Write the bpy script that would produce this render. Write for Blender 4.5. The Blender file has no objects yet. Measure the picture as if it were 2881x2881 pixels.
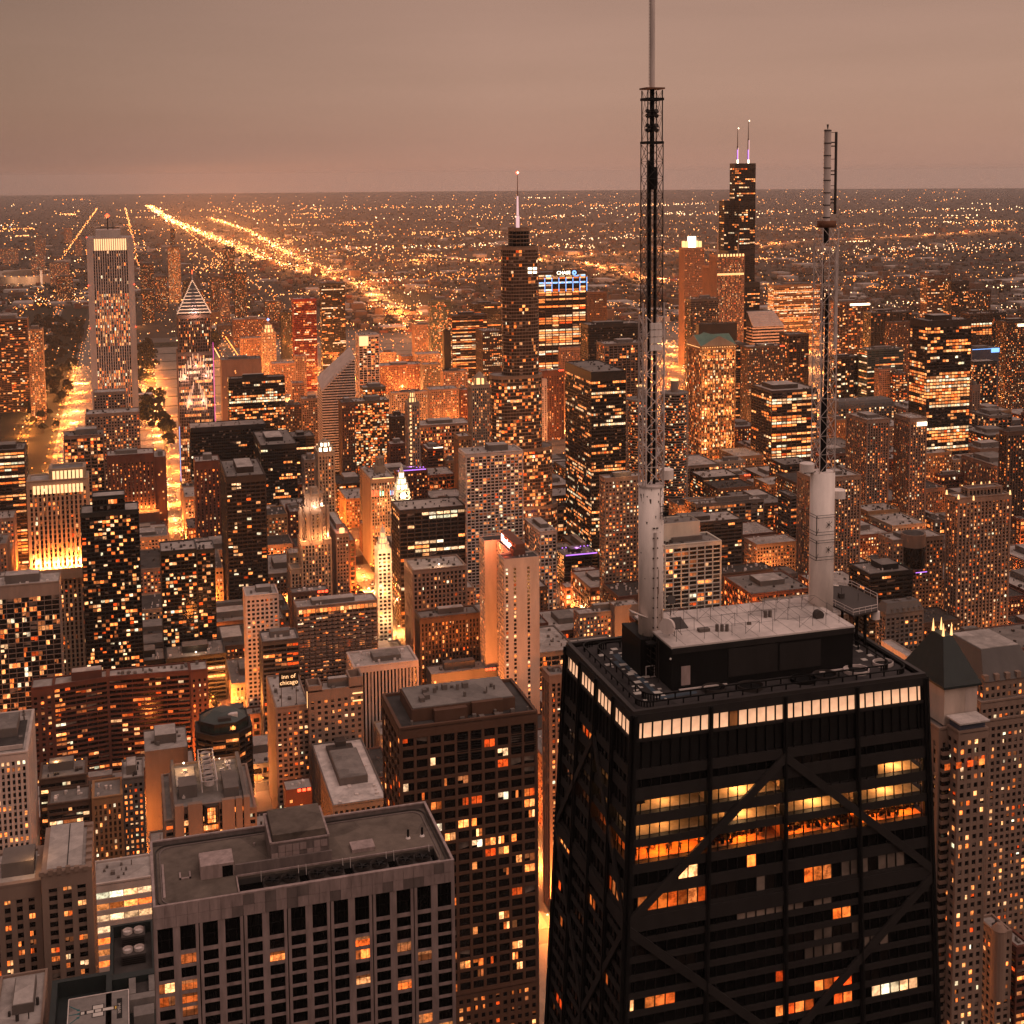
import bpy, bmesh, math, random
from math import sin, cos, pi, radians, sqrt, atan2
import numpy as np
from mathutils import Vector, Matrix

# ------------------------------------------------------------------ camera
scene = bpy.context.scene
COL = scene.collection
CAMPOS = (94.05, 188.16, 421.81)
YAW, PITCH, ROLL = 0.2888, 0.0935, -0.0073      # nearly level view, lens shifted down
cam_d = bpy.data.cameras.new('camera'); cam = bpy.data.objects.new('camera', cam_d); COL.objects.link(cam)
cam_d.sensor_width = 36; cam_d.sensor_height = 36; cam_d.lens = 36*3702.3/2881; cam_d.shift_y = -599.1/2881
cam_d.clip_start = 1; cam_d.clip_end = 120000
fw = Vector((-sin(YAW)*cos(PITCH), -cos(YAW)*cos(PITCH), -sin(PITCH)))
rt0 = Vector((-cos(YAW), sin(YAW), 0)); up0 = rt0.cross(fw)
rt = rt0*cos(ROLL)+up0*sin(ROLL); up = -rt0*sin(ROLL)+up0*cos(ROLL)
cam.matrix_world = Matrix(((rt.x, up.x, -fw.x, CAMPOS[0]), (rt.y, up.y, -fw.y, CAMPOS[1]), (rt.z, up.z, -fw.z, CAMPOS[2]), (0, 0, 0, 1)))
scene.camera = cam

# ------------------------------------------------------------------ world: dull mauve dusk sky over a Sky Texture
world = bpy.data.worlds.new('World'); scene.world = world; world.use_nodes = True
nt = world.node_tree; nt.nodes.clear()
N = nt.nodes.new; LK = nt.links.new
wo = N('ShaderNodeOutputWorld'); bg1 = N('ShaderNodeBackground'); bg2 = N('ShaderNodeBackground'); addS = N('ShaderNodeAddShader')
sky = N('ShaderNodeTexSky'); sky.sky_type = 'NISHITA'; sky.sun_disc = False
sky.sun_elevation = radians(1.0); sky.sun_rotation = radians(290)
LK(sky.outputs[0], bg1.inputs[0]); bg1.inputs[1].default_value = 0.03
tc = N('ShaderNodeTexCoord'); sx = N('ShaderNodeSeparateXYZ'); LK(tc.outputs['Generated'], sx.inputs[0])
rp = N('ShaderNodeValToRGB'); LK(sx.outputs['Z'], rp.inputs[0])
cr = rp.color_ramp
cr.elements[0].position = 0.0; cr.elements[0].color = (0.375, 0.220, 0.170, 1)
cr.elements[1].position = 0.25; cr.elements[1].color = (0.325, 0.190, 0.142, 1)
e = cr.elements.new(0.06); e.color = (0.415, 0.245, 0.190, 1)
e = cr.elements.new(0.15); e.color = (0.375, 0.217, 0.168, 1)
e = cr.elements.new(0.8); e.color = (0.78, 0.54, 0.485, 1)
# west is a little brighter than east, with very faint streaks of cloud
mp = N('ShaderNodeMapping'); mp.inputs['Scale'].default_value = (1.6, 1.6, 14); LK(tc.outputs['Generated'], mp.inputs[0])
nz = N('ShaderNodeTexNoise'); nz.inputs['Scale'].default_value = 2.2; nz.inputs['Detail'].default_value = 5; LK(mp.outputs[0], nz.inputs['Vector'])
nm = N('ShaderNodeMapRange'); nm.inputs[1].default_value = .3; nm.inputs[2].default_value = .75; nm.inputs[3].default_value = .94; nm.inputs[4].default_value = 1.04
LK(nz.outputs[0], nm.inputs[0])
wx = N('ShaderNodeMapRange'); wx.inputs[1].default_value = -.27; wx.inputs[2].default_value = .07; wx.inputs[3].default_value = 1.02; wx.inputs[4].default_value = .66
LK(sx.outputs['X'], wx.inputs[0])
m1 = N('ShaderNodeMath'); m1.operation = 'MULTIPLY'; LK(nm.outputs[0], m1.inputs[0]); LK(wx.outputs[0], m1.inputs[1])
LK(rp.outputs[0], bg2.inputs[0]); LK(m1.outputs[0], bg2.inputs[1])
LK(bg1.outputs[0], addS.inputs[0]); LK(bg2.outputs[0], addS.inputs[1]); LK(addS.outputs[0], wo.inputs[0])

# ------------------------------------------------------------------ sun (soft dusk glow from the west) and exposure
sd = bpy.data.lights.new('sun', 'SUN'); so = bpy.data.objects.new('sun', sd); COL.objects.link(so)
sd.energy = 0.8; sd.angle = radians(60); sd.color = (1, .74, .62)
so.rotation_euler = Vector((0.30, -0.50, -0.8)).to_track_quat('-Z', 'Y').to_euler()
vs = scene.view_settings
vs.view_transform = 'Standard'; vs.look = 'None'; vs.exposure = 0.0; vs.gamma = 1.0; vs.use_curve_mapping = False
cy = scene.cycles
cy.max_bounces = 3; cy.diffuse_bounces = 2; cy.glossy_bounces = 2; cy.transmission_bounces = 2; cy.transparent_max_bounces = 6; cy.volume_bounces = 0
cy.use_denoising = True; cy.use_light_tree = True
cy.sample_clamp_indirect = 3.0; cy.sample_clamp_direct = 0.0
cy.caustics_reflective = False; cy.caustics_refractive = False
cy.volume_max_steps = 64
try: cy.denoiser = 'OPENIMAGEDENOISE'; cy.denoising_prefilter = 'FAST'
except Exception: pass

# ------------------------------------------------------------------ materials
MATS = {}
def newmat(name):
    m = bpy.data.materials.new(name); m.use_nodes = True; MATS[name] = m
    return m, m.node_tree, m.node_tree.nodes['Principled BSDF']
def wallmat(name, col, rough=.85, streak=.18, scale=.12, spec=.3, metal=0.0, var=.0):
    m, t, b = newmat(name); n = t.nodes.new; l = t.links.new
    geo = n('ShaderNodeNewGeometry'); mpn = n('ShaderNodeMapping'); mpn.inputs['Scale'].default_value = (1, 1, .22)
    l(geo.outputs['Position'], mpn.inputs[0])
    a = n('ShaderNodeTexNoise'); a.inputs['Scale'].default_value = scale; a.inputs['Detail'].default_value = 8; a.inputs['Roughness'].default_value = .65
    l(mpn.outputs[0], a.inputs['Vector'])
    mr = n('ShaderNodeMapRange'); mr.inputs[1].default_value = .3; mr.inputs[2].default_value = .7
    mr.inputs[3].default_value = 1-streak; mr.inputs[4].default_value = 1+streak
    l(a.outputs[0], mr.inputs[0])
    mx = n('ShaderNodeMix'); mx.data_type = 'RGBA'; mx.blend_type = 'MULTIPLY'; mx.inputs['Factor'].default_value = 1
    mx.inputs['A'].default_value = (*col, 1); l(mr.outputs[0], mx.inputs['B']); l(mx.outputs['Result'], b.inputs['Base Color'])
    b.inputs['Roughness'].default_value = rough; b.inputs['Specular IOR Level'].default_value = spec; b.inputs['Metallic'].default_value = metal
    return m
WALLS = dict(beige=(.225, .148, .112), brown=(.085, .048, .033), brick=(.105, .036, .023), redstone=(.14, .058, .038), limestone=(.30, .215, .155),
    concrete=(.23, .175, .145), black=(.011, .010, .010), white=(.46, .37, .325), bronze=(.035, .022, .016), bronzedark=(.055, .038, .03),
    pinkstone=(.21, .125, .09), tan=(.19, .125, .085), orangestone=(.28, .145, .07), granite=(.095, .045, .027), greystone=(.13, .105, .092),
    whiteterra=(.56, .50, .42), blankstone=(.47, .37, .31), greenglass=(.05, .062, .057), red=(.17, .022, .016), greyglass=(.06, .052, .05),
    glassgold=(.14, .085, .045), blueglass=(.05, .06, .09), blackglass=(.016, .017, .016))
for k, c in WALLS.items(): wallmat(k, c, rough=.5 if 'glass' in k or k == 'black' else .85)
def roofmat(name, col, patch=.45, scale=.16):
    m, t, b = newmat(name); n = t.nodes.new; l = t.links.new
    geo = n('ShaderNodeNewGeometry')
    a = n('ShaderNodeTexNoise'); a.inputs['Scale'].default_value = scale; a.inputs['Detail'].default_value = 9; a.inputs['Roughness'].default_value = .7; l(geo.outputs['Position'], a.inputs['Vector'])
    v = n('ShaderNodeTexVoronoi'); v.inputs['Scale'].default_value = .09; l(geo.outputs['Position'], v.inputs['Vector'])
    ad = n('ShaderNodeMath'); ad.operation = 'ADD'; l(a.outputs[0], ad.inputs[0])
    sv = n('ShaderNodeMath'); sv.operation = 'MULTIPLY'; sv.inputs[1].default_value = .25; sp = n('ShaderNodeSeparateColor'); l(v.outputs['Color'], sp.inputs[0]); l(sp.outputs[0], sv.inputs[0]); l(sv.outputs[0], ad.inputs[1])
    mr = n('ShaderNodeMapRange'); mr.inputs[1].default_value = .38; mr.inputs[2].default_value = .85; mr.inputs[3].default_value = 1-patch; mr.inputs[4].default_value = 1.12
    l(ad.outputs[0], mr.inputs[0])
    mx = n('ShaderNodeMix'); mx.data_type = 'RGBA'; mx.blend_type = 'MULTIPLY'; mx.inputs['Factor'].default_value = 1
    mx.inputs['A'].default_value = (*col, 1); l(mr.outputs[0], mx.inputs['B']); l(mx.outputs['Result'], b.inputs['Base Color'])
    b.inputs['Roughness'].default_value = .95; b.inputs['Specular IOR Level'].default_value = .2
    return m
roofmat('roof_pale', (.38, .33, .30)); roofmat('roof_grey', (.20, .175, .16)); roofmat('roof_dark', (.06, .052, .048)); roofmat('roof_white', (.60, .52, .48), .45)
roofmat('roof_wtp', (.15, .117, .095), .55, .22); roofmat('deck', (.05, .043, .042), .6, .5); roofmat('green_roof', (.05, .09, .065), .3)
roofmat('ground', (.035, .027, .022), .5, .01); roofmat('asphalt', (.085, .075, .068), .25, .05); roofmat('pavement', (.17, .145, .125), .3, .08)
roofmat('grass', (.010, .012, .006), .4, .02); roofmat('leaf', (.016, .017, .009), .5, .6); roofmat('bark', (.05, .035, .025)); roofmat('rail_bed', (.10, .075, .055), .4, .03)
wallmat('paint_white', (.76, .665, .61), .6, .2, .5); wallmat('steel_black', (.006, .0055, .0055), .6, .2, .3, .2); wallmat('steel_grey', (.045, .036, .032), .6, .15, .4)
wallmat('steel_pale', (.58, .49, .45), .5, .2, .5); wallmat('rust', (.16, .07, .04), .9); wallmat('marble', (.30, .222, .205), .6, .34, .6); wallmat('marble_dark', (.15, .115, .105), .7, .3, .5)
wallmat('copper_green', (.09, .16, .12), .7); wallmat('slate', (.014, .02, .019), .55, .25, .3); wallmat('mansard_grey', (.10, .088, .082), .8); wallmat('mark_white', (.5, .45, .4), .8)
wallmat('mark_blue', (.05, .07, .09), .8, .3, .6); wallmat('mark_teal', (.01, .09, .1)); wallmat('paint_yellow', (.55, .36, .08))
def glassmat(name, col, rough=.12):
    m, t, b = newmat(name); n = t.nodes.new; l = t.links.new
    geo = n('ShaderNodeNewGeometry'); a = n('ShaderNodeTexNoise'); a.inputs['Scale'].default_value = .23; a.inputs['Detail'].default_value = 4; l(geo.outputs['Position'], a.inputs['Vector'])
    mr = n('ShaderNodeMapRange'); mr.inputs[1].default_value = .35; mr.inputs[2].default_value = .7; mr.inputs[3].default_value = .5; mr.inputs[4].default_value = 1.7; l(a.outputs[0], mr.inputs[0])
    mx = n('ShaderNodeMix'); mx.data_type = 'RGBA'; mx.blend_type = 'MULTIPLY'; mx.inputs['Factor'].default_value = 1
    mx.inputs['A'].default_value = (*col, 1); l(mr.outputs[0], mx.inputs['B']); l(mx.outputs['Result'], b.inputs['Base Color'])
    b.inputs['Roughness'].default_value = rough; b.inputs['Specular IOR Level'].default_value = .28
    return m
glassmat('glass_dark', (.008, .006, .005), .14); glassmat('glass_black', (.003, .003, .003), .12); MATS['glass_black'].node_tree.nodes['Principled BSDF'].inputs['Specular IOR Level'].default_value = .16; glassmat('glass_green', (.02, .032, .028), .1); glassmat('glass_brown', (.05, .03, .02), .2)
glassmat('blind', (.16, .12, .095), .6)
def emit(name, col, strength, tex=0.0, sample=False, ramp=None, rnd=(.25, 1.25)):
    m, t, b = newmat(name); n = t.nodes.new; l = t.links.new
    b.inputs['Base Color'].default_value = (col[0]*.25, col[1]*.25, col[2]*.25, 1); b.inputs['Roughness'].default_value = .5; b.inputs['Specular IOR Level'].default_value = .2
    if tex:
        g = n('ShaderNodeNewGeometry'); oi = n('ShaderNodeObjectInfo'); ra = n('ShaderNodeMath'); ra.operation = 'ADD'; l(g.outputs['Random Per Island'], ra.inputs[0]); l(oi.outputs['Random'], ra.inputs[1])
        RI = n('ShaderNodeMath'); RI.operation = 'FRACT'; l(ra.outputs[0], RI.inputs[0])
        mr = n('ShaderNodeMapRange'); mr.inputs[3].default_value = rnd[0]*strength; mr.inputs[4].default_value = rnd[1]*strength
        pw = n('ShaderNodeMath'); pw.operation = 'POWER'; pw.inputs[1].default_value = 1.4; l(RI.outputs[0], pw.inputs[0]); l(pw.outputs[0], mr.inputs[0])
        a = n('ShaderNodeTexNoise'); a.inputs['Scale'].default_value = tex; a.inputs['Detail'].default_value = 3; a.inputs['Roughness'].default_value = .8; l(g.outputs['Position'], a.inputs['Vector'])
        m2 = n('ShaderNodeMapRange'); m2.inputs[1].default_value = .38; m2.inputs[2].default_value = .62; m2.inputs[3].default_value = .3; m2.inputs[4].default_value = 1.35; l(a.outputs[0], m2.inputs[0])
        mm = n('ShaderNodeMath'); mm.operation = 'MULTIPLY'; l(mr.outputs[0], mm.inputs[0]); l(m2.outputs[0], mm.inputs[1]); l(mm.outputs[0], b.inputs['Emission Strength'])
        if ramp:
            cr_ = n('ShaderNodeValToRGB'); cr_.color_ramp.elements[0].color = (*ramp[0], 1); cr_.color_ramp.elements[1].color = (*ramp[-1], 1)
            for i, c in enumerate(ramp[1:-1]):
                e_ = cr_.color_ramp.elements.new((i+1)/(len(ramp)-1)); e_.color = (*c, 1)
            w = n('ShaderNodeTexWhiteNoise'); w.noise_dimensions = '1D'; l(RI.outputs[0], w.inputs['W']); l(w.outputs['Value'], cr_.inputs[0]); l(cr_.outputs[0], b.inputs['Emission Color'])
        else: b.inputs['Emission Color'].default_value = (*col, 1)
    else:
        b.inputs['Emission Color'].default_value = (*col, 1); b.inputs['Emission Strength'].default_value = strength
    m.cycles.emission_sampling = 'AUTO' if sample else 'NONE'
    return m
WARM = ((1, .15, .02), (1, .24, .05), (1, .33, .09), (1, .44, .17))
emit('lit_warm', (1, .58, .24), 2.6, .55, ramp=WARM)
emit('lit_orange', (1, .32, .06), 1.4, .6, ramp=((1, .07, .008), (1, .14, .02), (1, .25, .05)))
emit('lit_white', (1, .8, .5), 2.0, .4, rnd=(.4, 1.2), ramp=((1, .48, .2), (1, .62, .34), (1, .48, .2), (.85, .85, .55), (1, .75, .5)))
emit('lit_dim', (1, .45, .18), .5, .7, rnd=(.2, 1.2), ramp=((1, .2, .04), (1, .36, .13)))
emit('lit_full', (1, .55, .25), 1.7)
m = emit('strip_glow', (1, .52, .29), .95); t = m.node_tree; g_ = t.nodes.new('ShaderNodeNewGeometry'); s_ = t.nodes.new('ShaderNodeSeparateXYZ'); t.links.new(g_.outputs['Position'], s_.inputs[0])
# backlit panels: glow painted brighter towards the lower edge, with soft noise
q_ = t.nodes.new('ShaderNodeMapRange'); q_.inputs[1].default_value = 339.5; q_.inputs[2].default_value = 341.9; q_.inputs[3].default_value = 1.1; q_.inputs[4].default_value = .72; t.links.new(s_.outputs['Z'], q_.inputs[0])
n_ = t.nodes.new('ShaderNodeTexNoise'); n_.inputs['Scale'].default_value = .8; t.links.new(g_.outputs['Position'], n_.inputs['Vector']); w_ = t.nodes.new('ShaderNodeMapRange'); w_.inputs[1].default_value = .3; w_.inputs[2].default_value = .7; w_.inputs[3].default_value = .82; w_.inputs[4].default_value = 1.12; t.links.new(n_.outputs[0], w_.inputs[0])
x_ = t.nodes.new('ShaderNodeMath'); x_.operation = 'MULTIPLY'; t.links.new(q_.outputs[0], x_.inputs[0]); t.links.new(w_.outputs[0], x_.inputs[1]); t.links.new(x_.outputs[0], t.nodes['Principled BSDF'].inputs['Emission Strength'])
emit('lamp_orange', (1, .26, .05), 6.0); emit('lamp_white', (1, .58, .30), 7.0); emit('lamp_red', (1, .06, .02), 6.0); emit('lamp_blue', (.2, .45, 1), 2.0)
emit('lamp_purple', (.55, .2, 1), 1.6); emit('lamp_magenta', (1, .1, .55), 1.6); emit('lamp_green', (.3, 1, .5), 3); emit('lamp_pink', (1, .60, .60), .85); emit('crown_white', (1, .82, .55), 5.0)
emit('crown_soft', (1, .56, .34), 1.15); emit('crown_gold', (1, .52, .2), 2.0); emit('sign_red', (1, .12, .05), 3.0); emit('sign_core', (1, .85, .7), 4.0); emit('head_light', (1, .8, .5), 8.0); emit('tail_light', (1, .08, .02), 4.0)
m, t, b = newmat('river_water'); b.inputs['Base Color'].default_value = (.012, .011, .010, 1); b.inputs['Roughness'].default_value = .08
bn = t.nodes.new('ShaderNodeTexNoise'); bn.inputs['Scale'].default_value = .4; bp = t.nodes.new('ShaderNodeBump'); bp.inputs['Strength'].default_value = .3
g_ = t.nodes.new('ShaderNodeNewGeometry'); t.links.new(g_.outputs['Position'], bn.inputs['Vector']); t.links.new(bn.outputs[0], bp.inputs['Height']); t.links.new(bp.outputs[0], b.inputs['Normal'])
m, t, b = newmat('clear_glass'); b.inputs['Alpha'].default_value = .14; b.inputs['Base Color'].default_value = (.02, .02, .02, 1); b.inputs['Roughness'].default_value = .05

# ------------------------------------------------------------------ mesh helpers
class MB:
    def __init__(s): s.v = []; s.f = []; s.m = []; s.slots = []
    def slot(s, name):
        if name not in s.slots: s.slots.append(name)
        return s.slots.index(name)
    def face(s, pts, mat=0):
        i = len(s.v); s.v.extend(pts); s.f.append(tuple(range(i, i+len(pts)))); s.m.append(mat)
    def hexa(s, p, mat=0, skip=()):
        # p: 4 bottom (ccw seen from above) then 4 top
        i = len(s.v); s.v.extend(p)
        F = ((3, 2, 1, 0), (4, 5, 6, 7), (0, 1, 5, 4), (1, 2, 6, 5), (2, 3, 7, 6), (3, 0, 4, 7))
        for k, f in enumerate(F):
            if k not in skip: s.f.append(tuple(i+a for a in f)); s.m.append(mat)
    def box(s, x0, y0, x1, y1, z0, z1, mat=0):
        if x0 > x1: x0, x1 = x1, x0
        if y0 > y1: y0, y1 = y1, y0
        s.hexa([(x0, y0, z0), (x1, y0, z0), (x1, y1, z0), (x0, y1, z0), (x0, y0, z1), (x1, y0, z1), (x1, y1, z1), (x0, y1, z1)], mat)
    def prism(s, poly, z0, z1, mat=0, top=True, poly2=None):
        n = len(poly); q = poly2 or poly; i = len(s.v)
        s.v.extend([(x, y, z0) for x, y in poly]); s.v.extend([(x, y, z1) for x, y in q])
        for k in range(n):
            s.f.append((i+k, i+(k+1) % n, i+n+(k+1) % n, i+n+k)); s.m.append(mat)
        if top: s.f.append(tuple(i+n+k for k in range(n))); s.m.append(mat)
        s.f.append(tuple(i+n-1-k for k in range(n))); s.m.append(mat)
    def tube(s, a, b, r, n=6, r2=None, mat=0, caps=True):
        a = Vector(a); b = Vector(b); d = (b-a)
        if d.length < 1e-6: return
        d.normalize(); u = d.orthogonal().normalized(); w = d.cross(u); r2 = r if r2 is None else r2
        i = len(s.v)
        for c, rr in ((a, r), (b, r2)):
            for k in range(n):
                t_ = 2*pi*k/n; s.v.append(tuple(c+u*(rr*cos(t_))+w*(rr*sin(t_))))
        for k in range(n): s.f.append((i+k, i+(k+1) % n, i+n+(k+1) % n, i+n+k)); s.m.append(mat)
        if caps:
            s.f.append(tuple(i+n-1-k for k in range(n))); s.m.append(mat); s.f.append(tuple(i+n+k for k in range(n))); s.m.append(mat)
    def octa(s, c, r, mat=0, rz=None):
        x, y, z = c; rz = rz or r; i = len(s.v)
        s.v.extend([(x+r, y, z), (x-r, y, z), (x, y+r, z), (x, y-r, z), (x, y, z+rz), (x, y, z-rz)])
        for f in ((0, 2, 4), (2, 1, 4), (1, 3, 4), (3, 0, 4), (2, 0, 5), (1, 2, 5), (3, 1, 5), (0, 3, 5)):
            s.f.append(tuple(i+a for a in f)); s.m.append(mat)
    def build(s, name, mat, parent=None, smooth=False, kind=None, origin=None):
        if not s.f: return None
        me = bpy.data.meshes.new(name)
        V = s.v
        if origin is not None: V = [(a-origin[0], b_-origin[1], c-origin[2]) for a, b_, c in V]
        me.from_pydata(V, [], s.f)
        names = [mat] if isinstance(mat, str) else list(mat)
        for k in names: me.materials.append(MATS[k])
        if len(names) > 1: me.polygons.foreach_set('material_index', s.m)
        if smooth: me.polygons.foreach_set('use_smooth', [True]*len(s.f))
        o = bpy.data.objects.new(name, me); COL.objects.link(o)
        if parent is not None: o.parent = parent
        if kind: o['kind'] = kind
        return o
def empty(name, label, cat, loc=(0, 0, 0), group=None):
    o = bpy.data.objects.new(name, None); COL.objects.link(o); o.location = loc; o.empty_display_size = 5
    o['label'] = label; o['category'] = cat
    if group: o['group'] = group
    return o
def tag(o, label, cat, group=None, kind=None):
    o['label'] = label; o['category'] = cat
    if group: o['group'] = group
    if kind: o['kind'] = kind
    return o
class Rel:
    """collects meshes in world metres, links them as parts relative to a thing's base"""
    def __init__(s, name, label, cat, x, y, z=0, group=None):
        s.o = (x, y, z); s.root = empty(name, label, cat, s.o, group)
    def part(s, name, mb, mat, kind=None, smooth=False, parent=None, label=None):
        o = mb.build(name, mat, parent or s.root, smooth, kind, origin=s.o if parent is None else s.o)
        if o and label: o['label'] = label
        return o

# ------------------------------------------------------------------ facades
#        bay  fh  pier span dp  ds  top base
ST = dict(grid=(3.2, 3.35, 1.35, 1.45, .45, .40, 3, 5), bands=(7.5, 3.5, .35, 1.35, .3, .7, 2.5, 5), verticals=(2.8, 3.6, 1.3, 1.2, .8, .3, 4, 6),
    slits=(4.2, 3.3, 2.8, 1.2, .4, .3, 9, 6), curtain=(2.6, 3.7, .3, 1.3, .2, .1, 5, 5), frame=(7.0, 3.8, 1.0, .9, .7, .6, 3, 5), wide=(7.2, 3.8, .7, 1.15, .6, .45, 3, 5),
    ledge=(4.3, 3.8, .45, 1.3, .45, .8, 6, 5), mesh=(5.2, 3.6, .3, .45, .3, .3, 3, 4), random=(3.1, 3.1, .25, .8, .15, .35, 3, 5), slots=(3.5, 3.7, 1.4, 1.3, .8, .6, 3, 5),
    whitegrid=(3.9, 2.95, .8, .95, .7, .6, 3, 5), scallop=(4.6, 3.0, .5, .9, .5, .3, 5, 5), pinstripe=(2.6, 60, 1.25, 1.0, .9, .5, 4, 3), smallwin=(4.2, 3.6, 2.3, 1.8, .3, .28, 6, 6),
    bigwin=(5.5, 4.6, 1.2, 1.6, .5, .45, 2.5, 3), checker=(4.2, 3.2, 1.1, 1.0, .4, .35, 3, 5), ribbed=(3.4, 3.0, 1.25, 1.1, 1.0, .35, 4, 6), deco=(5.2, 3.7, 2.3, 1.5, 1.4, .3, 6, 6),
    fullbands=(7.0, 5.6, .25, 2.6, .3, .6, 4, 4), whitecols=(7.0, 3.9, .9, .9, 1.2, .1, 3, 4), aon=(2.9, 3.95, 1.45, .35, .9, .03, 16, 8), lasalle=(4.6, 4.0, .3, 1.3, .3, .2, 8, 6),
    nbc=(3.4, 3.8, 1.7, 1.2, 1.4, .3, 6, 6), chase=(12.5, 4.1, 1.3, 1.25, 1.3, .4, 4, 6), ibm=(2.4, 3.8, .25, 1.5, .2, .12, 10, 10), blank=(9, 200, 8.6, 3, .0, .0, 3, 3),
    tightvert=(2.0, 3.9, .7, .8, .5, .1, 4, 5), trump=(3.2, 3.6, .16, .8, .15, .45, 3, 5), willis=(4.6, 3.95, .6, 1.6, .25, .2, 9, 6), parktower=(4.2, 3.4, 2.6, 1.3, .5, .3, 5, 5),
    mansard=(4.2, 3.5, 1.4, 1.3, .5, .35, 3, 5), marriott=(3.3, 3.0, 1.0, 1.1, .35, .3, 3, 5), donnelley=(4.2, 3.9, 1.0, 1.1, .7, .3, 5, 6))
GLASSOF = {'greenglass': 'glass_green', 'black': 'glass_black', 'blackglass': 'glass_black', 'orangestone': 'glass_brown', 'granite': 'glass_dark', 'glassgold': 'glass_brown', 'brick': 'glass_dark'}
LITS = ('lit_warm', 'lit_orange', 'lit_white', 'lit_dim', 'blind', 'glass_black')
def facade(W, L, A, B, z0, z1, st, lit, rng, run=0, lightless=False, mix=(.5, .2, .12, .18), blind=.10, hot=None, cols=None, skipbase=True):
    """lattice of piers and spandrels on W (world coords), lit panes on L, from A to B with the outside on the right"""
    bay, fh, pw, sh, dp, ds, top, base = st
    ax, ay = A; bx, by = B; Ln = math.hypot(bx-ax, by-ay)
    if Ln < 1.2: return
    tx, ty = (bx-ax)/Ln, (by-ay)/Ln; nx, ny = ty, -tx
    def P(u, o, z): return (ax+tx*u+nx*o, ay+ty*u+ny*o, z)
    def bx_(u0, u1, o, za, zb, mat=0):
        W.hexa([P(u0, 0, za), P(u0, o, za), P(u1, o, za), P(u1, 0, za), P(u0, 0, zb), P(u0, o, zb), P(u1, o, zb), P(u1, 0, zb)][::1], mat, skip=(5-2+0,) if False else ())
    nb = max(1, round(Ln/bay)); bw = Ln/nb
    H = z1-z0
    top = min(top, H*.2); nf = max(1, int((H-top)/fh)); fhh = (H-top)/nf if fh < 40 else H-top
    dpp = max(dp, .05)
    bx_(0, Ln, max(dp, ds)+.12, z1-top, z1)
    pw_ = min(pw, bw*.92)
    for i in range(nb+1):
        c = i*bw
        u0, u1 = max(0, c-pw_/2), min(Ln, c+pw_/2)
        if u1-u0 > .02: bx_(u0, u1, dpp, z0, z1-top-.004)
    for j in range(nf):
        zz = z0+j*fhh
        bx_(0.01, Ln-.01, ds, zz, zz+min(sh, fhh*.8))
    if lightless: return
    si = [L.slot(x) for x in LITS]
    for j in range(nf):
        za = z0+j*fhh+min(sh, fhh*.8)+.04; zb = z0+(j+1)*fhh-.04
        frac = j/nf
        q = lit*1.25
        if run:
            q = lit*rng.choice((.25, .45, .7, 1.1, 1.7)) if lit < .9 else lit
            on = rng.random() < q
            fm = rng.random()
        if hot: q *= hot(frac)
        kindf = 0 if rng.random() < .6 else 2
        for i in range(nb):
            u0 = i*bw+pw_/2+.05; u1 = (i+1)*bw-pw_/2-.05
            if u1-u0 < .15: continue
            if cols and not cols(i, nb): continue
            if run:
                if rng.random() < .36: on = rng.random() < q
                isl = on
            else: isl = rng.random() < q
            if isl:
                r_ = rng.random(); a_, b2, c2, d2 = mix
                k = 0 if r_ < a_ else 1 if r_ < a_+b2 else 2 if r_ < a_+b2+c2 else 3
                if run and fm < .75: k = kindf
                zl = za
                if k and not run and rng.random() < .35: zl = za+(zb-za)*rng.uniform(.15, .5)
                uw = u1-u0
                if not run and rng.random() < .3 and uw > 1: c_ = rng.choice((0, 1)); u0 += uw*.45*c_; u1 -= uw*.45*(1-c_)
                if bw > 4.6 and not run:
                    h_ = (u1-u0)/2; L.face([P(u0, .03, zl), P(u0+h_-.12, .03, zl), P(u0+h_-.12, .03, zb), P(u0, .03, zb)], si[k])
                    if rng.random() < .6: L.face([P(u0+h_+.12, .03, za), P(u1, .03, za), P(u1, .03, zb), P(u0+h_+.12, .03, zb)], si[k])
                else: L.face([P(u0, .03, zl), P(u1, .03, zl), P(u1, .03, zb), P(u0, .03, zb)], si[k])
            elif rng.random() < blind:
                L.face([P(u0, .025, za+(zb-za)*rng.choice((0, .4, .6))), P(u1, .025, za+(zb-za)*.3), P(u1, .025, zb), P(u0, .025, zb)], si[4])
def rectp(x0, y0, x1, y1): return [(x0, y0), (x1, y0), (x1, y1), (x0, y1)]
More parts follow.
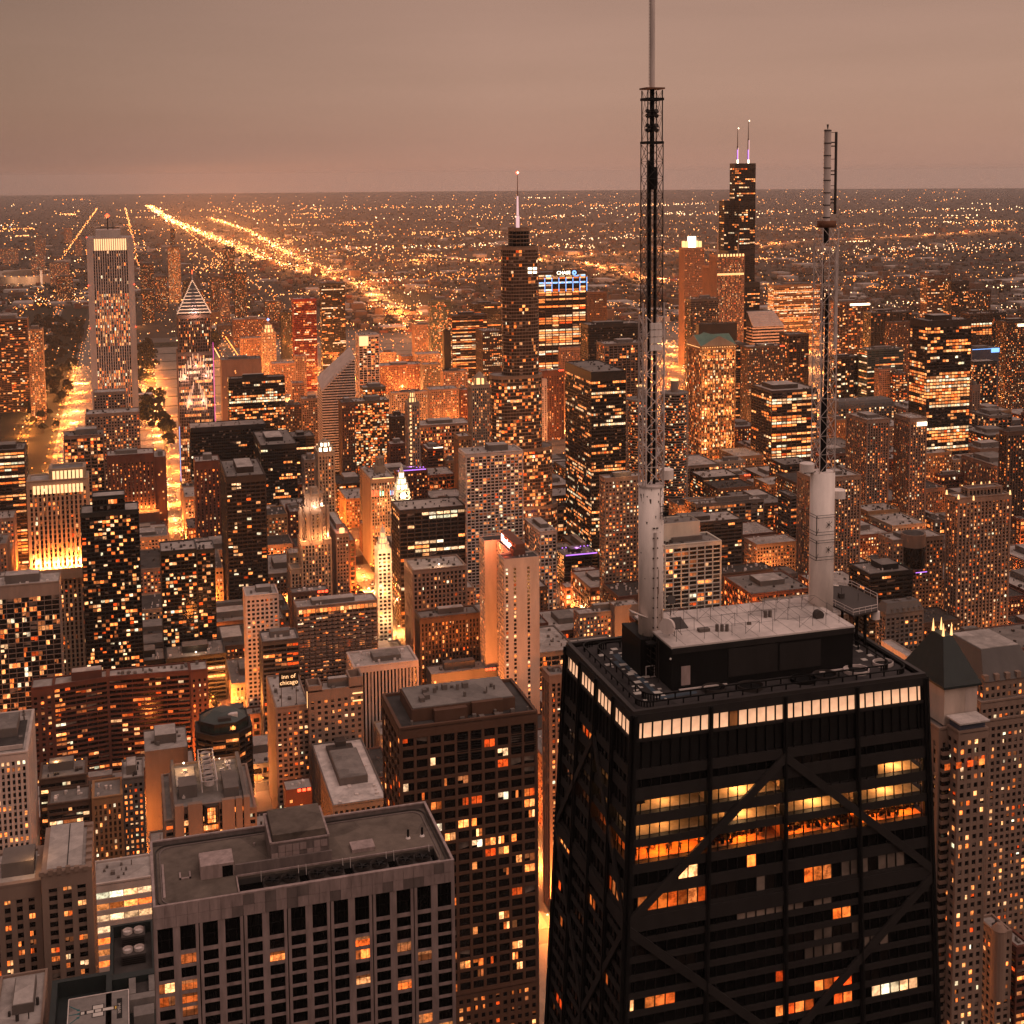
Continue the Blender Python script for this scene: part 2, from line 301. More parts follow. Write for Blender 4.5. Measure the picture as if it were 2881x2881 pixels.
def tier(R, poly, z0, z1, mat, st, lit, rng, glass=None, roof='roof_grey', par=.9, single=False, **kw):
    """one storeyed volume: glazing core + facade lattice + lit panes + roof, footprint polygon counter-clockwise"""
    G = MB(); W = MB(); L = MB(); RF = MB()
    dmax = max(st[4], st[5])+.12
    cx = sum(p_[0] for p_ in poly)/len(poly); cyy = sum(p_[1] for p_ in poly)/len(poly)
    n = len(poly)
    # inset core
    ins = []
    for k in range(n):
        a = Vector(poly[k-1]); b_ = Vector(poly[k]); c = Vector(poly[(k+1) % n])
        d1 = (b_-a).normalized(); d2 = (c-b_).normalized(); n1 = Vector((-d1.y, d1.x)); n2 = Vector((-d2.y, d2.x))
        m_ = (n1+n2); m_ = m_/max(.3, m_.dot(n1)); ins.append(tuple(b_+m_*dmax))
    blank = st is ST['blank']
    G.prism(ins, z0, z1-.25, 0)
    for k in range(n):
        a, b_ = ins[k], ins[(k+1) % n]
        mx, my = (a[0]+b_[0])/2, (a[1]+b_[1])/2; ny = -(b_[0]-a[0]); nx = (b_[1]-a[1])
        south = ny < -abs(nx)*1.01
        if not blank: facade(W, L, a, b_, z0, z1, st, lit, rng, lightless=south or lit == 0, **kw)
    RF.prism(ins, z1-.24, z1-.1, 0)
    if not blank and n < 9:
        for k in range(n):
            a = Vector(poly[k-1]); b_ = Vector(poly[k]); c = Vector(poly[(k+1) % n]); q_ = Vector(ins[k])
            d1 = (b_-a).normalized(); d2 = (c-b_).normalized()
            W.prism([tuple(q_), tuple(q_+Vector((d1.y, -d1.x))*dmax), tuple(b_), tuple(q_+Vector((d2.y, -d2.x))*dmax)], z0, z1-.31)
    for k in range(n):
        a, b_ = Vector(poly[k]), Vector(poly[(k+1) % n]); c, d_ = Vector(ins[k]), Vector(ins[(k+1) % n])
        i2 = (Vector(ins[k])*1.0, Vector(ins[(k+1) % n])*1.0)
        e1 = c+(c-a)*.6; e2 = d_+(d_-b_)*.6
        W.hexa([(a.x, a.y, z1-.3), (b_.x, b_.y, z1-.3), (e2.x, e2.y, z1-.3), (e1.x, e1.y, z1-.3), (a.x, a.y, z1+par), (b_.x, b_.y, z1+par), (e2.x, e2.y, z1+par), (e1.x, e1.y, z1+par)])
    if blank:
        R.part('wall', G, mat); 
    else:
        R.part('glazing', G, glass or GLASSOF.get(mat, 'glass_dark'))
    R.part('facade_frame', W, mat, kind='stuff')
    if L.f and single:
        # the windows that can be told apart are objects of their own, the rest stay joined
        order = sorted(range(len(L.f)), key=lambda k: (L.slots[L.m[k]] in ('blind', 'glass_black'), -L.v[L.f[k][0]][2]))
        rest = MB(); rest.slots = L.slots
        for q, k in enumerate(order):
            pts = [L.v[i] for i in L.f[k]]
            if q < single: P1 = MB(); P1.face(pts); R.part('window', P1, L.slots[L.m[k]])
            else: rest.face(pts, L.m[k])
        if rest.f: R.part('window', rest, rest.slots, kind='stuff')
    elif L.f: R.part('window', L, L.slots, kind='stuff')
    R.part('roof', RF, roof)
def clutter(R, x0, y0, x1, y1, z, rng, mat='greystone', n=None, pent=True, pm=None):
    w, d = x1-x0, y1-y0
    if pent and min(w, d) > 9:
        M = MB(); pw, pd = w*rng.uniform(.35, .6), d*rng.uniform(.35, .55); px = x0+(w-pw)*rng.uniform(.3, .7); py = y0+(d-pd)*rng.uniform(.3, .6); h = rng.uniform(3, 6)
        M.box(px, py, px+pw, py+pd, z-.08, z+h); R.part('penthouse', M, pm or mat)
        M = MB(); M.box(px+.4, py+.4, px+pw-.4, py+pd-.4, z+h, z+h+.15); R.part('penthouse_roof', M, rng.choice(('roof_pale', 'roof_grey')))
    M = MB()
    for _ in range(n if n is not None else int(4+min(14, w*d/90))):
        s = rng.uniform(.7, 2.2); px = rng.uniform(x0+1.5, x1-2.5); py = rng.uniform(y0+1.5, y1-2.5); h = rng.uniform(.6, 2.2)
        if rng.random() < .7: M.box(px, py, px+s, py+s*rng.uniform(.6, 1.6), z-.08, z+h)
        else: M.tube((px, py, z-.08), (px, py, z+h*1.3), s*.3, 8)
    M.build('rooftop_unit', rng.choice(('steel_pale', 'steel_grey', 'greystone')), R.root, origin=R.o, kind='stuff')

# ------------------------------------------------------------------ the setting: ground, river, blocks, roads
rng = random.Random(7)
def disc(name, r, z, mat, n=96):
    mb = MB(); mb.face([(r*cos(2*pi*k/n), r*sin(2*pi*k/n), z) for k in range(n)]); o = mb.build(name, mat, kind='structure'); return o
disc('ground', 36600, 0, 'ground', 160)
def sheet(name, mat, z, rects):
    mb = MB()
    for x0, y0, x1, y1 in rects: mb.face([(x0, y0, z), (x1, y0, z), (x1, y1, z), (x0, y1, z)])
    return mb.build(name, mat, kind='structure')
NS = [-1700, -1580, -1460, -1330, -1200, -1060, -940, -820, -720+0, -620, -505, -430+3, -300, -139, -10000, 45, 195+8, 255]
NS = [x for x in NS if x > -9000]
EW = [-380, -475, -562, -640, -705, -768, -843, -915, -985, -1095, -1180, -1275, -1350, -1420, -1545, -1650, -1740, -1850, -1990, -2080, -2190, -2310, -2420, -2530, -2650, -2790, -2930, -3070, -3200]
sheet('town_asphalt', 'asphalt', .02, [(-1900, -3400, 480, 60)])
sheet('river', 'river_water', .05, [(-1500, -1262, -860, -1232), (-860, -1330, -600, -1300), (-600, -1345, -90, -1315), (-90, -1262, 480, -1226)][0:0] or [(-1250, -1222, -650, -1190), (-650, -1262, -190, -1234), (-190, -1240, 480, -1205)])
WID = {-139: 15, 45: 11, 203: 9}
blocks = MB(); BL = []
nsS = sorted(NS); ewS = sorted(EW)
for i in range(len(nsS)-1):
    for j in range(len(ewS)-1):
        x0 = nsS[i]+WID.get(nsS[i], 8); x1 = nsS[i+1]-WID.get(nsS[i+1], 8); y0 = ewS[j]+7; y1 = ewS[j+1]-7
        if x0 > 190 and y1 < -1500: continue
        if x1-x0 < 8: continue
        blocks.box(x0, y0, x1, y1, 0, .17); BL.append((x0, y0, x1, y1))
blocks.build('pavement', 'pavement', kind='structure')
mk = MB()
for x in NS:
    w = WID.get(x, 8)
    for y in range(-3200, -380, 9):
        for dx in ((-w*.45, 0, w*.45) if w > 9 else (0,)): mk.box(x+dx-.12, y, x+dx+.12, y+4.5, .024, .032)
mk.build('lane_markings', 'mark_white', kind='structure')
# park lawns and rail yard east of the boulevard
sheet('park_lawn', 'grass', .06, [(-110, -3300, 180, -2560), (205, -4600, 420, -1700), (-70, -2480, 40, -1905), (-960, -4520, -740, -3900)])
sheet('rail_yard', 'rail_bed', .07, [(60, -3600, 178, -2000)])
sheet('park_road', 'pavement', .09, [(168, -4600, 190, -1700), (280, -4600, 300, -2700), (60, -2555, 180, -2530), (-110, -2700, 180, -2680)])

# ------------------------------------------------------------------ the table of measured buildings: x0,y0,x1,y1,height,wall,facade,lit,label,extras
CITY=[
(261.0,-2375.3,331.2,-2339.3,170,'brown','bands',0.3,'dark balcony apartment tower at the left edge beside the park trees',{}),
(230.4,-2269.6,254.6,-2239.6,160,'tan','grid',0.35,'narrow tan tower joined to the right of the dark balcony tower at the left edge',{}),
(78.9,-1628.3,135.5,-1571.3,346,'white','aon',0.25,'tall white striped skyscraper with a glowing top band and red beacon',{'name': 'aon'}),
(94.2,-1460.6,131.2,-1434.6,168,'beige','grid',0.3,'beige apartment tower standing right in front of the white striped skyscraper',{'wings': [[79.6,-1423.0,140.1,-1391.0,150.0,'grid','beige']]}),
(119.7,-1379.5,163.0,-1347.5,134,'pinkstone','frame',0.5,'open grid concrete tower between the glowing striped tower and the beige park tower',{}),
(66.5,-1332.3,116.8,-1302.3,118,'brick','slits',0.35,'red brick hotel slab with slit windows and uplit base left of the wide avenue',{'up': 1}),
(53.6,-1344.8,66.3,-1308.8,112,'brick','blank',0.1,'plain red brick stair block on the left side of the wide avenue',{}),
(-2.1,-1294.4,24.8,-1264.4,113,'brick','slits',0.35,'red brick hotel slab with slit windows right of the wide avenue',{}),
(-71.5,-1485.1,19.8,-1449.1,116,'black','curtain',0.12,'very wide black office slab behind the brick hotel',{'run': 1}),
(-96.3,-1435.3,-54.3,-1345.3,110,'black','curtain',0.3,'black office block with red reflections behind the brown grid tower',{'run': 1}),
(-123.9,-1428.9,-96.6,-1394.1,108,'black','bands',0.2,'small black office block just left of the slim crowned tower',{'run': 1}),
(-119.1,-1664.1,-41.9,-1645.6,145,'black','curtain',0.6,'black glass office slab with many lit rows behind the wide black slab',{'run': 1}),
(-103.1,-1832.8,-43.8,-1802.8,150,'pinkstone','blank',0.1,'plain pale slab tower just right of the pointed glass tower',{}),
(-31.3,-1140.9,6.4,-1063.3,139,'bronze','ledge',0.12,'brown grid office tower with a pale gravel roof by the plaza',{'row': 1,'name': 'equitable'}),
(125.6,-940.8,173.0,-914.8,180,'limestone','nbc',0.2,'floodlit striped tower glowing orange with two bright crown bands',{'name': 'nbc'}),
(87.5,-878.8,130.6,-852.8,166,'blackglass','random',0.25,'dark glass apartment tower with scattered lit windows in front of the brick hotel',{'top': [97.7,121.8,177.7]}),
(202.0,-1359.7,238.0,-1319.7,128,'bronze','bands',0.6,'dark office tower with lit rows at the left edge behind the floodlit tower',{'run': 1}),
(144.1,-806.5,190.5,-780.5,136,'concrete','mesh',0.3,'apartment tower with a blank concrete top band at the left edge',{'cap': 9}),
(42.9,-929.5,71.5,-899.5,118,'blackglass','random',0.25,'shorter dark glass apartment tower left of the brown grid tower',{'wings': [[27.6,-935.8,42.2,-909.8,114.0,'random','blackglass']]}),
(23.4,-905.9,70.5,-869.9,38,'black','bands',0.5,'low black building with a lit top floor and roof lamp beside the narrow street',{'run': 1}),
(70.6,-906.7,93.6,-876.7,36,'black','bands',0.5,'low flat roofed black annex left of the building with the roof lamp',{'run': 1}),
(-106.0,-1263.9,-90.9,-1239.9,112,'greystone','grid',0.2,'small grey stone tower left of the slim crowned tower',{}),
(-104.0,-1127.0,-87.2,-1105.0,148,'limestone','verticals',0.2,'slim limestone tower with a floodlit round crown',{'name': 'mather','crown': 1}),
(-184.0,-1762.0,-154.3,-1742.0,95,'beige','grid',0.15,'pale narrow office tower left of the slanted white tower',{}),
(-151.3,-1745.9,-128.4,-1723.9,90,'brown','grid',0.2,'small brown block right of the black slab with lit rows',{}),
(-304.8,-1945.8,-270.5,-1915.8,165,'white','frame',0.35,'white framed tower with a glowing corner panel behind the slanted white tower',{}),
(-271.5,-2430.8,-227.2,-2397.6,183,'red','curtain',0.3,'deep red office tower beyond the museum district',{'run': 1}),
(-374.5,-2703.7,-322.5,-2677.3,190,'blackglass','curtain',0.35,'tall dark glass tower right of the deep red tower',{'run': 1}),
(-111.9,-5174.7,-93.7,-5152.7,222,'brown','grid',0.3,'very slender far tower with a red top light beyond the pointed tower',{}),
(-97.6,-4409.6,-56.1,-4379.6,190,'orangestone','verticals',0.7,'orange lit slender tower beyond the pointed tower',{}),
(-305.3,-4749.7,-263.4,-4721.7,165,'black','curtain',0.15,'slim black tower standing beyond the avenue',{}),
(-261.5,-3810.2,-225.4,-3782.2,140,'bronze','verticals',0.3,'dark tower with lit corner strips beyond the avenue',{}),
(-16.0,-4740.9,30.6,-4712.9,115,'bronze','grid',0.25,'dark brown tower right of the white striped skyscraper',{}),
(-43.9,-4156.2,-6.4,-4128.2,110,'brown','grid',0.3,'brown tower left of the orange lit slender tower',{}),
(-108.1,-3774.3,-76.1,-3746.3,125,'black','grid',0.1,'blackish block just behind the tip of the pointed tower',{}),
(-198.0,-3885.3,-163.1,-3855.3,125,'brown','grid',0.3,'brown apartment block just right of the pointed tower tip',{}),
(-196.2,-3612.6,-168.4,-3588.6,105,'pinkstone','verticals',0.3,'narrow pale tower at the avenue wall',{}),
(-250.3,-3157.0,-167.1,-3123.0,70,'redstone','grid',0.3,'long red stone hotel with a lit roof line facing the park',{}),
(-217.1,-2657.0,-188.0,-2631.0,92,'limestone','grid',0.25,'limestone tower with a lit beehive top and blue lamp',{'name': 'beehive'}),
(-195.9,-2742.3,-149.5,-2712.3,72,'pinkstone','grid',0.2,'pink stone block left of the beehive topped tower',{}),
(-283.3,-2905.7,-257.6,-2877.7,110,'black','grid',0.1,'black block at the left of the deep red tower',{}),
(-168.5,-2498.6,-134.2,-2468.6,62,'orangestone','grid',0.5,'orange lit low block above the black slab',{}),
(-228.1,-2408.1,-179.5,-2378.1,60,'pinkstone','grid',0.2,'broad pink stone block above the black slab',{}),
(-216.1,-2161.4,-196.4,-2143.4,105,'beige','grid',0.15,'slim beige tower below the deep red tower',{}),
(-191.4,-2015.8,-170.9,-1993.8,80,'pinkstone','grid',0.2,'small stone block left of the slim beige tower',{}),
(403.6,-5680.3,458.0,-5656.3,100,'beige','grid',0.25,'far beige apartment tower near the stadium',{}),
(291.9,-5287.2,364.2,-5263.2,95,'pinkstone','grid',0.3,'broad far apartment block near the lake road',{}),
(395.6,-8815.8,442.2,-8791.8,105,'pinkstone','grid',0.2,'distant pale tower left of the tall white skyscraper',{}),
(586.0,-6806.0,668.2,-6782.0,80,'beige','grid',0.25,'far apartment block at the left edge above the stadium',{}),
(491.4,-7506.3,546.4,-7484.3,90,'pinkstone','grid',0.15,'distant pink tower above the stadium',{}),
(299.5,-7450.8,334.6,-7428.8,90,'pinkstone','grid',0.15,'distant narrow block touching the tall white skyscraper edge',{}),
(256.4,-4575.9,309.1,-4551.9,90,'brown','grid',0.3,'brown apartment block above the museum campus',{}),
(-128.1,-3362.3,-107.7,-3332.3,100,'brown','grid',0.3,'brown tower at the pointed tower right shoulder',{}),
(6.1,-3822.9,41.0,-3792.9,95,'bronze','grid',0.3,'dark apartment block behind the park tracks',{}),
(-121.5,-3584.9,-92.8,-3556.9,110,'bronze','grid',0.3,'bronze tower behind the pointed tower ridge',{}),
(-333.6,-3572.4,-289.3,-3542.4,75,'brown','grid',0.3,'broad brown loft block beyond the beehive topped tower',{}),
(-679.8,-1997.8,-590.3,-1959.8,255,'bronze','chase',0.75,'brightly lit office tower with blue fins and a bank sign on top',{'name': 'chase','run': 1}),
(-852.6,-2344.6,-801.1,-2317.8,185,'brown','verticals',0.12,'brown striped tower stepped down beside the blue finned tower',{'run': 1}),
(-686.4,-1757.2,-596.0,-1721.2,190,'black','curtain',0.05,'plain black box tower with a pale flat roof behind the mast',{'run': 1,'blank': 1}),
(-641.3,-1636.1,-578.6,-1603.4,175,'greystone','frame',0.25,'grey stone grid tower with a dark penthouse behind the black glass tower',{}),
(-421.5,-1204.7,-381.8,-1119.3,212,'black','ibm',0.4,'black glass tower with lit rows and a pale flat roof',{'run': 1}),
(-668.0,-1937.4,-619.4,-1923.4,128,'pinkstone','verticals',0.1,'pale block with a slotted top between the bronze and black towers',{}),
(-578.1,-1806.6,-539.5,-1784.6,112,'redstone','slits',0.2,'reddish tower with red roof lamps right of the rounded glass tower',{}),
(-525.3,-1720.4,-515.9,-1710.4,110,'white','slits',0.1,'slender white ribbed tower tight against the rounded glass tower',{}),
(-555.7,-2190.1,-487.4,-2160.1,165,'bronze','bands',0.6,'office tower with lit bands left of the rounded glass tower',{'run': 1}),
(-458.4,-2064.8,-445.6,-2050.8,150,'black','blank',0.0,'thin black slab left of the tower with lit bands',{}),
(-601.2,-2655.9,-556.4,-2627.9,150,'greenglass','curtain',0.25,'dark green glass tower beyond the lit band tower',{}),
(-680.5,-2541.2,-620.8,-2501.2,150,'black','bands',0.12,'far black slab tower beside the rounded glass tower',{'run': 1}),
(-556.2,-2111.6,-519.4,-2062.9,145,'bronze','grid',0.3,'bronze tower with a pale curved roof left of the rounded glass tower',{'run': 1}),
(-484.7,-2059.4,-440.5,-2037.4,80,'beige','grid',0.3,'beige residential block with a plain top left of the domed tower',{}),
(-517.6,-2408.3,-466.6,-2374.3,66,'limestone','grid',0.25,'limestone block with a flat cornice in the low district',{}),
(-463.4,-2346.1,-380.1,-2306.1,56,'redstone','grid',0.2,'long red stone block in the low district',{}),
(-370.2,-1866.7,-310.3,-1852.7,78,'limestone','grid',0.3,'cream stone block with a columned top storey',{}),
(-427.0,-1909.0,-378.2,-1875.0,76,'beige','grid',0.25,'beige stone block with a heavy cornice',{}),
(-448.1,-2514.6,-412.0,-2484.6,58,'limestone','grid',0.3,'small limestone block beside the white framed tower',{}),
(-476.1,-2439.2,-443.2,-2411.2,58,'orangestone','grid',0.3,'orange lit stone block beside the green dome roofs',{}),
(-590.4,-2795.5,-548.6,-2765.5,80,'pinkstone','grid',0.2,'pink stone block near the dark field',{}),
(-490.3,-2296.1,-456.1,-2270.1,60,'greystone','grid',0.2,'grey stone block beneath the limestone cornice',{}),
(-449.6,-1916.2,-434.6,-1892.2,70,'brick','grid',0.3,'narrow red brick block left of the domed tower',{}),
(-364.6,-1473.6,-337.4,-1451.6,150,'limestone','verticals',0.3,'old stone tower with a glowing pillared crown',{'name': 'jewelers','wings': [[-305.2,-1355.6,-288.4,-1331.6,108.0,'verticals','orangestone']]}),
(-250.7,-1612.7,-218.6,-1588.7,132,'glassgold','random',0.6,'gold lit glassy tower upper tier beside the avenue',{}),
(-244.8,-1567.6,-196.0,-1537.6,122,'glassgold','random',0.55,'gold lit glassy tower beside the avenue',{}),
(-190.1,-1515.1,-172.6,-1489.1,130,'brown','verticals',0.25,'dark brown art deco tower hard on the avenue',{}),
(-272.6,-1578.4,-250.6,-1556.4,95,'bronze','grid',0.15,'dark stepped block behind the slim white tower',{}),
(-244.7,-1450.4,-223.8,-1428.4,84,'brick','grid',0.1,'dark red brick block left of the slim white tower',{}),
(-245.2,-1364.2,-230.0,-1348.2,150,'limestone','verticals',0.35,'slim eight sided white tower with a lit lantern',{'name': 'slim'}),
(-364.0,-1597.7,-292.0,-1557.7,80,'beige','bigwin',0.5,'broad beige block with rows of large lit windows',{}),
(-287.5,-1439.8,-266.5,-1403.4,80,'brick','bands',0.25,'brick office block with a lit roof sign rail',{}),
(-307.3,-1422.1,-290.7,-1408.1,62,'orangestone','grid',0.3,'orange lit block beneath the old stone tower',{}),
(-181.4,-1239.1,-154.1,-1184.4,98,'limestone','verticals',0.3,'ornate curved front stone tower with coloured upper columns and a cupola',{'name': 'london'}),
(-240.7,-1303.1,-203.4,-1289.1,80,'brick','grid',0.3,'brick hotel with purple roof lights behind the white clock tower',{}),
(-118.5,-908.0,-106.4,-894.0,105,'whiteterra','grid',0.1,'slender floodlit white tower left of the dark grid office slab',{'name': 'whitetower'}),
(-209.4,-1028.9,-145.4,-991.5,112,'bronzedark','wide',0.3,'dark office slab with wide window grid and a dark penthouse',{'run': 1,'row': 1}),
(-175.9,-893.3,-129.1,-859.3,95,'beige','slots',0.12,'beige office block with small square windows and a flat roof lamp',{}),
(-264.9,-1014.7,-208.7,-986.7,162,'white','whitegrid',0.3,'tall white grid apartment tower with a rippled front',{'pent': 1}),
(-195.3,-734.7,-168.4,-720.7,140,'blankstone','marriott',0.1,'pale hotel slab tower with a glowing red script sign on its roof box',{'name': 'marriott'}),
(-168.2,-808.1,-119.4,-788.8,78,'brown','verticals',0.2,'brown stone building with dark sunken roof and pointed piers',{}),
(-286.2,-1000.6,-269.8,-950.5,92,'white','checker',0.35,'white tower with staggered windows right of the hotel with the red sign',{}),
(-350.0,-906.9,-312.1,-892.9,152,'beige','grid',0.4,'beige apartment tower with a lit penthouse left of the big white mast',{'pent': 1}),
(-351.1,-1027.8,-326.6,-1011.9,30,'brick','bigwin',0.5,'low brick corner block with lit shopfronts',{}),
(-366.4,-1084.2,-328.5,-1054.2,34,'black','bands',0.2,'low dark block with purple lights round its roof',{}),
(-314.7,-846.5,-266.1,-832.5,52,'beige','grid',0.6,'low beige hotel block with square lit windows beside the black tower roof',{'wings': [[-318.4,-839.7,-295.7,-825.7,58.0,'blank','beige']]}),
(-88.8,-821.7,-25.8,-802.3,92,'beige','scallop',0.3,'hotel slab with scalloped balconies and a lit top floor',{}),
(-12.9,-829.2,12.1,-805.3,104,'white','grid',0.12,'white hotel tower with black square windows and a dark roof box',{'pent': 1}),
(-59.2,-872.4,-28.8,-858.4,86,'brown','grid',0.1,'brown block with a cluttered roof behind the scalloped hotel',{}),
(-22.7,-786.7,4.8,-762.7,82,'greyglass','bands',0.35,'grey glass hotel with stepped terraces below the white hotel tower',{'pent': 1}),
(-107.2,-772.0,-58.6,-739.2,64,'white','pinstripe',0.05,'low white pinstriped block with a patched roof',{}),
(-175.6,-787.0,-123.4,-768.7,40,'greystone','blank',0.1,'low store building with a broad weathered roof',{}),
(-12.8,-695.2,8.8,-638.0,82,'beige','grid',0.25,'beige office tower beside the inn sign',{}),
(-47.2,-647.6,-11.7,-633.6,92,'beige','smallwin',0.25,'plain beige tower with two square roof turrets',{}),
(-7.0,-602.4,9.0,-588.4,50,'brick','blank',0.1,'small dark brick block with a red neon sign',{}),
(-45.2,-631.4,-12.7,-544.1,58,'greystone','grid',0.25,'white roofed block with rooftop machinery next to the brown granite tower',{}),
(-48.6,-295.7,3.8,-262.3,223,'granite','olympia',0.2,'tall brown granite tower with deep square windows',{'name': 'olympia'}),
(45.2,-757.7,162.8,-737.7,76,'brick','bricklong',0.2,'long bent red brick apartment slab with rows of balconies',{'name': 'bricklong'}),
(23.7,-675.9,58.6,-629.9,78,'black','octagon',0.1,'dark glass eight sided block with a faceted glass roof',{'name': 'octagon'}),
(37.1,-571.7,77.6,-509.7,88,'beige','hospital',0.3,'beige stepped hospital with six round fans in a roof truss',{'name': 'hospital'}),
(151.6,-606.8,177.7,-546.8,112,'white','verticals',0.6,'white ribbed office tower with a dark roof well at the left edge',{'run': 1}),
(123.9,-627.3,150.7,-603.3,70,'brown','bands',0.4,'brown block with a lit rooftop pool deck',{}),
(121.5,-602.0,145.2,-582.0,64,'brown','bands',0.3,'lower brown block in front of the pool deck',{}),
(103.6,-602.2,120.9,-578.2,66,'orangestone','verticals',0.3,'dark block with glowing orange window strips',{}),
(91.4,-611.8,104.0,-585.8,72,'greystone','grid',0.7,'small grey block with square bright windows beside the hospital',{}),
(63.4,-690.4,90.4,-656.4,56,'greystone','blank',0.0,'plain grey windowless block behind the hospital roof',{}),
(114.0,-395.8,133.7,-355.8,140,'beige','deco',0.35,'beige pylon fronted tower with a long pale roof in the lower left',{'name': 'deco','wings': [[134.4,-392.6,156.1,-362.6,134.0,'deco','beige']]}),
(89.1,-496.8,118.2,-472.8,70,'white','fullbands',1,'low building with four brilliant lit window bands',{'run': 1}),
(97.0,-306.0,120.4,-266.0,128,'greystone','blank',0.0,'grey roof deck with a painted marker and lettering near the bottom',{'name': 'helipad'}),
(91.1,-356.3,107.1,-322.3,112,'greystone','blank',0.0,'dark roof with two cooling fan units beside the marble clad tower',{'name': 'fanroof'}),
(131.1,-335.0,148.5,-299.0,112,'beige','grid',0.0,'flat pale roof in the bottom left corner',{}),
(-1131.4,-2480.6,-1083.0,-2452.6,262,'pinkstone','verticals',0.12,'granite tower with a brilliant white glass crown',{'name': 'crown311'}),
(-1076.6,-2185.6,-1017.2,-2149.6,265,'pinkstone','verticals',0.4,'broad granite tower with two needle spires',{'name': 'att','wings': [[-1103.9,-2231.3,-1023.8,-2187.3,240.0,'verticals','pinkstone']]}),
(-983.0,-2004.0,-906.1,-1990.0,150,'black','blank',0.0,'plain black flat roofed block in front of the granite spired tower',{}),
(-1000.5,-2131.5,-942.7,-2105.5,185,'greyglass','curtain',0.08,'grey glass block in front of the bright crowned tower',{}),
(-701.5,-1471.6,-651.2,-1425.4,192,'orangestone','donnelley',0.5,'floodlit stone tower with green gabled roof and column crown',{'name': 'donnelley'}),
(-1150.6,-2154.1,-1083.5,-2124.1,128,'white','bands',0.0,'white banded building with a sloping louvred top',{'name': 'louver'}),
(-1498.0,-2623.8,-1375.8,-2593.8,160,'glassgold','curtain',0.65,'broad glass block with bright floors left of the far mast',{'run': 1}),
(-1443.4,-2317.6,-1362.3,-2287.6,148,'brown','frame',0.3,'brown framed block with a white lit sign box on top',{}),
(-1450.2,-2170.7,-1354.4,-2140.7,140,'black','frame',0.08,'black gridded block behind the crown lit glass tower',{}),
(-1746.2,-2462.3,-1683.6,-2434.3,185,'brown','curtain',0.25,'far tall brown glass tower right of the mast',{'run': 1}),
(-1735.4,-2379.3,-1688.9,-2351.3,178,'black','curtain',0.2,'far black twin slab beside the tall brown glass tower',{'run': 1}),
(-1910.6,-2536.9,-1853.6,-2508.9,140,'bronze','curtain',0.15,'far dark block right of the black twin slab',{}),
(-1519.7,-2005.2,-1468.0,-1975.2,150,'bronze','frame',0.3,'gridded dark tower just behind the crown lit glass tower',{'run': 1}),
(-1562.9,-2021.8,-1533.7,-1991.8,148,'black','curtain',0.1,'black green glass tower near the right edge',{}),
(-1444.6,-1789.5,-1387.6,-1759.5,160,'bronze','grid',0.3,'dark tower with a white sign at the right edge',{}),
(-1241.2,-1838.8,-1194.9,-1824.8,160,'brown','grid',0.2,'brown stone tower left of the crown lit glass tower',{}),
(-919.4,-1249.3,-856.3,-1211.3,239,'bronze','lasalle',0.5,'tall glass tower with a lit crown band and bright middle floors',{'run': 1,'name': 'lasalle'}),
(-956.0,-1784.6,-887.5,-1758.6,138,'bronzedark','grid',0.25,'dark block with red roof lamps behind the office slab',{}),
(-1042.8,-1868.4,-1003.9,-1834.1,145,'bronze','frame',0.25,'bronze tower with a pale flat roof beside the mast',{}),
(-900.3,-1808.0,-880.9,-1788.0,140,'greyglass','bands',0.3,'grey rounded tower right of the green gabled tower',{}),
(-1110.2,-1675.7,-1043.6,-1649.4,140,'greenglass','bands',0.35,'dark green glass block with lit bands right of the mast',{'run': 1}),
(-1050.6,-1710.6,-1009.5,-1684.6,125,'black','whitecols',0.2,'black glass block with bright white columns behind the mast',{}),
(-1079.4,-1637.4,-1049.1,-1623.4,112,'pinkstone','grid',0.05,'flat pink stone slab with small windows',{}),
(-1091.0,-1622.9,-1069.3,-1606.9,106,'brown','bands',0.5,'small brown block tucked behind the pink stone slab',{}),
(-1257.0,-1630.6,-1206.6,-1604.6,140,'blueglass','blank',0.0,'curved glass block with a blue lit top near the right edge',{'blue': 1}),
(-1221.3,-1583.5,-1178.6,-1561.5,126,'blackglass','curtain',0.25,'curved dark glass block in front of the blue lit top',{}),
(-1130.8,-1492.3,-1116.6,-1478.3,105,'pinkstone','slits',0.1,'slim pink ribbed tower right of the crown lit glass tower',{}),
(-1005.0,-1543.8,-909.9,-1509.8,78,'greystone','mansard',0.2,'dark mansard roofed hotel behind the far mast',{}),
(-792.6,-1423.7,-724.5,-1364.1,135,'bronzedark','wide',0.45,'broad office slab with lit rows and a pale roof box',{'run': 1,'pent': 1,'row': 1}),
(-716.6,-1117.6,-688.3,-1073.3,150,'beige','ribbed',0.3,'beige ribbed apartment tower with notched top',{}),
(-753.1,-1088.1,-731.4,-1056.3,152,'beige','ribbed',0.3,'beige apartment tower with a white lit sign panel',{}),
(-850.7,-1408.3,-836.2,-1388.3,85,'orangestone','verticals',0.4,'orange lit block between the mast and the ribbed tower',{}),
(-608.7,-740.4,-557.5,-723.1,155,'beige','ribbed',0.3,'beige apartment tower with glowing lanterns along its stepped top',{'name': 'lanterns'}),
(-856.5,-1023.6,-822.0,-1009.6,140,'brown','ribbed',0.25,'brown apartment tower at the right edge behind the lantern topped tower',{}),
(-874.7,-1171.4,-842.6,-1157.4,58,'brick','bigwin',0.35,'red brick loft block lit from the street at the right',{}),
(-662.2,-1325.3,-621.9,-1299.5,42,'redstone','slits',0.1,'low maroon block with a red lit sign panel',{}),
(-573.8,-1107.0,-492.6,-1093.0,66,'greystone','wide',0.35,'long grey office block with a white roof and round vent',{'row': 1}),
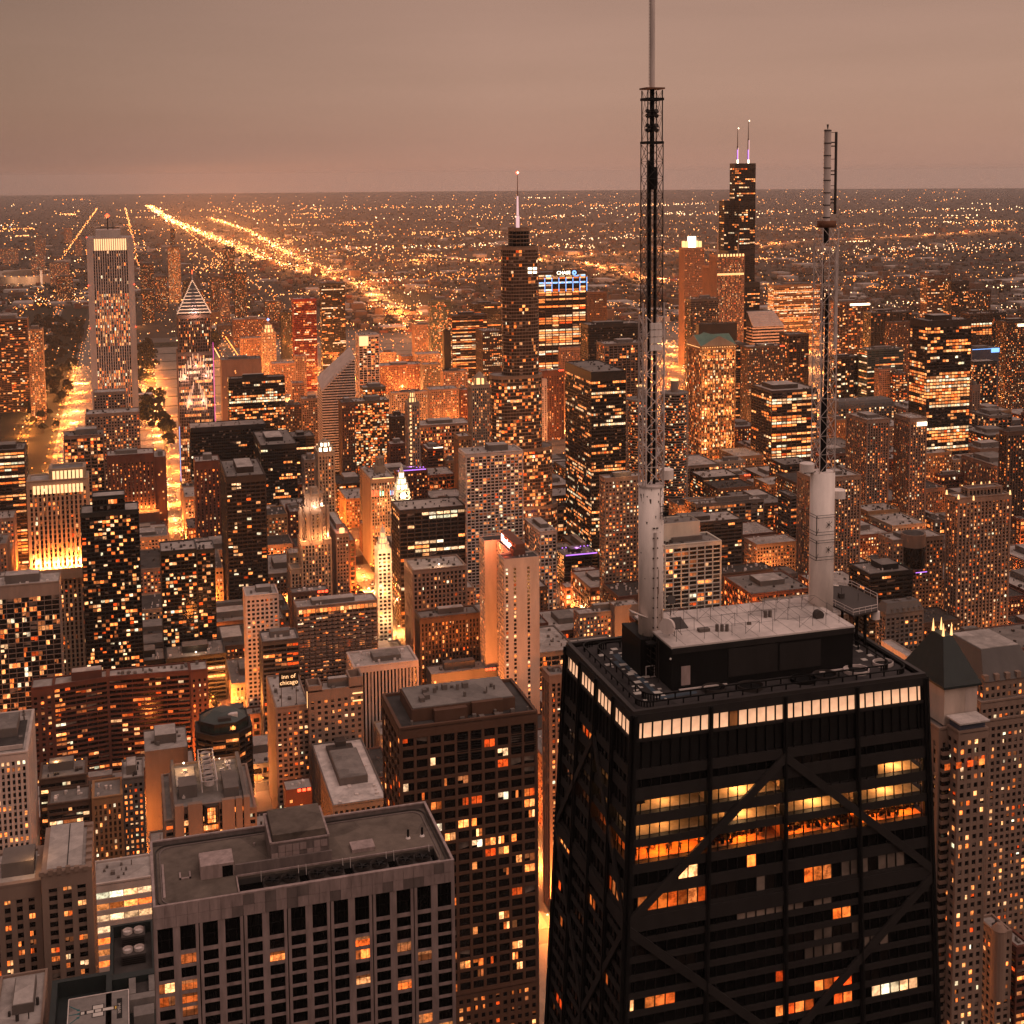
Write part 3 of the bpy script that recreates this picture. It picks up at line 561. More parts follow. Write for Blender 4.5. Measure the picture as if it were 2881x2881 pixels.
(-475.9,-982.5,-401.2,-948.5,88,'bronzedark','bands',0.15,'dark roofed slab behind the white balcony building',{'row': 1}),
(-401.3,-870.1,-347.4,-840.1,102,'whiteterra','frame',0.2,'white framed balcony building behind the rooftop railings',{'wings': [[-385.5,-872.8,-347.0,-850.8,118.0,'blank','whiteterra']]}),
(-564.5,-1037.4,-521.2,-1023.4,20,'redstone','bigwin',0.3,'low red lit block with a dark roof',{}),
(-579.6,-1055.9,-570.7,-1028.0,84,'greyglass','bands',0.2,'grey glass wedge office left of the far mast base',{}),
(-591.2,-957.9,-539.0,-925.3,128,'beige','ribbed',0.3,'beige apartment slab with stacked balconies behind the far mast',{}),
(-581.0,-798.0,-530.6,-775.4,108,'beige','grid',0.25,'beige tower with a round drum set in its roof',{'name': 'drum'}),
(-532.9,-780.5,-491.8,-748.1,90,'black','bands',0.15,'dark block with an overhanging pale roof and roof box',{'pent': 1}),
(-499.6,-696.7,-465.5,-682.7,80,'greystone','mansard',0.1,'grey mansard roofed block right of the roof platform',{}),
(-466.6,-675.6,-457.5,-639.2,62,'white','blank',0.0,'long plain white roof below the dark pyramid roof',{}),
(-542.6,-667.9,-515.6,-653.9,66,'beige','grid',0.2,'terraced beige block behind the dark pyramid roof',{}),
(-214.1,-250.2,-198.4,-226.8,228,'beige','parktower',0.1,'slim tower with a dark pyramid roof and four lit spikes',{'name': 'parktower'}),
(-322.2,-370.1,-293.2,-330.1,185,'beige','grid',0.3,'stepped tower with a big grey mansard roof at the edge',{'name': 'mansardright'}),
(-212.8,-226.9,-199.6,-218.9,213,'beige','grid',0.25,'narrow tower top with a white and blue roof cap',{'name': 'bluewing'}),
(-140.9,-509.3,-129.3,-495.3,140,'pinkstone','ribbed',0.2,'pink stepped tower squeezed beside the black tower',{}),
(-270.5,-289.7,-262.5,-275.7,90,'beige','grid',0.2,'beige tower with a round domed turret at the lower right',{'turret': 1}),
(-282.8,-291.7,-274.6,-277.7,80,'brick','bands',0.3,'brick balcony tower in the lower right corner',{}),
(-104.1,-1115.6,-91.6,-1026.9,85,'beige','grid',0.1,'beige block stepped up to a red glowing roof beside the gothic tower',{}),
(-67.1,-1073.1,-50.2,-1055.1,62,'limestone','verticals',0.15,'low gothic stone annex beside the buttressed tower',{}),
(-173.2,-1312.4,-164.5,-1292.4,84,'greystone','grid',0.15,'pale grey slab behind the curved front stone tower',{}),
(-118.2,-1350.5,-102.4,-1330.5,95,'greystone','blank',0.1,'grey stone block with a cluttered roof behind the gothic crown',{}),
]

FOOT = [(r[0], r[1], r[2], r[3]) for r in CITY]
def inside(x, y, m=0):
    return any(a-m < x < c+m and b-m < y < d+m for a, b, c, d in FOOT)
ROOFS = {'white': 'roof_pale', 'beige': 'roof_pale', 'limestone': 'roof_pale', 'black': 'roof_grey', 'bronze': 'roof_grey', 'granite': 'roof_dark', 'brick': 'roof_pale', 'greystone': 'roof_pale', 'brown': 'roof_grey', 'redstone': 'roof_pale', 'bronzedark': 'roof_pale'}
def kindname(l):
    for w, nme, c in (('hotel', 'hotel', 'hotel'), ('apartment', 'apartment_tower', 'apartment tower'), ('skyscraper', 'skyscraper', 'skyscraper'), ('office', 'office_building', 'office building'), ('hospital', 'hospital', 'hospital'), ('roof', 'building', 'building'), ('tower', 'tower', 'tower'), ('slab', 'office_building', 'office building')):
        if w in l: return nme, c
    return 'building', 'building'
DONE = {}
SINGLE = {'deco': 90, 'plain beige tower with two square roof turrets': 120, 'beige office tower beside the inn sign': 120, 'low building with four brilliant lit window bands': 40, 'white ribbed office tower with a dark roof well at the left edge': 140, 'beige apartment tower with glowing lanterns along its stepped top': 150, 'white framed balcony building behind the rooftop railings': 110}
SPECIAL = {'aon', 'nbc', 'donnelley', 'jewelers', 'parktower', 'mansardright', 'bluewing', 'marriott', 'octagon', 'hospital', 'helipad', 'fanroof', 'louver', 'bricklong', 'crown311', 'att', 'olympia', 'chase', 'slim', 'mather', 'london', 'whitetower', 'deco', 'beehive', 'lasalle', 'lanterns', 'drum'}
for r in CITY:
    x0, y0, x1, y1, Z, mat, stn, lit, lab, o = r
    nme, cat = kindname(lab)
    R = Rel(nme, lab, cat, round((x0+x1)/2, 1), round((y0+y1)/2, 1), 0)
    sp = o.get('name')
    DONE[sp or lab] = (R, r)
    if sp in ('parktower', 'marriott', 'octagon', 'helipad', 'fanroof', 'louver', 'hospital', 'olympia', 'bricklong'): continue
    near = y1 > -1250
    st = ST[stn]; roof = ROOFS.get(mat, rng.choice(('roof_pale', 'roof_grey')))
    kw = dict(run=o.get('run', 0))
    if stn == 'random': kw['mix'] = (.5, .12, .25, .13)
    if stn == 'curtain' and 'red' in lab: kw['mix'] = (.4, .4, .1, .1)
    if mat == 'glassgold': kw['mix'] = (.5, .3, .15, .05)
    if y1 < -2800: kw['mix'] = (.55, .25, .1, .1)
    if stn == 'whitecols': kw['mix'] = (.4, .1, .4, .1)
    if stn == 'ledge': kw['mix'] = (.3, .1, .5, .1)
    if sp == 'aon': kw['hot'] = lambda f: 2.4 if .62 < f < .82 or .08 < f < .2 or .42 < f < .52 else .35
    if sp == 'lasalle': kw['hot'] = lambda f: 2.4 if .55 < f < .75 or .25 < f < .45 else .6
    if sp == 'chase': kw['hot'] = lambda f: .55 if .78 < f < .95 else 1.6
    if stn in ('nbc',): kw['mix'] = (.5, .3, .1, .1)
    if stn == 'blank' : pass
    par = .9; z0 = 0
    if sp == 'mather': Z -= 0
    if sp == 'jewelers': pass
    if sp == 'donnelley': Z = 190
    if sp == 'mansardright': Z = 180
    if o.get('cap'): ST['_c'] = tuple(st[:6])+(o['cap'], st[7]); st = ST['_c']
    st2 = st
    tier(R, rectp(x0, y0, x1, y1), z0, Z, mat, st2, lit*(1.0 if stn != 'blank' else 0), rng, roof=roof, par=par, single=SINGLE.get(sp or lab, False), **kw)
    if stn == 'blank' and lit > 0:
        L = MB(); n_ = int((y1-y0)/5)
        for k in range(10):
            zz = rng.uniform(Z*.2, Z*.9); xx = rng.uniform(x0+2, x1-3); L.face([(xx, y1+.03-.12, zz), (xx+1.6, y1-.09, zz), (xx+1.6, y1-.09, zz+1.8), (xx, y1-.09, zz+1.8)])
        R.part('window', L, 'lit_warm', kind='stuff')
    if 'top' in o:
        a, b_, c = o['top']; tier(R, rectp(a, y0+6, b_, y1-2.5), Z-.05, c, mat, ST['curtain'], .08, rng, roof='roof_pale')
    for wg in o.get('wings', ()):
        tier(R, rectp(*wg[:4]), 0, wg[4], wg[6], ST[wg[5]], lit, rng, roof=roof)
        clutter(R, *wg[:4], wg[4], rng, pent=False)
    if sp not in ('aon', 'nbc', 'donnelley', 'jewelers', 'mansardright', 'bluewing', 'crown311', 'att', 'chase', 'slim', 'mather', 'deco') and 'top' not in o and 'roof below' not in lab:
        clutter(R, x0+1, y0+1, x1-1, y1-1, Z, rng, pent=o.get('pent', rng.random() < .75), pm=None if mat not in ('bronze', 'bronzedark', 'black') else mat)
def RR(k): return DONE[k]
def lampat(name, x, y, z, power, col=(1, .5, .17), r=1.0, spot=None):
    if name in ('flood_light', 'roof_lamp_light', 'party_light'): power *= 1.8; col = (col[0], col[1]*.85, col[2]*.8)
    d = bpy.data.lights.new(name, 'POINT'); d.energy = power; d.color = col; d.shadow_soft_size = r
    o = bpy.data.objects.new(name, d); o.location = (x, y, z); COL.objects.link(o); return o
def mbpart(R, name, mat, fn, **k):
    M = MB(); fn(M); return R.part(name, M, mat, **k)

# --- white striped skyscraper
R, r = RR('aon'); x0, y0, x1, y1, Z = r[:5]
M = MB()
for cxx, cyy in ((x0, y0), (x1, y0), (x1, y1), (x0, y1)):
    sx_ = 1 if cxx == x0 else -1; sy_ = 1 if cyy == y0 else -1
    M.prism([(cxx-.4*sx_, cyy-.4*sy_), (cxx+sx_*7.5, cyy-.4*sy_), (cxx+sx_*7.5, cyy+sy_*2), (cxx+sx_*2, cyy+sy_*7.5), (cxx-.4*sx_, cyy+sy_*7.5)][::(1 if sx_*sy_ > 0 else -1)], 0, Z+.4)
R.part('corner_pier', M, 'white', kind='stuff')
G = MB(); nn = 15
for k in range(nn):
    u = x0+8.2+(x1-x0-16.4)*k/(nn); G.face([(u+.35, y1+.25, Z-15.5), (u+1.9, y1+.25, Z-15.5), (u+1.9, y1+.25, Z-.8), (u+.35, y1+.25, Z-.8)])
R.part('glowing_panel', G, 'lit_full', kind='stuff')
mbpart(R, 'penthouse', 'white', lambda M: M.box(x0+15, y0+10, x1-11, y1-14, Z, Z+10))
mbpart(R, 'antenna', 'steel_grey', lambda M: (M.tube((x1-26, y1-22, Z+10), (x1-26, y1-22, Z+26), .8, 6), M.tube((x0+24, y1-22, Z+10), (x0+24, y1-22, Z+20), .5, 6), M.box(x0+16, y1-26, x1-12, y1-25, Z+12, Z+13)))
mbpart(R, 'beacon', 'lamp_red', lambda M: (M.octa((x1-26, y1-22, Z+28), 3.2), [M.octa(q, .9) for q in ((x0, y1, Z+1.5), (x1, y1, Z+1.5), (x0, y1+1, Z-60), (x1, y1+1, Z-60), (x0, y1+1, Z-115), (x1, y1+1, Z-115))]))
# --- pointed glass tower with lit chevrons
R = Rel('skyscraper', 'pointed glass skyscraper with lit chevron setbacks and a thin red tipped spire', 'skyscraper', 8.5, -1520)
px0, px1, py0, py1 = -13, 30.5, -1541, -1500
FOOT.append((px0, py0, px1, py1))
tier(R, rectp(px0, py0, px1, py1), 0, 203, 'pinkstone', ST['tightvert'], .42, rng, run=1)
tier(R, rectp(px0+2, py0+2, px1-2, py1-1.5), 203, 250, 'pinkstone', ST['tightvert'], .2, rng)
xm = (px0+px1)/2
M = MB(); G = MB(); L2 = MB()
# four gable faces meeting in a spire
for k, (ax, ay, bx, by) in enumerate(((px1-2, py1-1.5, px0+2, py1-1.5), (px0+2, py1-1.5, px0+2, py0+2), (px0+2, py0+2, px1-2, py0+2), (px1-2, py0+2, px1-2, py1-1.5))):
    M.face([(ax, ay, 252), (bx, by, 252), (xm, (py0+py1)/2, 292)])
for k in range(9):
    t_ = k/9; zz = 253+t_*36
    w = (px1-px0-4)/2*(1-t_)+.4; d = (py1-py0-3.5)/2*(1-t_)+.4; ym = (py0+py1)/2+.25
    G.box(xm-w, ym-d, xm+w, ym+d, zz, zz+1.2)
    for sg in (-1, 1):
        L2.face([(xm+sg*w*.95, ym+d+.08, zz+.1), (xm+sg*w*.25, ym+d+.08, zz+.1), (xm+sg*w*.25, ym+d+.08, zz+.95), (xm+sg*w*.95, ym+d+.08, zz+.95)])
R.part('pyramid_roof', M, 'greyglass'); R.part('roof_band', G, 'steel_pale', kind='stuff')
for sg in (-1, 1):
    for q in range(22):
        t_ = q/21; w = (px1-px0-4)/2*(1-t_)+.6; L2.octa((xm+sg*w, (py0+py1)/2+.3+((py1-py0-3.5)/2)*(1-t_)+.4, 253+t_*39), .95)
    # chevron tiers of lamps on the setbacks
for base, spread in ((186, 1), (150, .55)):
    for sg in (-1, 1):
        for q in range(6):
            xx = xm+sg*(3.2+q*3.1*spread); zt = base+16-q*4.2
            L2.face([(xx-.35, py1+.6, zt-9-q), (xx+.35, py1+.6, zt-9-q), (xx+.35, py1+.6, zt), (xx-.35, py1+.6, zt)])
R.part('crown_light', L2, 'crown_soft', kind='stuff')
mbpart(R, 'spire', 'steel_pale', lambda M: M.tube((xm, (py0+py1)/2, 290), (xm, (py0+py1)/2, 303), .7, 6, .2))
mbpart(R, 'beacon', 'lamp_red', lambda M: M.octa((xm, (py0+py1)/2, 303), .8, 0, 3.5))
mbpart(R, 'light_strip', 'lamp_magenta', lambda M: M.box(px0-.6, py1-1, px0-.2, py1, 60, 215))
mbpart(R, 'light_strip', 'lamp_blue', lambda M: M.box(px1+.2, py1-1, px1+.6, py1, 40, 110))
[lampat('flood_light', xm+d_, py1+5, z_, 7000, (1, .72, .6), 1) for d_, z_ in ((-13, 172), (13, 172), (0, 186), (-8, 140), (8, 140), (0, 253))]
# --- floodlit striped tower: ledge with lamps, two glowing crown bands
R, r = RR('nbc'); x0, y0, x1, y1, Z = r[:5]
tier(R, rectp(x0+2, y0+2, x1-17, y1-3), Z, Z+8, 'limestone', ST['nbc'], 0, rng)
mbpart(R, 'ledge', 'limestone', lambda M: M.box(x0, y1-.4, x1, y1+5, 100, 109))
FL = MB()
for k in range(12):
    u = x0+2+(x1-x0-4)*k/11; FL.box(u-.5, y1+3.2, u+.5, y1+4, 109, 109.8)
    if k % 2 == 0: lampat('flood_light', u, y1+2.4, 112, 52000, (1, .30, .06), .5)
R.part('floodlight', FL, 'lamp_orange', kind='stuff')
G = MB()
for z_, a, b_ in ((Z-10, x0+4, x1-3), (Z+.6, x0+4, x1-19)):
    nn = int((b_-a)/3)
    for k in range(nn): G.face([(a+k*3+.3, (y1+1.62) if z_ < Z else y1-1.2, z_), (a+k*3+2.4, (y1+1.62) if z_ < Z else y1-1.2, z_), (a+k*3+2.4, (y1+1.62) if z_ < Z else y1-1.2, z_+7), (a+k*3+.3, (y1+1.62) if z_ < Z else y1-1.2, z_+7)])
R.part('crown_panel', G, 'lit_full', kind='stuff')
# --- rounded glass supertall with spire
R = Rel('skyscraper', 'stepped rounded glass skyscraper with a pink lit spire and red beacon', 'skyscraper', -306, -1160); R.root.location.x -= 6
wallmat('bronzetan', (.21, .14, .10), .5)
def stadium(x0, x1, y0, y1, n=7):
    r_ = (y1-y0)/2; ym = (y0+y1)/2; P_ = []
    for k in range(n+1): t_ = -pi/2+pi*k/n; P_.append((x1-r_*.8+r_*.8*cos(t_), ym+r_*sin(t_)))
    for k in range(n+1): t_ = pi/2+pi*k/n; P_.append((x0+r_*.8+r_*.8*cos(t_), ym+r_*sin(t_)))
    return P_
hotT = None
tier(R, stadium(-352, -271, -1186, -1146), 0, 64, 'bronzetan', ST['trump'], .3, rng, glass='glass_brown', roof='roof_grey')
tier(R, stadium(-346, -274, -1184, -1146), 64, 128, 'bronzetan', ST['trump'], .28, rng, glass='glass_brown', roof='roof_grey')
tier(R, stadium(-334, -276, -1180, -1145), 128, 208, 'bronzetan', ST['trump'], .25, rng, glass='glass_brown', roof='roof_pale')
tier(R, stadium(-330, -289, -1176, -1146), 208, 346, 'bronzetan', ST['trump'], .09, rng, glass='glass_brown', roof='roof_dark')
tier(R, stadium(-320, -297, -1172, -1148), 346, 366, 'bronzetan', ST['trump'], 0, rng, glass='glass_black', roof='roof_dark')
FOOT.append((-352, -1186, -271, -1146))
mbpart(R, 'spire', 'lamp_pink', lambda M: (M.tube((-307.5, -1160, 366), (-307.5, -1160, 379), 1.9, 10), M.tube((-307.5, -1160, 379.4), (-307.5, -1160, 400), 1.3, 8, .9)))
mbpart(R, 'spire_mast', 'rust', lambda M: M.tube((-307.5, -1160, 400), (-307.5, -1160, 423), .5, 6, .3))
mbpart(R, 'beacon', 'lamp_red', lambda M: M.octa((-307.5, -1160, 425), 2.0)); mbpart(R, 'beacon_core', 'crown_white', lambda M: M.octa((-307.5, -1158.5, 425), 1.2))
mbpart(R, 'sky_lobby_window', 'crown_white', lambda M: [M.face([(a, -1145.6, z_), (a+4.2, -1145.6, z_), (a+4.2, -1145.6, z_+2.4), (a, -1145.6, z_+2.4)]) for a, z_ in ((-324, 322), (-318.5, 322), (-324, 318), (-318.5, 318))])
# --- twin corncob towers
def corncob(cx, cyy, lab):
    R = Rel('apartment_tower', lab, 'apartment tower', cx, cyy); FOOT.append((cx-17, cyy-17, cx+17, cyy+17))
    n = 48; poly = [(cx+14.5*cos(2*pi*k/n), cyy+14.5*sin(2*pi*k/n)) for k in range(n)]
    G = MB(); G.prism(poly, 0, 165); R.part('glazing', G, 'glass_dark')
    W = MB(); L = MB(); s0 = L.slot('lit_warm'); s1 = L.slot('lit_orange'); s2 = L.slot('lit_white')
    for f in range(52):
        z = 6+f*3.02; P2 = []
        for k in range(64):
            t_ = 2*pi*k/64; rr = 16.2+.9*abs(cos(8*t_)); P2.append((cx+rr*cos(t_), cyy+rr*sin(t_)))
        W.prism(P2, z, z+.85)
        for k in range(n):
            if rng.random() < .26:
                a, b_ = poly[k], poly[(k+1) % n]; kx = 1.006
                q = [((a[0]-cx)*kx+cx, (a[1]-cyy)*kx+cyy), ((b_[0]-cx)*kx+cx, (b_[1]-cyy)*kx+cyy)]
                L.face([(*q[0], z+1), (*q[1], z+1), (*q[1], z+2.8), (*q[0], z+2.8)], rng.choice((s0, s0, s1, s2)))
    R.part('balcony_ring', W, 'concrete', kind='stuff'); R.part('window', L, L.slots, kind='stuff')
    M = MB(); M.prism([(cx+16.5*cos(2*pi*k/32), cyy+16.5*sin(2*pi*k/32)) for k in range(32)], 163.5, 165.3); R.part('roof', M, 'roof_grey')
    M = MB(); M.tube((cx, cyy, 165), (cx, cyy, 179), 4.6, 20); R.part('core', M, 'concrete')
    M = MB(); M.tube((cx, cyy, 179), (cx, cyy, 180.6), 4.9, 20); R.part('crown_light', M, 'crown_gold')
corncob(-474.5, -1207, 'round corncob tower just behind the lattice of the taller mast'); corncob(-529, -1236, 'round corncob tower in front of the green gabled tower flank')
# --- black stepped supertall with two antennas
R = Rel('skyscraper', 'black stepped skyscraper rising above the horizon with twin lit antennas', 'skyscraper', -1076, -2211); R.root.location.x -= 14
xs_ = [-1110.3, -1087.4, -1064.5, -1041.7]; ys_ = [-2245.3, -2222.4, -2199.5, -2176.7]
FOOT.append((-1111, -2246, -1041, -2176))
W_ = ST['willis']
def wt(a, b_, c, d_, z0, z1, lit): tier(R, rectp(xs_[a], ys_[b_], xs_[c], ys_[d_]), z0, z1, 'black', W_, lit, rng, glass='glass_black', roof='roof_dark', run=1, blind=0)
wt(0, 0, 3, 3, 0, 206, .25)
wt(1, 1, 3, 3, 206, 270, .2); wt(0, 0, 1, 2, 206, 270, .2); wt(1, 0, 2, 1, 206, 270, .2)
wt(1, 1, 3, 2, 270, 368, .22); wt(1, 2, 2, 3, 270, 368, .22); wt(0, 1, 1, 2, 270, 368, .22); wt(1, 0, 2, 1, 270, 368, .2)
wt(0, 1, 2, 2, 368, 442, .42)
for ax, zt in ((-1099, 527), (-1075.5, 512)):
    mbpart(R, 'antenna', 'steel_grey', lambda M: (M.tube((ax, -2211, 442), (ax, -2211, zt-35), 1.7, 8, 1.3), M.tube((ax, -2211, zt-35), (ax, -2211, zt), .9, 6, .4)))
    mbpart(R, 'antenna_light', 'lamp_pink', lambda M: M.box(ax-1.5, -2209, ax+.2, -2208.6, 446, zt-38))
    mbpart(R, 'antenna_light', 'crown_white', lambda M: (M.octa((ax, -2207, zt), 1.6), M.box(ax-1.2, -2209, ax+2.2, -2208.4, 443, 450)))
mbpart(R, 'antenna_light', 'lamp_purple', lambda M: [M.box(ax+.4, -2209, ax+1.7, -2208.6, 446, 470) for ax in (-1099, -1075.5)])
# --- granite tower with white crown; spired neighbour
R, r = RR('crown311'); x0, y0, x1, y1, Z = r[:5]; xm, ym = (x0+x1)/2, (y0+y1)/2
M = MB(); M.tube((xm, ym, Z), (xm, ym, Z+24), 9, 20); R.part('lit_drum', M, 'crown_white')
M = MB()
for sx_, sy_ in ((-1, -1), (1, -1), (1, 1), (-1, 1)): M.tube((xm+sx_*16, ym+sy_*9, Z), (xm+sx_*16, ym+sy_*9, Z+14), 3.4, 12)
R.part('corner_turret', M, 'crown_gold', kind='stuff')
R, r = RR('att'); x0, y0, x1, y1, Z = r[:5]
for ax in (x0+9, x1-6): mbpart(R, 'spire', 'limestone', lambda M: (M.tube((ax, (y0+y1)/2+8, Z), (ax, (y0+y1)/2+8, Z+42), 1.9, 6, .2)))
mbpart(R, 'crown_lamp', 'crown_gold', lambda M: [M.box(x0+2+k*6.5, y1+.3, x0+5+k*6.5, y1+1.4, Z-3.5, Z+1.5) for k in range(9)], kind='stuff')
mbpart(R, 'crown_lamp', 'crown_gold', lambda M: [M.box(x0+2+k*2.2, y1+.3, x0+3.3+k*2.2, y1+1.0, Z-40, Z-36) for k in range(26)], kind='stuff')
# --- bank tower with blue fins and sign
R, r = RR('chase'); x0, y0, x1, y1, Z = r[:5]
nf_ = 7; bw = (x1-x0)/nf_
mbpart(R, 'blue_fin', 'lamp_blue', lambda M: [M.box(x0+k*bw-.5, y1+.4, x0+k*bw+.5, y1+1.0, 222, 246) for k in range(nf_+1)], kind='stuff')
mbpart(R, 'blue_panel', 'lamp_blue', lambda M: [M.box(x0+k*bw+2.6, y1+.3, x0+(k+1)*bw-2.6, y1+.6, 236, 238.5) for k in range(nf_)]+[M.box(x0+k*bw+2.8, y1+.3, x0+(k+1)*bw-2.8, y1+.6, 247.5, 250) for k in (0, 1, 5)], kind='stuff')
def text_part(R, s, size, loc, rot, mat, depth=.15, font_space=1.0, name='sign_lettering', align='CENTER'):
    cu = bpy.data.curves.new(name, 'FONT'); cu.body = s; cu.size = size; cu.extrude = depth; cu.align_x = align; cu.align_y = 'CENTER'; cu.space_character = font_space; cu.resolution_u = 3
    t_ = bpy.data.objects.new(name, cu); COL.objects.link(t_); bpy.context.view_layer.update()
    me = bpy.data.meshes.new_from_object(t_.evaluated_get(bpy.context.evaluated_depsgraph_get())); bpy.data.objects.remove(t_); bpy.data.curves.remove(cu)
    me.materials.clear(); me.materials.append(MATS[mat])
    o = bpy.data.objects.new(name, me); COL.objects.link(o); o.rotation_euler = rot; o['kind'] = 'stuff'
    o.parent = R.root; o.location = (loc[0]-R.o[0], loc[1]-R.o[1], loc[2]-R.o[2]); return o
NORTH = (pi/2, 0, pi)      # text readable from the north
mbpart(R, 'sign_board', 'bronze', lambda M: M.box(-663, y1+.3, -618, y1+.8, 249, 259.5))
text_part(R, 'CHASE', 8.2, (-637, y1+1.1, 254), NORTH, 'crown_white', .25)
M = MB(); M.tube((-656.5, y1+.9, 254), (-656.5, y1+1.6, 254), 4.2, 8); R.part('sign_emblem', M, 'lamp_blue')
M = MB(); M.tube((-656.5, y1+1.6, 254), (-656.5, y1+1.9, 254), 1.6, 4); R.part('sign_emblem', M, 'bronze')
# --- green gabled tower
R, r = RR('donnelley'); x0, y0, x1, y1, Z = r[:5]; Z = 191
xm, ym = (x0+x1)/2, (y0+y1)/2
def gables(M):
    e_ = 1.2; zr = Z+13
    M.face([(x0-e_, y0-e_, Z), (x0-e_, y1+e_, Z), (xm, y1+e_, zr), (xm, y0-e_, zr)]); M.face([(x1+e_, y1+e_, Z), (x1+e_, y0-e_, Z), (xm, y0-e_, zr), (xm, y1+e_, zr)])
    M.face([(x0-e_, y0-e_, Z+.1), (x1+e_, y0-e_, Z+.1), (x1+e_, ym, zr+.1), (x0-e_, ym, zr+.1)]); M.face([(x1+e_, y1+e_, Z+.1), (x0-e_, y1+e_, Z+.1), (x0-e_, ym, zr+.1), (x1+e_, ym, zr+.1)])
mbpart(R, 'gabled_roof', 'copper_green', gables)
mbpart(R, 'pediment', 'limestone', lambda M: (M.hexa([(x0-1, y1+1.3, Z), (x1+1, y1+1.3, Z), (x1+1, y1+1.9, Z), (x0-1, y1+1.9, Z), (xm-1, y1+1.3, Z+13), (xm+1, y1+1.3, Z+13), (xm+1, y1+1.9, Z+13), (xm-1, y1+1.9, Z+13)]), M.hexa([(x1+1.3, y0-1, Z), (x1+1.9, y0-1, Z), (x1+1.9, y1+1, Z), (x1+1.3, y1+1, Z), (x1+1.3, ym-1, Z+13), (x1+1.9, ym-1, Z+13), (x1+1.9, ym+1, Z+13), (x1+1.3, ym+1, Z+13)])))
mbpart(R, 'crown_lamp', 'crown_gold', lambda M: [M.octa((x0+2+k*3.6, y1+1.2, zz), .75) for k in range(14) for zz in (Z-2, Z-18)]+[M.octa((x1+1.2, y0+2+k*3.6, Z-2), .75) for k in range(12)]+[M.box(xx-.3, y1+.9, xx+.3, y1+1.3, z_, z_+6) for xx in (x0+6, x0+18, xm, x1-18, x1-6) for z_ in (30, 52, 74, 96, 118, 140, 160)], kind='stuff')
for zz in (20, 60, 100, 140, 178):
    for xx in (x0+8, x1-8): lampat('flood_light', xx, y1+6, zz, 5200, (1, .55, .22))
# --- sloping louvre building
R, r = RR('louver'); x0, y0, x1, y1, Z = r[:5]
M = MB()
for k in range(20): M.box(x0, y0, x1, y1, k*6.2+2, k*6.2+5)
R.part('spandrel', M, 'white', kind='stuff'); mbpart(R, 'glazing', 'glass_dark', lambda M: M.box(x0+.5, y0+.5, x1-.5, y1-.5, 0, 124))
M = MB()
for k in range(9):
    t_ = k/9; M.hexa([(x0+t_*10, y1-t_*26-3, 124+t_*28), (x1, y1-t_*26-3, 124+t_*28), (x1, y1-t_*26, 124+t_*28), (x0+t_*10, y1-t_*26, 124+t_*28)]+[(x0+t_*10, y1-t_*26-3, 127+t_*28), (x1, y1-t_*26-3, 127+t_*28), (x1, y1-t_*26, 125.2+t_*28), (x0+t_*10, y1-t_*26, 125.2+t_*28)])
R.part('roof_louvre', M, 'white', kind='stuff')
mbpart(R, 'roof', 'greyglass', lambda M: M.hexa([(x0, y0-1, 124), (x1, y0-1, 124), (x1, y1-1, 124), (x0, y1-1, 124), (x0+10, y0-1, 153), (x1, y0-1, 153), (x1, y1-2, 125), (x0, y1-2, 125)]))
# --- slanted diamond top tower
R = Rel('office_building', 'white banded tower with a steeply slanted diamond shaped roof', 'office building', -193, -1672)
sx0, sx1, sy0, sy1 = -219, -171, -1694, -1650; FOOT.append((sx0, sy0, sx1, sy1))
mbpart(R, 'glazing', 'glass_dark', lambda M: M.hexa([(sx0+.5, sy0+.5, 0), (sx1-.5, sy0+.5, 0), (sx1-.5, sy1-.5, 0), (sx0+.5, sy1-.5, 0), (sx0+.5, sy0+.5, 176), (sx1-.5, sy0+.5, 134), (sx1-.5, sy1-.5, 120), (sx0+.5, sy1-.5, 166)]))
M = MB()
for k in range(46):
    z = 4+k*3.75
    f_ = (z-122)/46 if z > 122 else 0
    xr_ = sx1-f_*48
    if xr_ < sx0+3: break
    M.box(sx0, sy0, xr_, sy1, z, z+1.9)
R.part('spandrel', M, 'white', kind='stuff')
mbpart(R, 'sloped_roof', 'white', lambda M: M.hexa([(sx0-.3, sy0, 175.5), (sx1+.3, sy0, 133.5), (sx1+.3, sy1+.3, 119.5), (sx0-.3, sy1+.3, 165.5), (sx0-.3, sy0, 177), (sx1+.3, sy0, 135), (sx1+.3, sy1+.3, 121), (sx0-.3, sy1+.3, 167)]))
# --- crowns of the old stone towers
R, r = RR('jewelers'); x0, y0, x1, y1, Z = r[:5]; xm, ym = (x0+x1)/2, (y0+y1)/2
mbpart(R, 'crown', 'limestone', lambda M: [M.tube((xm+9*cos(k*pi/4), ym+7*sin(k*pi/4), Z), (xm+9*cos(k*pi/4), ym+7*sin(k*pi/4), Z+9), 1.0, 8) for k in range(8)], kind='stuff')
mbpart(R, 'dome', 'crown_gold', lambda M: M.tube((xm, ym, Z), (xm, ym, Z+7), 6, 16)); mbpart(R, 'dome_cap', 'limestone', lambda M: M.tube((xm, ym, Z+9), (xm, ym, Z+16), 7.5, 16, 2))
mbpart(R, 'turret', 'crown_gold', lambda M: [M.tube((a, b_, Z), (a, b_, Z+4.5), 1.5, 8, .4) for a in (x0+2, x1-2) for b_ in (y0+2, y1-2)], kind='stuff')
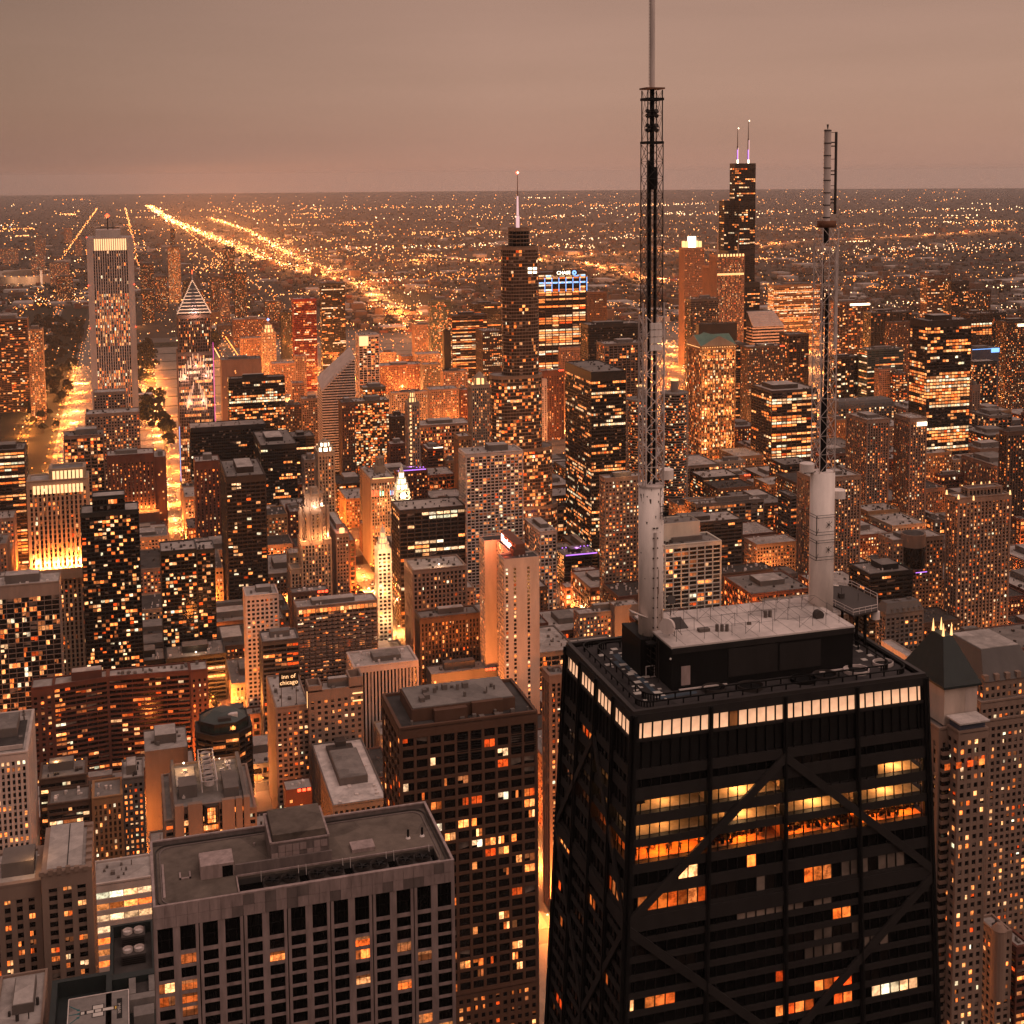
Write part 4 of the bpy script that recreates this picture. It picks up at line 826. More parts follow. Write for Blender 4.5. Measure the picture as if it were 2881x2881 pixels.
def crown(R, xm, ym, z, r_, h, mat='limestone', lit='crown_gold', tiers=2):
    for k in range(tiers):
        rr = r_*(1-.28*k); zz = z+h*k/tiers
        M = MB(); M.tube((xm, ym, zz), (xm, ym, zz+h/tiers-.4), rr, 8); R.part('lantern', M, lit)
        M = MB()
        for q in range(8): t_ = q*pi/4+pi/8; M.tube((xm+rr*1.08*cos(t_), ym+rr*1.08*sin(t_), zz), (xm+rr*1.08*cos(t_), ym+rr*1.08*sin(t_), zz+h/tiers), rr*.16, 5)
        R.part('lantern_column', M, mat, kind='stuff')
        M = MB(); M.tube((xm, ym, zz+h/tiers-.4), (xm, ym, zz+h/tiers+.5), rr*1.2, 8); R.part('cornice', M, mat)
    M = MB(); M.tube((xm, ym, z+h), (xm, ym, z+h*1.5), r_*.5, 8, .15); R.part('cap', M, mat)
R, r = RR('mather'); x0, y0, x1, y1, Z = r[:5]; crown(R, (x0+x1)/2, (y0+y1)/2, Z, 7, 9, tiers=2, lit='crown_white')
R, r = RR('slim'); x0, y0, x1, y1, Z = r[:5]; crown(R, (x0+x1)/2, (y0+y1)/2, Z, 4.5, 12)
mbpart(R, 'lit_window_column', 'lit_full', lambda M: [M.box(x0+10.5, y1+.5, x0+12.5, y1+.9, z_, z_+2.4) for z_ in range(60, 148, 5)], kind='stuff')
R, r = RR('beehive'); x0, y0, x1, y1, Z = r[:5]; crown(R, (x0+x1)/2, (y0+y1)/2, Z, 10, 16); mbpart(R, 'blue_lamp', 'lamp_blue', lambda M: M.octa(((x0+x1)/2, (y0+y1)/2, Z+27), 3.5))
R, r = RR('london'); x0, y0, x1, y1, Z = r[:5]; crown(R, (x0+x1)/2-3, (y0+y1)/2-6, Z+8, 4.2, 9, lit='limestone', tiers=1); mbpart(R, 'cupola_base', 'limestone', lambda M: M.box((x0+x1)/2-8, (y0+y1)/2-12, (x0+x1)/2+3, (y0+y1)/2, Z, Z+8))
mbpart(R, 'colonnade', 'whiteterra', lambda M: [M.tube((x0+1.5+k*2.8, y1+.9, Z-18), (x0+1.5+k*2.8, y1+.9, Z-6), .5, 8) for k in range(10)], kind='stuff')
mbpart(R, 'coloured_light', 'lamp_red', lambda M: [M.box(x0+2.4+k*2.8, y1+.35, x0+3.4+k*2.8, y1+.5, Z-18, Z-12) for k in range(6, 9)]); mbpart(R, 'coloured_light', 'lamp_green', lambda M: [M.box(x0+2.4+k*2.8, y1+.35, x0+3.4+k*2.8, y1+.5, Z-18, Z-13) for k in (4, 5)]); mbpart(R, 'coloured_light', 'lamp_blue', lambda M: [M.box(x0+2.4+k*2.8, y1+.35, x0+3.4+k*2.8, y1+.5, Z-18, Z-13) for k in (0, 1)])
mbpart(R, 'crown_lamp', 'crown_gold', lambda M: M.box(x0+2, y1+.6, x1-2, y1+1, Z+.9, Z+1.8))
for zz in (40, 72): lampat('flood_light', (x0+x1)/2, y1+8, zz, 6000, (1, .5, .18))
R, r = RR('whitetower'); x0, y0, x1, y1, Z = r[:5]; crown(R, (x0+x1)/2, (y0+y1)/2, Z, 4.5, 14, 'whiteterra', 'crown_gold', 3)
for zz in (20, 45, 70, 92, 108): lampat('flood_light', (x0+x1)/2+1, y1+7, zz, 6500, (1, .62, .28)); lampat('flood_light', x1+7, (y0+y1)/2, zz, 4500, (1, .55, .22))
# clock tower, floodlit white
R = Rel('clock_tower', 'floodlit white terracotta clock tower with tiered crown', 'clock tower', -160, -1068); R.root.location.x -= 3.5
FOOT.append((-169, -1078, -151, -1060))
tier(R, rectp(-169.5, -1078, -151.5, -1060), 0, 104, 'whiteterra', ST['grid'], .2, rng)
tier(R, rectp(-167.5, -1076, -153.5, -1062), 104, 114, 'whiteterra', ST['nbc'], 0, rng)
crown(R, -160.5, -1069, 114, 5.6, 17, 'whiteterra', 'crown_white', 3)
M = MB(); M.tube((-160.5, -1061.4, 109), (-160.5, -1061, 109), 3, 20); R.part('clock_face', M, 'crown_white')
for a, b_, zz in ((-160, -1052, 96), (-150, -1056, 100), (-170, -1054, 106), (-160, -1055, 120), (-144, -1070, 104)): lampat('flood_light', a, b_, zz, 6000, (1, .74, .4))
# gothic tower with buttressed crown
R = Rel('tower', 'gothic stone tower with floodlit flying buttresses and an eight sided crown', 'tower', -65, -1013); R.root.location.x -= 4.5
FOOT.append((-80, -1030, -40, -1000))
tier(R, rectp(-79, -1027, -51, -1001), 0, 88, 'limestone', ST['verticals'], .12, rng)
tier(R, rectp(-52, -1024, -41, -1003), 0, 62, 'limestone', ST['verticals'], .1, rng)
def octp(cx, cyy, r_): return [(cx+r_*cos(pi/8+k*pi/4), cyy+r_*sin(pi/8+k*pi/4)) for k in range(8)]
tier(R, octp(-65, -1014, 11), 88, 118, 'limestone', ST['slits'], .1, rng)
tier(R, octp(-65, -1014, 9), 118, 130, 'limestone', ST['slits'], 0, rng)
M = MB()
for k in range(8):
    t_ = pi/8+k*pi/4; a = (-65+13.3*cos(t_), -1014+13.3*sin(t_)); M.tube((*a, 86), (*a, 112), 1.5, 6); M.tube((*a, 112), (*a, 120), 1.5, 6, .1)
    c = (-65+9.5*cos(t_), -1014+9.5*sin(t_)); M.tube((*a, 108), (*c, 116), .8, 4); M.tube((*c, 130), (*c, 139), 1.0, 6, .1)
R.part('buttress', M, 'limestone', kind='stuff')
M = MB(); M.tube((-65, -1014, 130), (-65, -1014, 131), 7.8, 8); M.tube((-65, -1014, 131), (-65, -1014, 136), 5, 8, 3.6); R.part('crown', M, 'limestone')
for k in range(4):
    t_ = pi/2+(k-1.5)*.75; lampat('flood_light', -65+17*cos(t_), -1014+17*sin(t_), 91, 4800, (1, .5, .2), .5); lampat('flood_light', -65+12.5*cos(t_), -1014+12.5*sin(t_), 120, 2600, (1, .8, .62), .4)
R, r = RR('beige block stepped up to a red glowing roof beside the gothic tower'); x0, y0, x1, y1, Z = r[:5]
mbpart(R, 'roof_light', 'lamp_red', lambda M: M.box(x0+2, y0+3, x1-2, y0+3.6, Z+1, Z+3)); lampat('flood_light', (x0+x1)/2, y1-6, Z+4, 3500, (1, .2, .06))
mbpart(R, 'glow_sign', 'crown_gold', lambda M: M.tube(((x0+x1)/2, y1-3, Z), ((x0+x1)/2, y1-3, Z+5), 2.4, 12))
# --- roof lanterns, blue top, brick hotel uplights, purple roofs
R, r = RR('lanterns'); x0, y0, x1, y1, Z = r[:5]
mbpart(R, 'lantern', 'crown_gold', lambda M: [M.tube((x0+(x1-x0)*u, y, z_), (x0+(x1-x0)*u, y, z_+3.6), 1.0, 6, .5) for u, y, z_ in ((1.0, y1, Z), (.72, y1, Z-2), (.74, y0+3, Z+4), (.52, y0+2, Z+5), (.36, y0+2, Z+5), (.2, y0+2, Z+5), (.03, y1, Z), (1.04, y0+4, Z+1))], kind='stuff')
tier(R, rectp(x0+6, y0+3, x1-12, y1-4), Z, Z+6, 'beige', ST['ribbed'], .1, rng)
for k, v in DONE.items():
    R, r = v; x0, y0, x1, y1, Z = r[:5]; o = r[9]
    if o.get('blue'):
        mbpart(R, 'blue_crown', 'lamp_blue', lambda M: (M.box(x0, y1+.1, x0+(x1-x0)*.3, y1+.5, Z-7, Z), M.box(x0, y1+.1, x1, y1+.4, Z-1.2, Z-.4)))
    if o.get('up'):
        for q in range(7): lampat('flood_light', x1-4-q*7.5, y1+2.5, 58, 6500, (1, .42, .1), .6)
        mbpart(R, 'podium', 'redstone', lambda M: M.box(x0-4, y1+.2, x1+4, y1+14, 0, 55))
    if o.get('turret'):
        M = MB(); M.tube((x1-2, y1-1, Z-30), (x1-2, y1-1, Z+2), 3.2, 16); M.tube((x1-2, y1-1, Z+2), (x1-2, y1-1, Z+4.5), 3.4, 16, 1.2); R.part('turret', M, 'beige')
    if 'purple roof lights' in k or 'purple lights' in k:
        mbpart(R, 'purple_light', 'lamp_purple', lambda M: (M.box(x0+2, y1-.5, x1-2, y1-.1, Z+1, Z+2), [M.octa((x0+3+q*4, y0+4, Z+2), .9) for q in range(int((x1-x0)/4)-1)])); lampat('party_light', (x0+x1)/2, (y0+y1)/2, Z+5, 2500, (.55, .25, 1))
    if 'roof lamp' in k and 'annex' not in k: mbpart(R, 'roof_lamp', 'crown_white', lambda M: M.octa(((x0+x1)/2, y1-3, Z+3), .8)); lampat('roof_lamp_light', (x0+x1)/2, y1-3, Z+5, 2500, (1, .8, .5))
    if 'roof lamps' in k or 'red neon' in k or 'red lit sign' in k or 'red roof' in k:
        mbpart(R, 'red_lamp', 'lamp_red', lambda M: [M.box(x0+1+q*3, y1+.3, x0+3+q*3, y1+.7, Z-1, Z+.6) for q in range(3)])
    if 'white lit sign' in k or 'white sign' in k: mbpart(R, 'sign_panel', 'crown_white', lambda M: M.box(x0+1, y1+.5, x0+(x1-x0)*.6, y1+1.2, Z-8, Z-4))
    if 'glowing corner panel' in k: mbpart(R, 'glowing_panel', 'lit_full', lambda M: M.box(x1-16, y1+1.2, x1-1, y1+1.5, Z-17, Z-1))
    if 'pool deck' in k and 'lit rooftop' in k: lampat('deck_light', (x0+x1)/2+4, (y0+y1)/2, Z+6, 3200, (1, .5, .2)); mbpart(R, 'pool', 'lamp_orange', lambda M: [M.octa((x0+3+q*4, y0+4, Z+1.6), .35) for q in range(6)])
    if 'dark roof well' in k: mbpart(R, 'roof_well', 'roof_dark', lambda M: M.box(x0+3, y0+14, x1-4, y1-6, Z, Z+.3)); mbpart(R, 'well_rim', 'white', lambda M: (M.box(x1-8, y0+14, x1-7.2, y1-6, Z+.3, Z+3.5), M.box(x0+3, y1-6.8, x1-8, y1-6, Z+.3, Z+2.5)))
    if 'rooftop machinery' in k: mbpart(R, 'white_roof', 'roof_white', lambda M: M.box(x0+.9, y0+.9, x1-.9, y1-.9, Z-.08, Z+.12)); mbpart(R, 'machinery', 'steel_grey', lambda M: (M.box(x0+8, y0+8, x1-8, y0+24, Z, Z+2), M.box(x0+12, y0+4, x1-14, y0+12, Z+2, Z+5), M.box(x0+9, y0+30, x1-12, y0+40, Z, Z+3), M.box(x0+16, y0+40, x0+17.2, y1-30, Z, Z+1), M.box(x0+12, y1-34, x0+20, y1-29, Z, Z+1.6)), kind='stuff')
    if 'lit penthouse' in k: lampat('penthouse_light', (x0+x1)/2, y1+3, Z+6, 2500, (1, .55, .25))
    if 'roof sign rail' in k: mbpart(R, 'sign_rail', 'crown_white', lambda M: M.box(x0+1, y1-.6, x1-8, y1-.2, Z+1, Z+2))
# scalloped balconies of the hotel slab
R, r = RR('hotel slab with scalloped balconies and a lit top floor'); x0, y0, x1, y1, Z = r[:5]
M = MB(); nb = 14; bw = (x1-x0)/nb
for f in range(26):
    z = 6+f*3.1
    for k in range(nb):
        cx = x0+(k+.5)*bw; pts = [(cx+bw*.48*cos(a_), y1-.15+1.3*sin(a_)) for a_ in (0, .6, 1.2, 1.94, 2.54, pi)]
        M.prism(pts, z, z+1.05)
R.part('balcony', M, 'beige', kind='stuff')
mbpart(R, 'lit_top_floor', 'lit_warm', lambda M: [M.face([(x0+1+k*3.2, y1+.55, Z-4.4), (x0+3.6+k*3.2, y1+.55, Z-4.4), (x0+3.6+k*3.2, y1+.55, Z-1.4), (x0+1+k*3.2, y1+.55, Z-1.4)]) for k in range(19)], kind='stuff')

# --- hotel with red script sign (cross shaped slab, blank ends)
R, r = RR('marriott'); R.o = (R.o[0]+1.4, R.o[1], 0)
def blankslab(x0, y0, x1, y1, Z, cols, name='wall'):
    W = MB(); W.box(x0, y0, x1, y1, 0, Z); R.part(name, W, 'blankstone')
    RF = MB(); RF.box(x0+.5, y0+.5, x1-.5, y1-.5, Z, Z+.12); R.part('roof', RF, 'roof_dark')
    P_ = MB(); t_ = .4
    for b_ in ((x0, y0, x1, y0+t_), (x0, y1-t_, x1, y1), (x0, y0+t_, x0+t_, y1-t_), (x1-t_, y0+t_, x1, y1-t_)): P_.box(*b_, Z, Z+1)
    R.part('parapet', P_, 'blankstone')
    D = MB(); L = MB(); sl = [L.slot(x) for x in LITS]
    for u in cols:
        for f in range(int((Z-6)/3.0)):
            z = 3+f*3.0
            D.face([(u, y1+.02, z), (u+1.9, y1+.02, z), (u+1.9, y1+.02, z+1.9), (u, y1+.02, z+1.9)])
            if rng.random() < .22: L.face([(u+.1, y1+.05, z+.1), (u+1.8, y1+.05, z+.1), (u+1.8, y1+.05, z+1.8), (u+.1, y1+.05, z+1.8)], sl[rng.choice((0, 0, 1, 2))])
    R.part('window_column', D, 'glass_dark', kind='stuff')
    if L.f: R.part('window', L, L.slots, kind='stuff')
    W = MB(); L = MB(); G = MB(); G.face([(x1+.01, y0, 2), (x1+.01, y1, 2), (x1+.01, y1, Z-3), (x1+.01, y0, Z-3)])
    facade(W, L, (x1+.01, y0+.05), (x1+.01, y1-.05), 0, Z-.05, ST['marriott'], .18, rng)
    R.part('glazing', G, 'glass_dark'); R.part('facade_frame', W, 'blankstone', kind='stuff')
    if L.f: R.part('window', L, L.slots, kind='stuff')
blankslab(-194, -735, -167, -720, 140, (-169.8, -176.0, -186.5))
blankslab(-192, -771.8, -176, -735.05, 140, (), 'spine_wall')
blankslab(-194, -787, -166.4, -771.85, 140, ())
FOOT.append((-195, -788, -166, -719)); R.root.location.x -= 0
mbpart(R, 'sign_box', 'redstone', lambda M: (M.box(-186, -770, -178.5, -730, 140.1, 148.5), M.box(-186, -738, -176.5, -729, 140.1, 145)))
o = text_part(R, 'Marriott', 8.6, (-178.2, -753, 144.2), (pi/2, 0, pi/2), 'sign_core', .25, .92)
o = text_part(R, 'Marriott', 9.1, (-178.32, -753, 144.2), (pi/2, 0, pi/2), 'sign_red', .05, .90, name='sign_halo')
for yy in (-766, -757, -748, -740): lampat('sign_light', -174, yy, 144, 2600, (1, .12, .03), .8)
lampat('flood_light', -170, -760, 139, 6500, (1, .34, .12), .8); lampat('sign_light', -172, -729, 142, 1500, (1, .1, .03), .6)
mbpart(R, 'rooftop_unit', 'steel_pale', lambda M: [M.box(a, -727, a+.8, -726.2, 140, 141.2) for a in (-181, -184, -187)], kind='stuff')

# --- long bent brick apartment slab
R, r = RR('bricklong'); x0, y0, x1, y1, Z = r[:5]; xm = x1-50
def bl(poly, st, lit, faces=None): tier(R, poly, 0, Z, 'brick', st, lit, rng, roof='roof_pale')
bl([(xm, y1-5-15), (x1-14, y1-17), (x1-14, y1), (xm, y1-5)], ST['bands'], .28)
bl([(x1-14, y1-17), (x1, y1-17), (x1, y1+.6), (x1-14, y1+.6)], ST['smallwin'], .15)
bl([(x0+12, y1-17), (xm, y1-5-15), (xm, y1-5), (x0+12, y1)], ST['bands'], .28)
bl([(x0, y1-17), (x0+12, y1-17), (x0+12, y1+.6), (x0, y1+.6)], ST['smallwin'], .15)
FOOT.append((x0, y1-22, x1, y1+1))
mbpart(R, 'penthouse', 'brick', lambda M: M.box(x1-46, y1-15, x1-26, y1-6, Z, Z+6)); mbpart(R, 'penthouse_roof', 'roof_pale', lambda M: M.box(x1-45.6, y1-14.6, x1-26.4, y1-6.4, Z+6, Z+6.1))
clutter(R, x0+2, y1-16, xm, y1-6, Z, rng, n=22, pent=False)
# --- dark octagonal block
R, r = RR('octagon'); x0, y0, x1, y1, Z = r[:5]; y0 = y1-34
def oct2(i): c = 9-i*.3; a, b_, c_, d = x0+i, y0+i, x1-i, y1-i; return [(a+c, b_), (c_-c, b_), (c_, b_+c), (c_, d-c), (c_-c, d), (a+c, d), (a, d-c), (a, b_+c)]
tier(R, oct2(0), 0, Z-6, 'black', ST['bands'], .06, rng, glass='glass_black', roof='roof_dark')
tier(R, oct2(2.5), Z-6, Z, 'black', ST['curtain'], .03, rng, glass='glass_green', roof='roof_dark', blind=0)
mbpart(R, 'glass_roof', 'greenglass', lambda M: M.prism(oct2(3), Z, Z+5, poly2=oct2(11)))
mbpart(R, 'roof_well', 'steel_grey', lambda M: M.box((x0+x1)/2-4, y1-9, (x0+x1)/2+4, y1-5, Z+.2, Z+3.4)); mbpart(R, 'roof_ring', 'greyglass', lambda M: M.tube((x0+9, y0+10, Z), (x0+9, y0+10, Z+3), 5, 20)); mbpart(R, 'roof_hatch', 'steel_pale', lambda M: M.box(x0+9, y1-12, x0+15, y1-9, Z, Z+4))
# --- stepped hospital
R, r = RR('hospital'); x0, y0, x1, y1, Z = r[:5]; W = x1-x0
tier(R, rectp(x0-4, y0, x0+1, y1-5), 0, Z-10, 'beige', ST['bands'], .4, rng, roof='roof_grey')
tier(R, rectp(x1-1, y0, x1+4.5, y1-4), 0, Z-10, 'beige', ST['bands'], .4, rng, roof='roof_grey')
tier(R, rectp(x0+.5, y0+4, x1-.5, y1-2), 0, Z-3, 'beige', ST['frame'], .5, rng, roof='roof_grey', hot=lambda f: 1)
M = MB()
for a, b_ in ((0, .055), (.1, .16), (.20, .34), (.62, .78), (.86, .95)): M.box(x0+W*a, y1-2.2, x0+W*b_+1, y1+.6, 0, Z)
R.part('pylon', M, 'beige', kind='stuff')
mbpart(R, 'atrium_window', 'lit_warm', lambda M: [M.face([(x0+W*.42+k*1.1, y1-1.3, 30+j*5.2), (x0+W*.42+k*1.1+1, y1-1.3, 30+j*5.2), (x0+W*.42+k*1.1+1, y1-1.3, 32.6+j*5.2), (x0+W*.42+k*1.1, y1-1.3, 32.6+j*5.2)]) for k in range(7) for j in range(10)], kind='stuff')
mbpart(R, 'atrium_mullion', 'bronze', lambda M: M.prism([(x0+W*.40, y1-2), (x0+W*.61, y1-2), (x0+W*.57, y1+1.6), (x0+W*.44, y1+1.6)], Z-12, Z-2))
mbpart(R, 'glass_bow', 'lit_warm', lambda M: [M.box(x0+W*.455+k*1.05, y1+1.62, x0+W*.455+k*1.05+.9, y1+1.7, Z-11+j*2.1, Z-9.2+j*2.1) for k in range(4) for j in range(4)], kind='stuff')
M = MB(); xa, xb, ya, yb = x0+W*.40, x0+W*.60, y0+8, y1-12
for xx in (xa, xb):
    M.tube((xx, ya, Z+6), (xx, yb, Z+6), .28, 5); M.tube((xx, ya, Z), (xx, yb, Z), .25, 5)
    k = 0; yy = ya
    while yy < yb-.1:
        M.tube((xx, yy, Z), (xx, min(yy+4, yb), Z+6), .18, 4); M.tube((xx, yy, Z+6), (xx, min(yy+4, yb), Z), .18, 4); M.tube((xx, yy, Z), (xx, yy, Z+6), .2, 4); yy += 4
for k in range(9): M.tube((xa, ya+(yb-ya)*k/8, Z+6), (xb, ya+(yb-ya)*k/8, Z+6), .16, 4)
R.part('roof_truss', M, 'steel_pale', kind='stuff')
for k in range(6):
    yy = ya+3.2+k*(yb-ya-5)/5.4; M = MB(); M.tube(((xa+xb)/2, yy, Z+2), ((xa+xb)/2, yy, Z+5.2), 2.7, 20, caps=False); M.tube(((xa+xb)/2, yy, Z+2), ((xa+xb)/2, yy, Z+5), 2.4, 20, caps=False)
    fo = R.part('cooling_fan', M, 'steel_pale', smooth=True); M = MB(); M.tube(((xa+xb)/2, yy, Z+3.6), ((xa+xb)/2, yy, Z+3.8), 2.35, 20); M.tube(((xa+xb)/2, yy, Z+3.8), ((xa+xb)/2, yy, Z+4.4), .6, 8); M.build('fan_blades', 'steel_black', fo, origin=R.o)
mbpart(R, 'roof_court', 'roof_pale', lambda M: M.box(x1-13.5, y0+10, x1-3, y0+34, Z-3, Z-2.2)); mbpart(R, 'penthouse', 'greystone', lambda M: (M.box(x1-13.5, y0+36, x1-4, y0+48, Z-3, Z+4), M.box(x0+5, y0+32, x0+13, y1-8, Z-3, Z+2.5), M.box(x0+1, y0+2, x0+3, y1-3, Z-3, Z-.5), M.box(x1-2.6, y0+2, x1-1, y1-3, Z-3, Z-.5)))
lampat('court_light', x1-8, y0+16, Z+4, 3800, (1, .55, .2)); lampat('court_light', x0+12, y0+12, Z+4, 2600, (1, .6, .3)); mbpart(R, 'court_lamp', 'crown_white', lambda M: (M.octa((x1-8, y0+13, Z+1.5), .7), M.octa((x0+12.5, y0+12, Z+1), .4)))
clutter(R, x0+4, y0+6, x0+14, y1-14, Z-2.6, rng, n=16, pent=False); clutter(R, x1-13, y0+10, x1-3, y1-10, Z-2.6, rng, n=12, pent=False)
# --- deck with the painted marker
R, r = RR('helipad'); Z = 128; R.o = (R.o[0]+9.7, R.o[1]+19, 0)
def wellbox(M, x0, y0, x1, y1, z0, z1, t_):
    M.box(x0, y0, x0+t_, y1, z0, z1); M.box(x1-t_, y0, x1, y1, z0, z1); M.box(x0+t_, y0, x1-t_, y0+t_, z0, z1)
mbpart(R, 'wall', 'slate', lambda M: (M.box(100.5, -287, 137, -232, 0, Z-6), wellbox(M, 116, -281.5, 137, -232, Z-6, Z, 2.0), M.box(100.6, -279.5, 116, -276, Z-6, Z-.5)))
mbpart(R, 'deck', 'roof_grey', lambda M: M.box(110.3, -267.5, 130.6, -232, Z-5.9, Z))
mbpart(R, 'deck_edge', 'steel_pale', lambda M: (M.box(110.1, -267.8, 130.8, -267.5, Z-.4, Z+.25), M.box(110.0, -267.5, 110.3, -232, Z-.4, Z+.25), M.box(130.6, -267.5, 130.9, -232, Z-.4, Z+.25)))
mbpart(R, 'side_roof', 'roof_grey', lambda M: (M.box(100.6, -266, 109.9, -262.5, Z-6, Z-1), M.box(100.6, -275.9, 103, -266.1, Z-6, Z-.8), M.box(107.6, -275.9, 110, -266.1, Z-6, Z-.8), M.box(101.5, -260, 108.5, -254, Z-6, Z-2)))
mbpart(R, 'pit_floor', 'roof_dark', lambda M: M.box(103, -275.9, 107.6, -266, Z-6, Z-3))
cxm, cym = 120.6, -258.2
M = MB(); a_ = M.slot('steel_black'); b_ = M.slot('mark_white'); c_ = M.slot('mark_teal'); d_ = M.slot('paint_yellow')
def pad(x0, y0, x1, y1, z, m_): M.face([(x0, y0, z), (x1, y0, z), (x1, y1, z), (x0, y1, z)], m_)
for dx, dy, w, h in ((0, -1.9, 2.1, 1.7), (0, 1.9, 2.1, 1.7)): pad(cxm+dx-w, cym+dy-h, cxm+dx+w, cym+dy+h, Z+.02, a_); pad(cxm+dx-w+.35, cym+dy-h+.35, cxm+dx+w-.35, cym+dy+h-.35, Z+.03, b_)
pad(cxm-6.6, cym-1.1, cxm+6.2, cym+1.1, Z+.04, a_)
for u0, u1, mm in ((-6.3, -5.7, d_), (-5.3, -1.6, b_), (-1.1, 1.0, b_), (1.5, 3.8, b_), (4.6, 5.8, b_)): pad(cxm+u0, cym-.8, cxm+u1, cym+.8, Z+.05, mm)
for sy_ in (-1, 0, 1):
    p0 = (cxm+10, cym+sy_*5.6); p1 = (cxm+6.9, cym+sy_*2.4); dv = Vector(p1)-Vector(p0); dv.normalize(); nv = Vector((-dv.y, dv.x))*.22
    M.face([(p0[0]-nv.x, p0[1]-nv.y, Z+.03), (p0[0]+nv.x, p0[1]+nv.y, Z+.03), (p1[0]+nv.x, p1[1]+nv.y, Z+.03), (p1[0]-nv.x, p1[1]-nv.y, Z+.03)], c_); M.face([(p1[0]-nv.x*3, p1[1]-nv.y*3, Z+.035), (p1[0]+nv.x*3, p1[1]+nv.y*3, Z+.035), (p1[0]+dv.x*1.3, p1[1]+dv.y*1.3, Z+.035)], c_)
pad(112.4, -263.3, 114.2, -251.4, Z+.03, a_)
R.part('painted_marker', M, M.slots, kind='stuff')
text_part(R, 'NMFF-H', 1.7, (113.3, -257.4, Z+.06), (0, 0, -pi/2), 'mark_white', .01)
# --- fan roof
R, r = RR('fanroof'); Z = 112; R.o = (R.o[0]+10, R.o[1]+18.3, 0)
mbpart(R, 'wall', 'slate', lambda M: (M.box(100.3, -341.5, 117.8, -290, 0, Z-5), wellbox(M, 100.3, -341.5, 117.8, -290, Z-5, Z, 1.3)))
mbpart(R, 'roof', 'roof_dark', lambda M: M.box(101.7, -340, 116.4, -290.2, Z-5, Z-4.8))
for yy in (-335, -321.5):
    mbpart(R, 'cooling_unit', 'steel_grey', lambda M: (M.box(104, yy-3.6, 113.4, yy+3, Z-4.9, Z-.8)))
    mbpart(R, 'unit_louvre', 'steel_black', lambda M: [M.box(104.4, yy+3.05, 113, yy+3.2, Z-4.5+k*.8, Z-4.1+k*.8) for k in range(4)], kind='stuff')
    for xx in (106.5, 110.9):
        mbpart(R, 'fan_ring', 'steel_pale', lambda M: (M.tube((xx, yy-.4, Z-.8), (xx, yy-.4, Z+.5), 1.95, 18, caps=False), M.tube((xx, yy-.4, Z-.7), (xx, yy-.4, Z-.6), 1.8, 18)), kind='stuff')
# --- brown granite tower with deep windows
R, r = RR('olympia'); x0, y0, x1, y1, Z = r[:5]
tier(R, rectp(x0, y0, x1, y1), 0, 118, 'granite', (2.9, 3.3, 1.35, 1.45, .5, .45, 2, 6), .28, rng, roof='roof_dark', mix=(.45, .4, .05, .1), blind=.04, single=130)
tier(R, rectp(x0+.05, y0+.05, x1-.05, y1-.05), 118.3, Z, 'granite', (5.3, 4.15, 1.05, 1.15, .55, .5, 3.5, 0), .22, rng, roof='roof_dark', mix=(.5, .3, .1, .1), blind=.08, hot=lambda f: 1.7 if .45 < f < .75 else .8, single=140)
mbpart(R, 'mechanical_storey', 'granite', lambda M: (M.box(x0+7, y0+6, x1-6, y1-6, Z, Z+4.5), M.box(x0+12, y0+8, x0+24, y1-4.6, Z, Z+4.9), M.box(x0+26, y0+8, x1-14, y1-3.4, Z, Z+4.2)))
mbpart(R, 'mechanical_roof', 'roof_grey', lambda M: M.box(x0+7.5, y0+6.5, x1-6.5, y1-6.5, Z+4.6, Z+5.0)); clutter(R, x0+10, y0+9, x1-9, y1-8, Z+5, rng, n=16, pent=False)
mbpart(R, 'louvre', 'steel_black', lambda M: [M.box(x0+a, y1-.2, x0+a+4.1, y1-.1+k*0, Z-14+k*.9, Z-13.6+k*.9) for a in (.8, 6.1, 21.8, 26.9) for k in range(11)], kind='stuff')
clutter(R, x0+1, y1-5, x1-1, y1-1.5, Z, rng, n=10, pent=False)
# --- dark pyramid roofed tower
R, r = RR('parktower'); x0, y0, x1, y1, Z = r[:5]; Z = 228; x0 = -214.5; y0 = y1-27
mbpart(R, 'crown_wall', 'blankstone', lambda M: M.box(x0+.8, y0+.8, x1-.8, y1-.8, 212.8, Z-.8)); mbpart(R, 'crown_panel', 'white', lambda M: M.box(x0+1.5, y1-.79, x0+6.2, y1-.7, 216, Z-2))
mbpart(R, 'eave', 'slate', lambda M: M.box(x0-.4, y0-.4, x1+.4, y1+.4, Z-.75, Z+.1))
xm, ym = (x0+x1)/2, (y0+y1)/2
mbpart(R, 'pyramid_roof', 'slate', lambda M: M.prism(rectp(x0-.2, y0-.2, x1+.2, y1+.2), Z+.1, Z+16, poly2=rectp(xm-2.0, ym-3.6, xm+2.0, ym+3.6)))
for a in (-1.8, 1.8):
    for b_ in (-3.3, 3.3): mbpart(R, 'lit_spike', 'crown_gold', lambda M: M.tube((xm+a, ym+b_, Z+16), (xm+a, ym+b_, Z+21), .55, 8, .05))
lampat('spike_light', xm, ym, Z+19, 260, (1, .75, .4), .3)
tier(R, rectp(x0-2, y0-4, x1+2.5, y1+1), 0, 212, 'beige', ST['parktower'], .06, rng, roof='roof_grey', mix=(.5, .4, .0, .1))
mbpart(R, 'corner_bay', 'beige', lambda M: [M.box(a, y1+1.0, a+3.2, y1+2.6, z_, z_+1.5) for a in (x0-1, x1-1.5) for z_ in [2+k*3.4 for k in range(60)]], kind='stuff')
mbpart(R, 'corner_bay_glass', 'glass_dark', lambda M: [M.box(a+.1, y1+1.0, a+3.1, y1+2.3, 0, 205) for a in (x0-1, x1-1.5)])
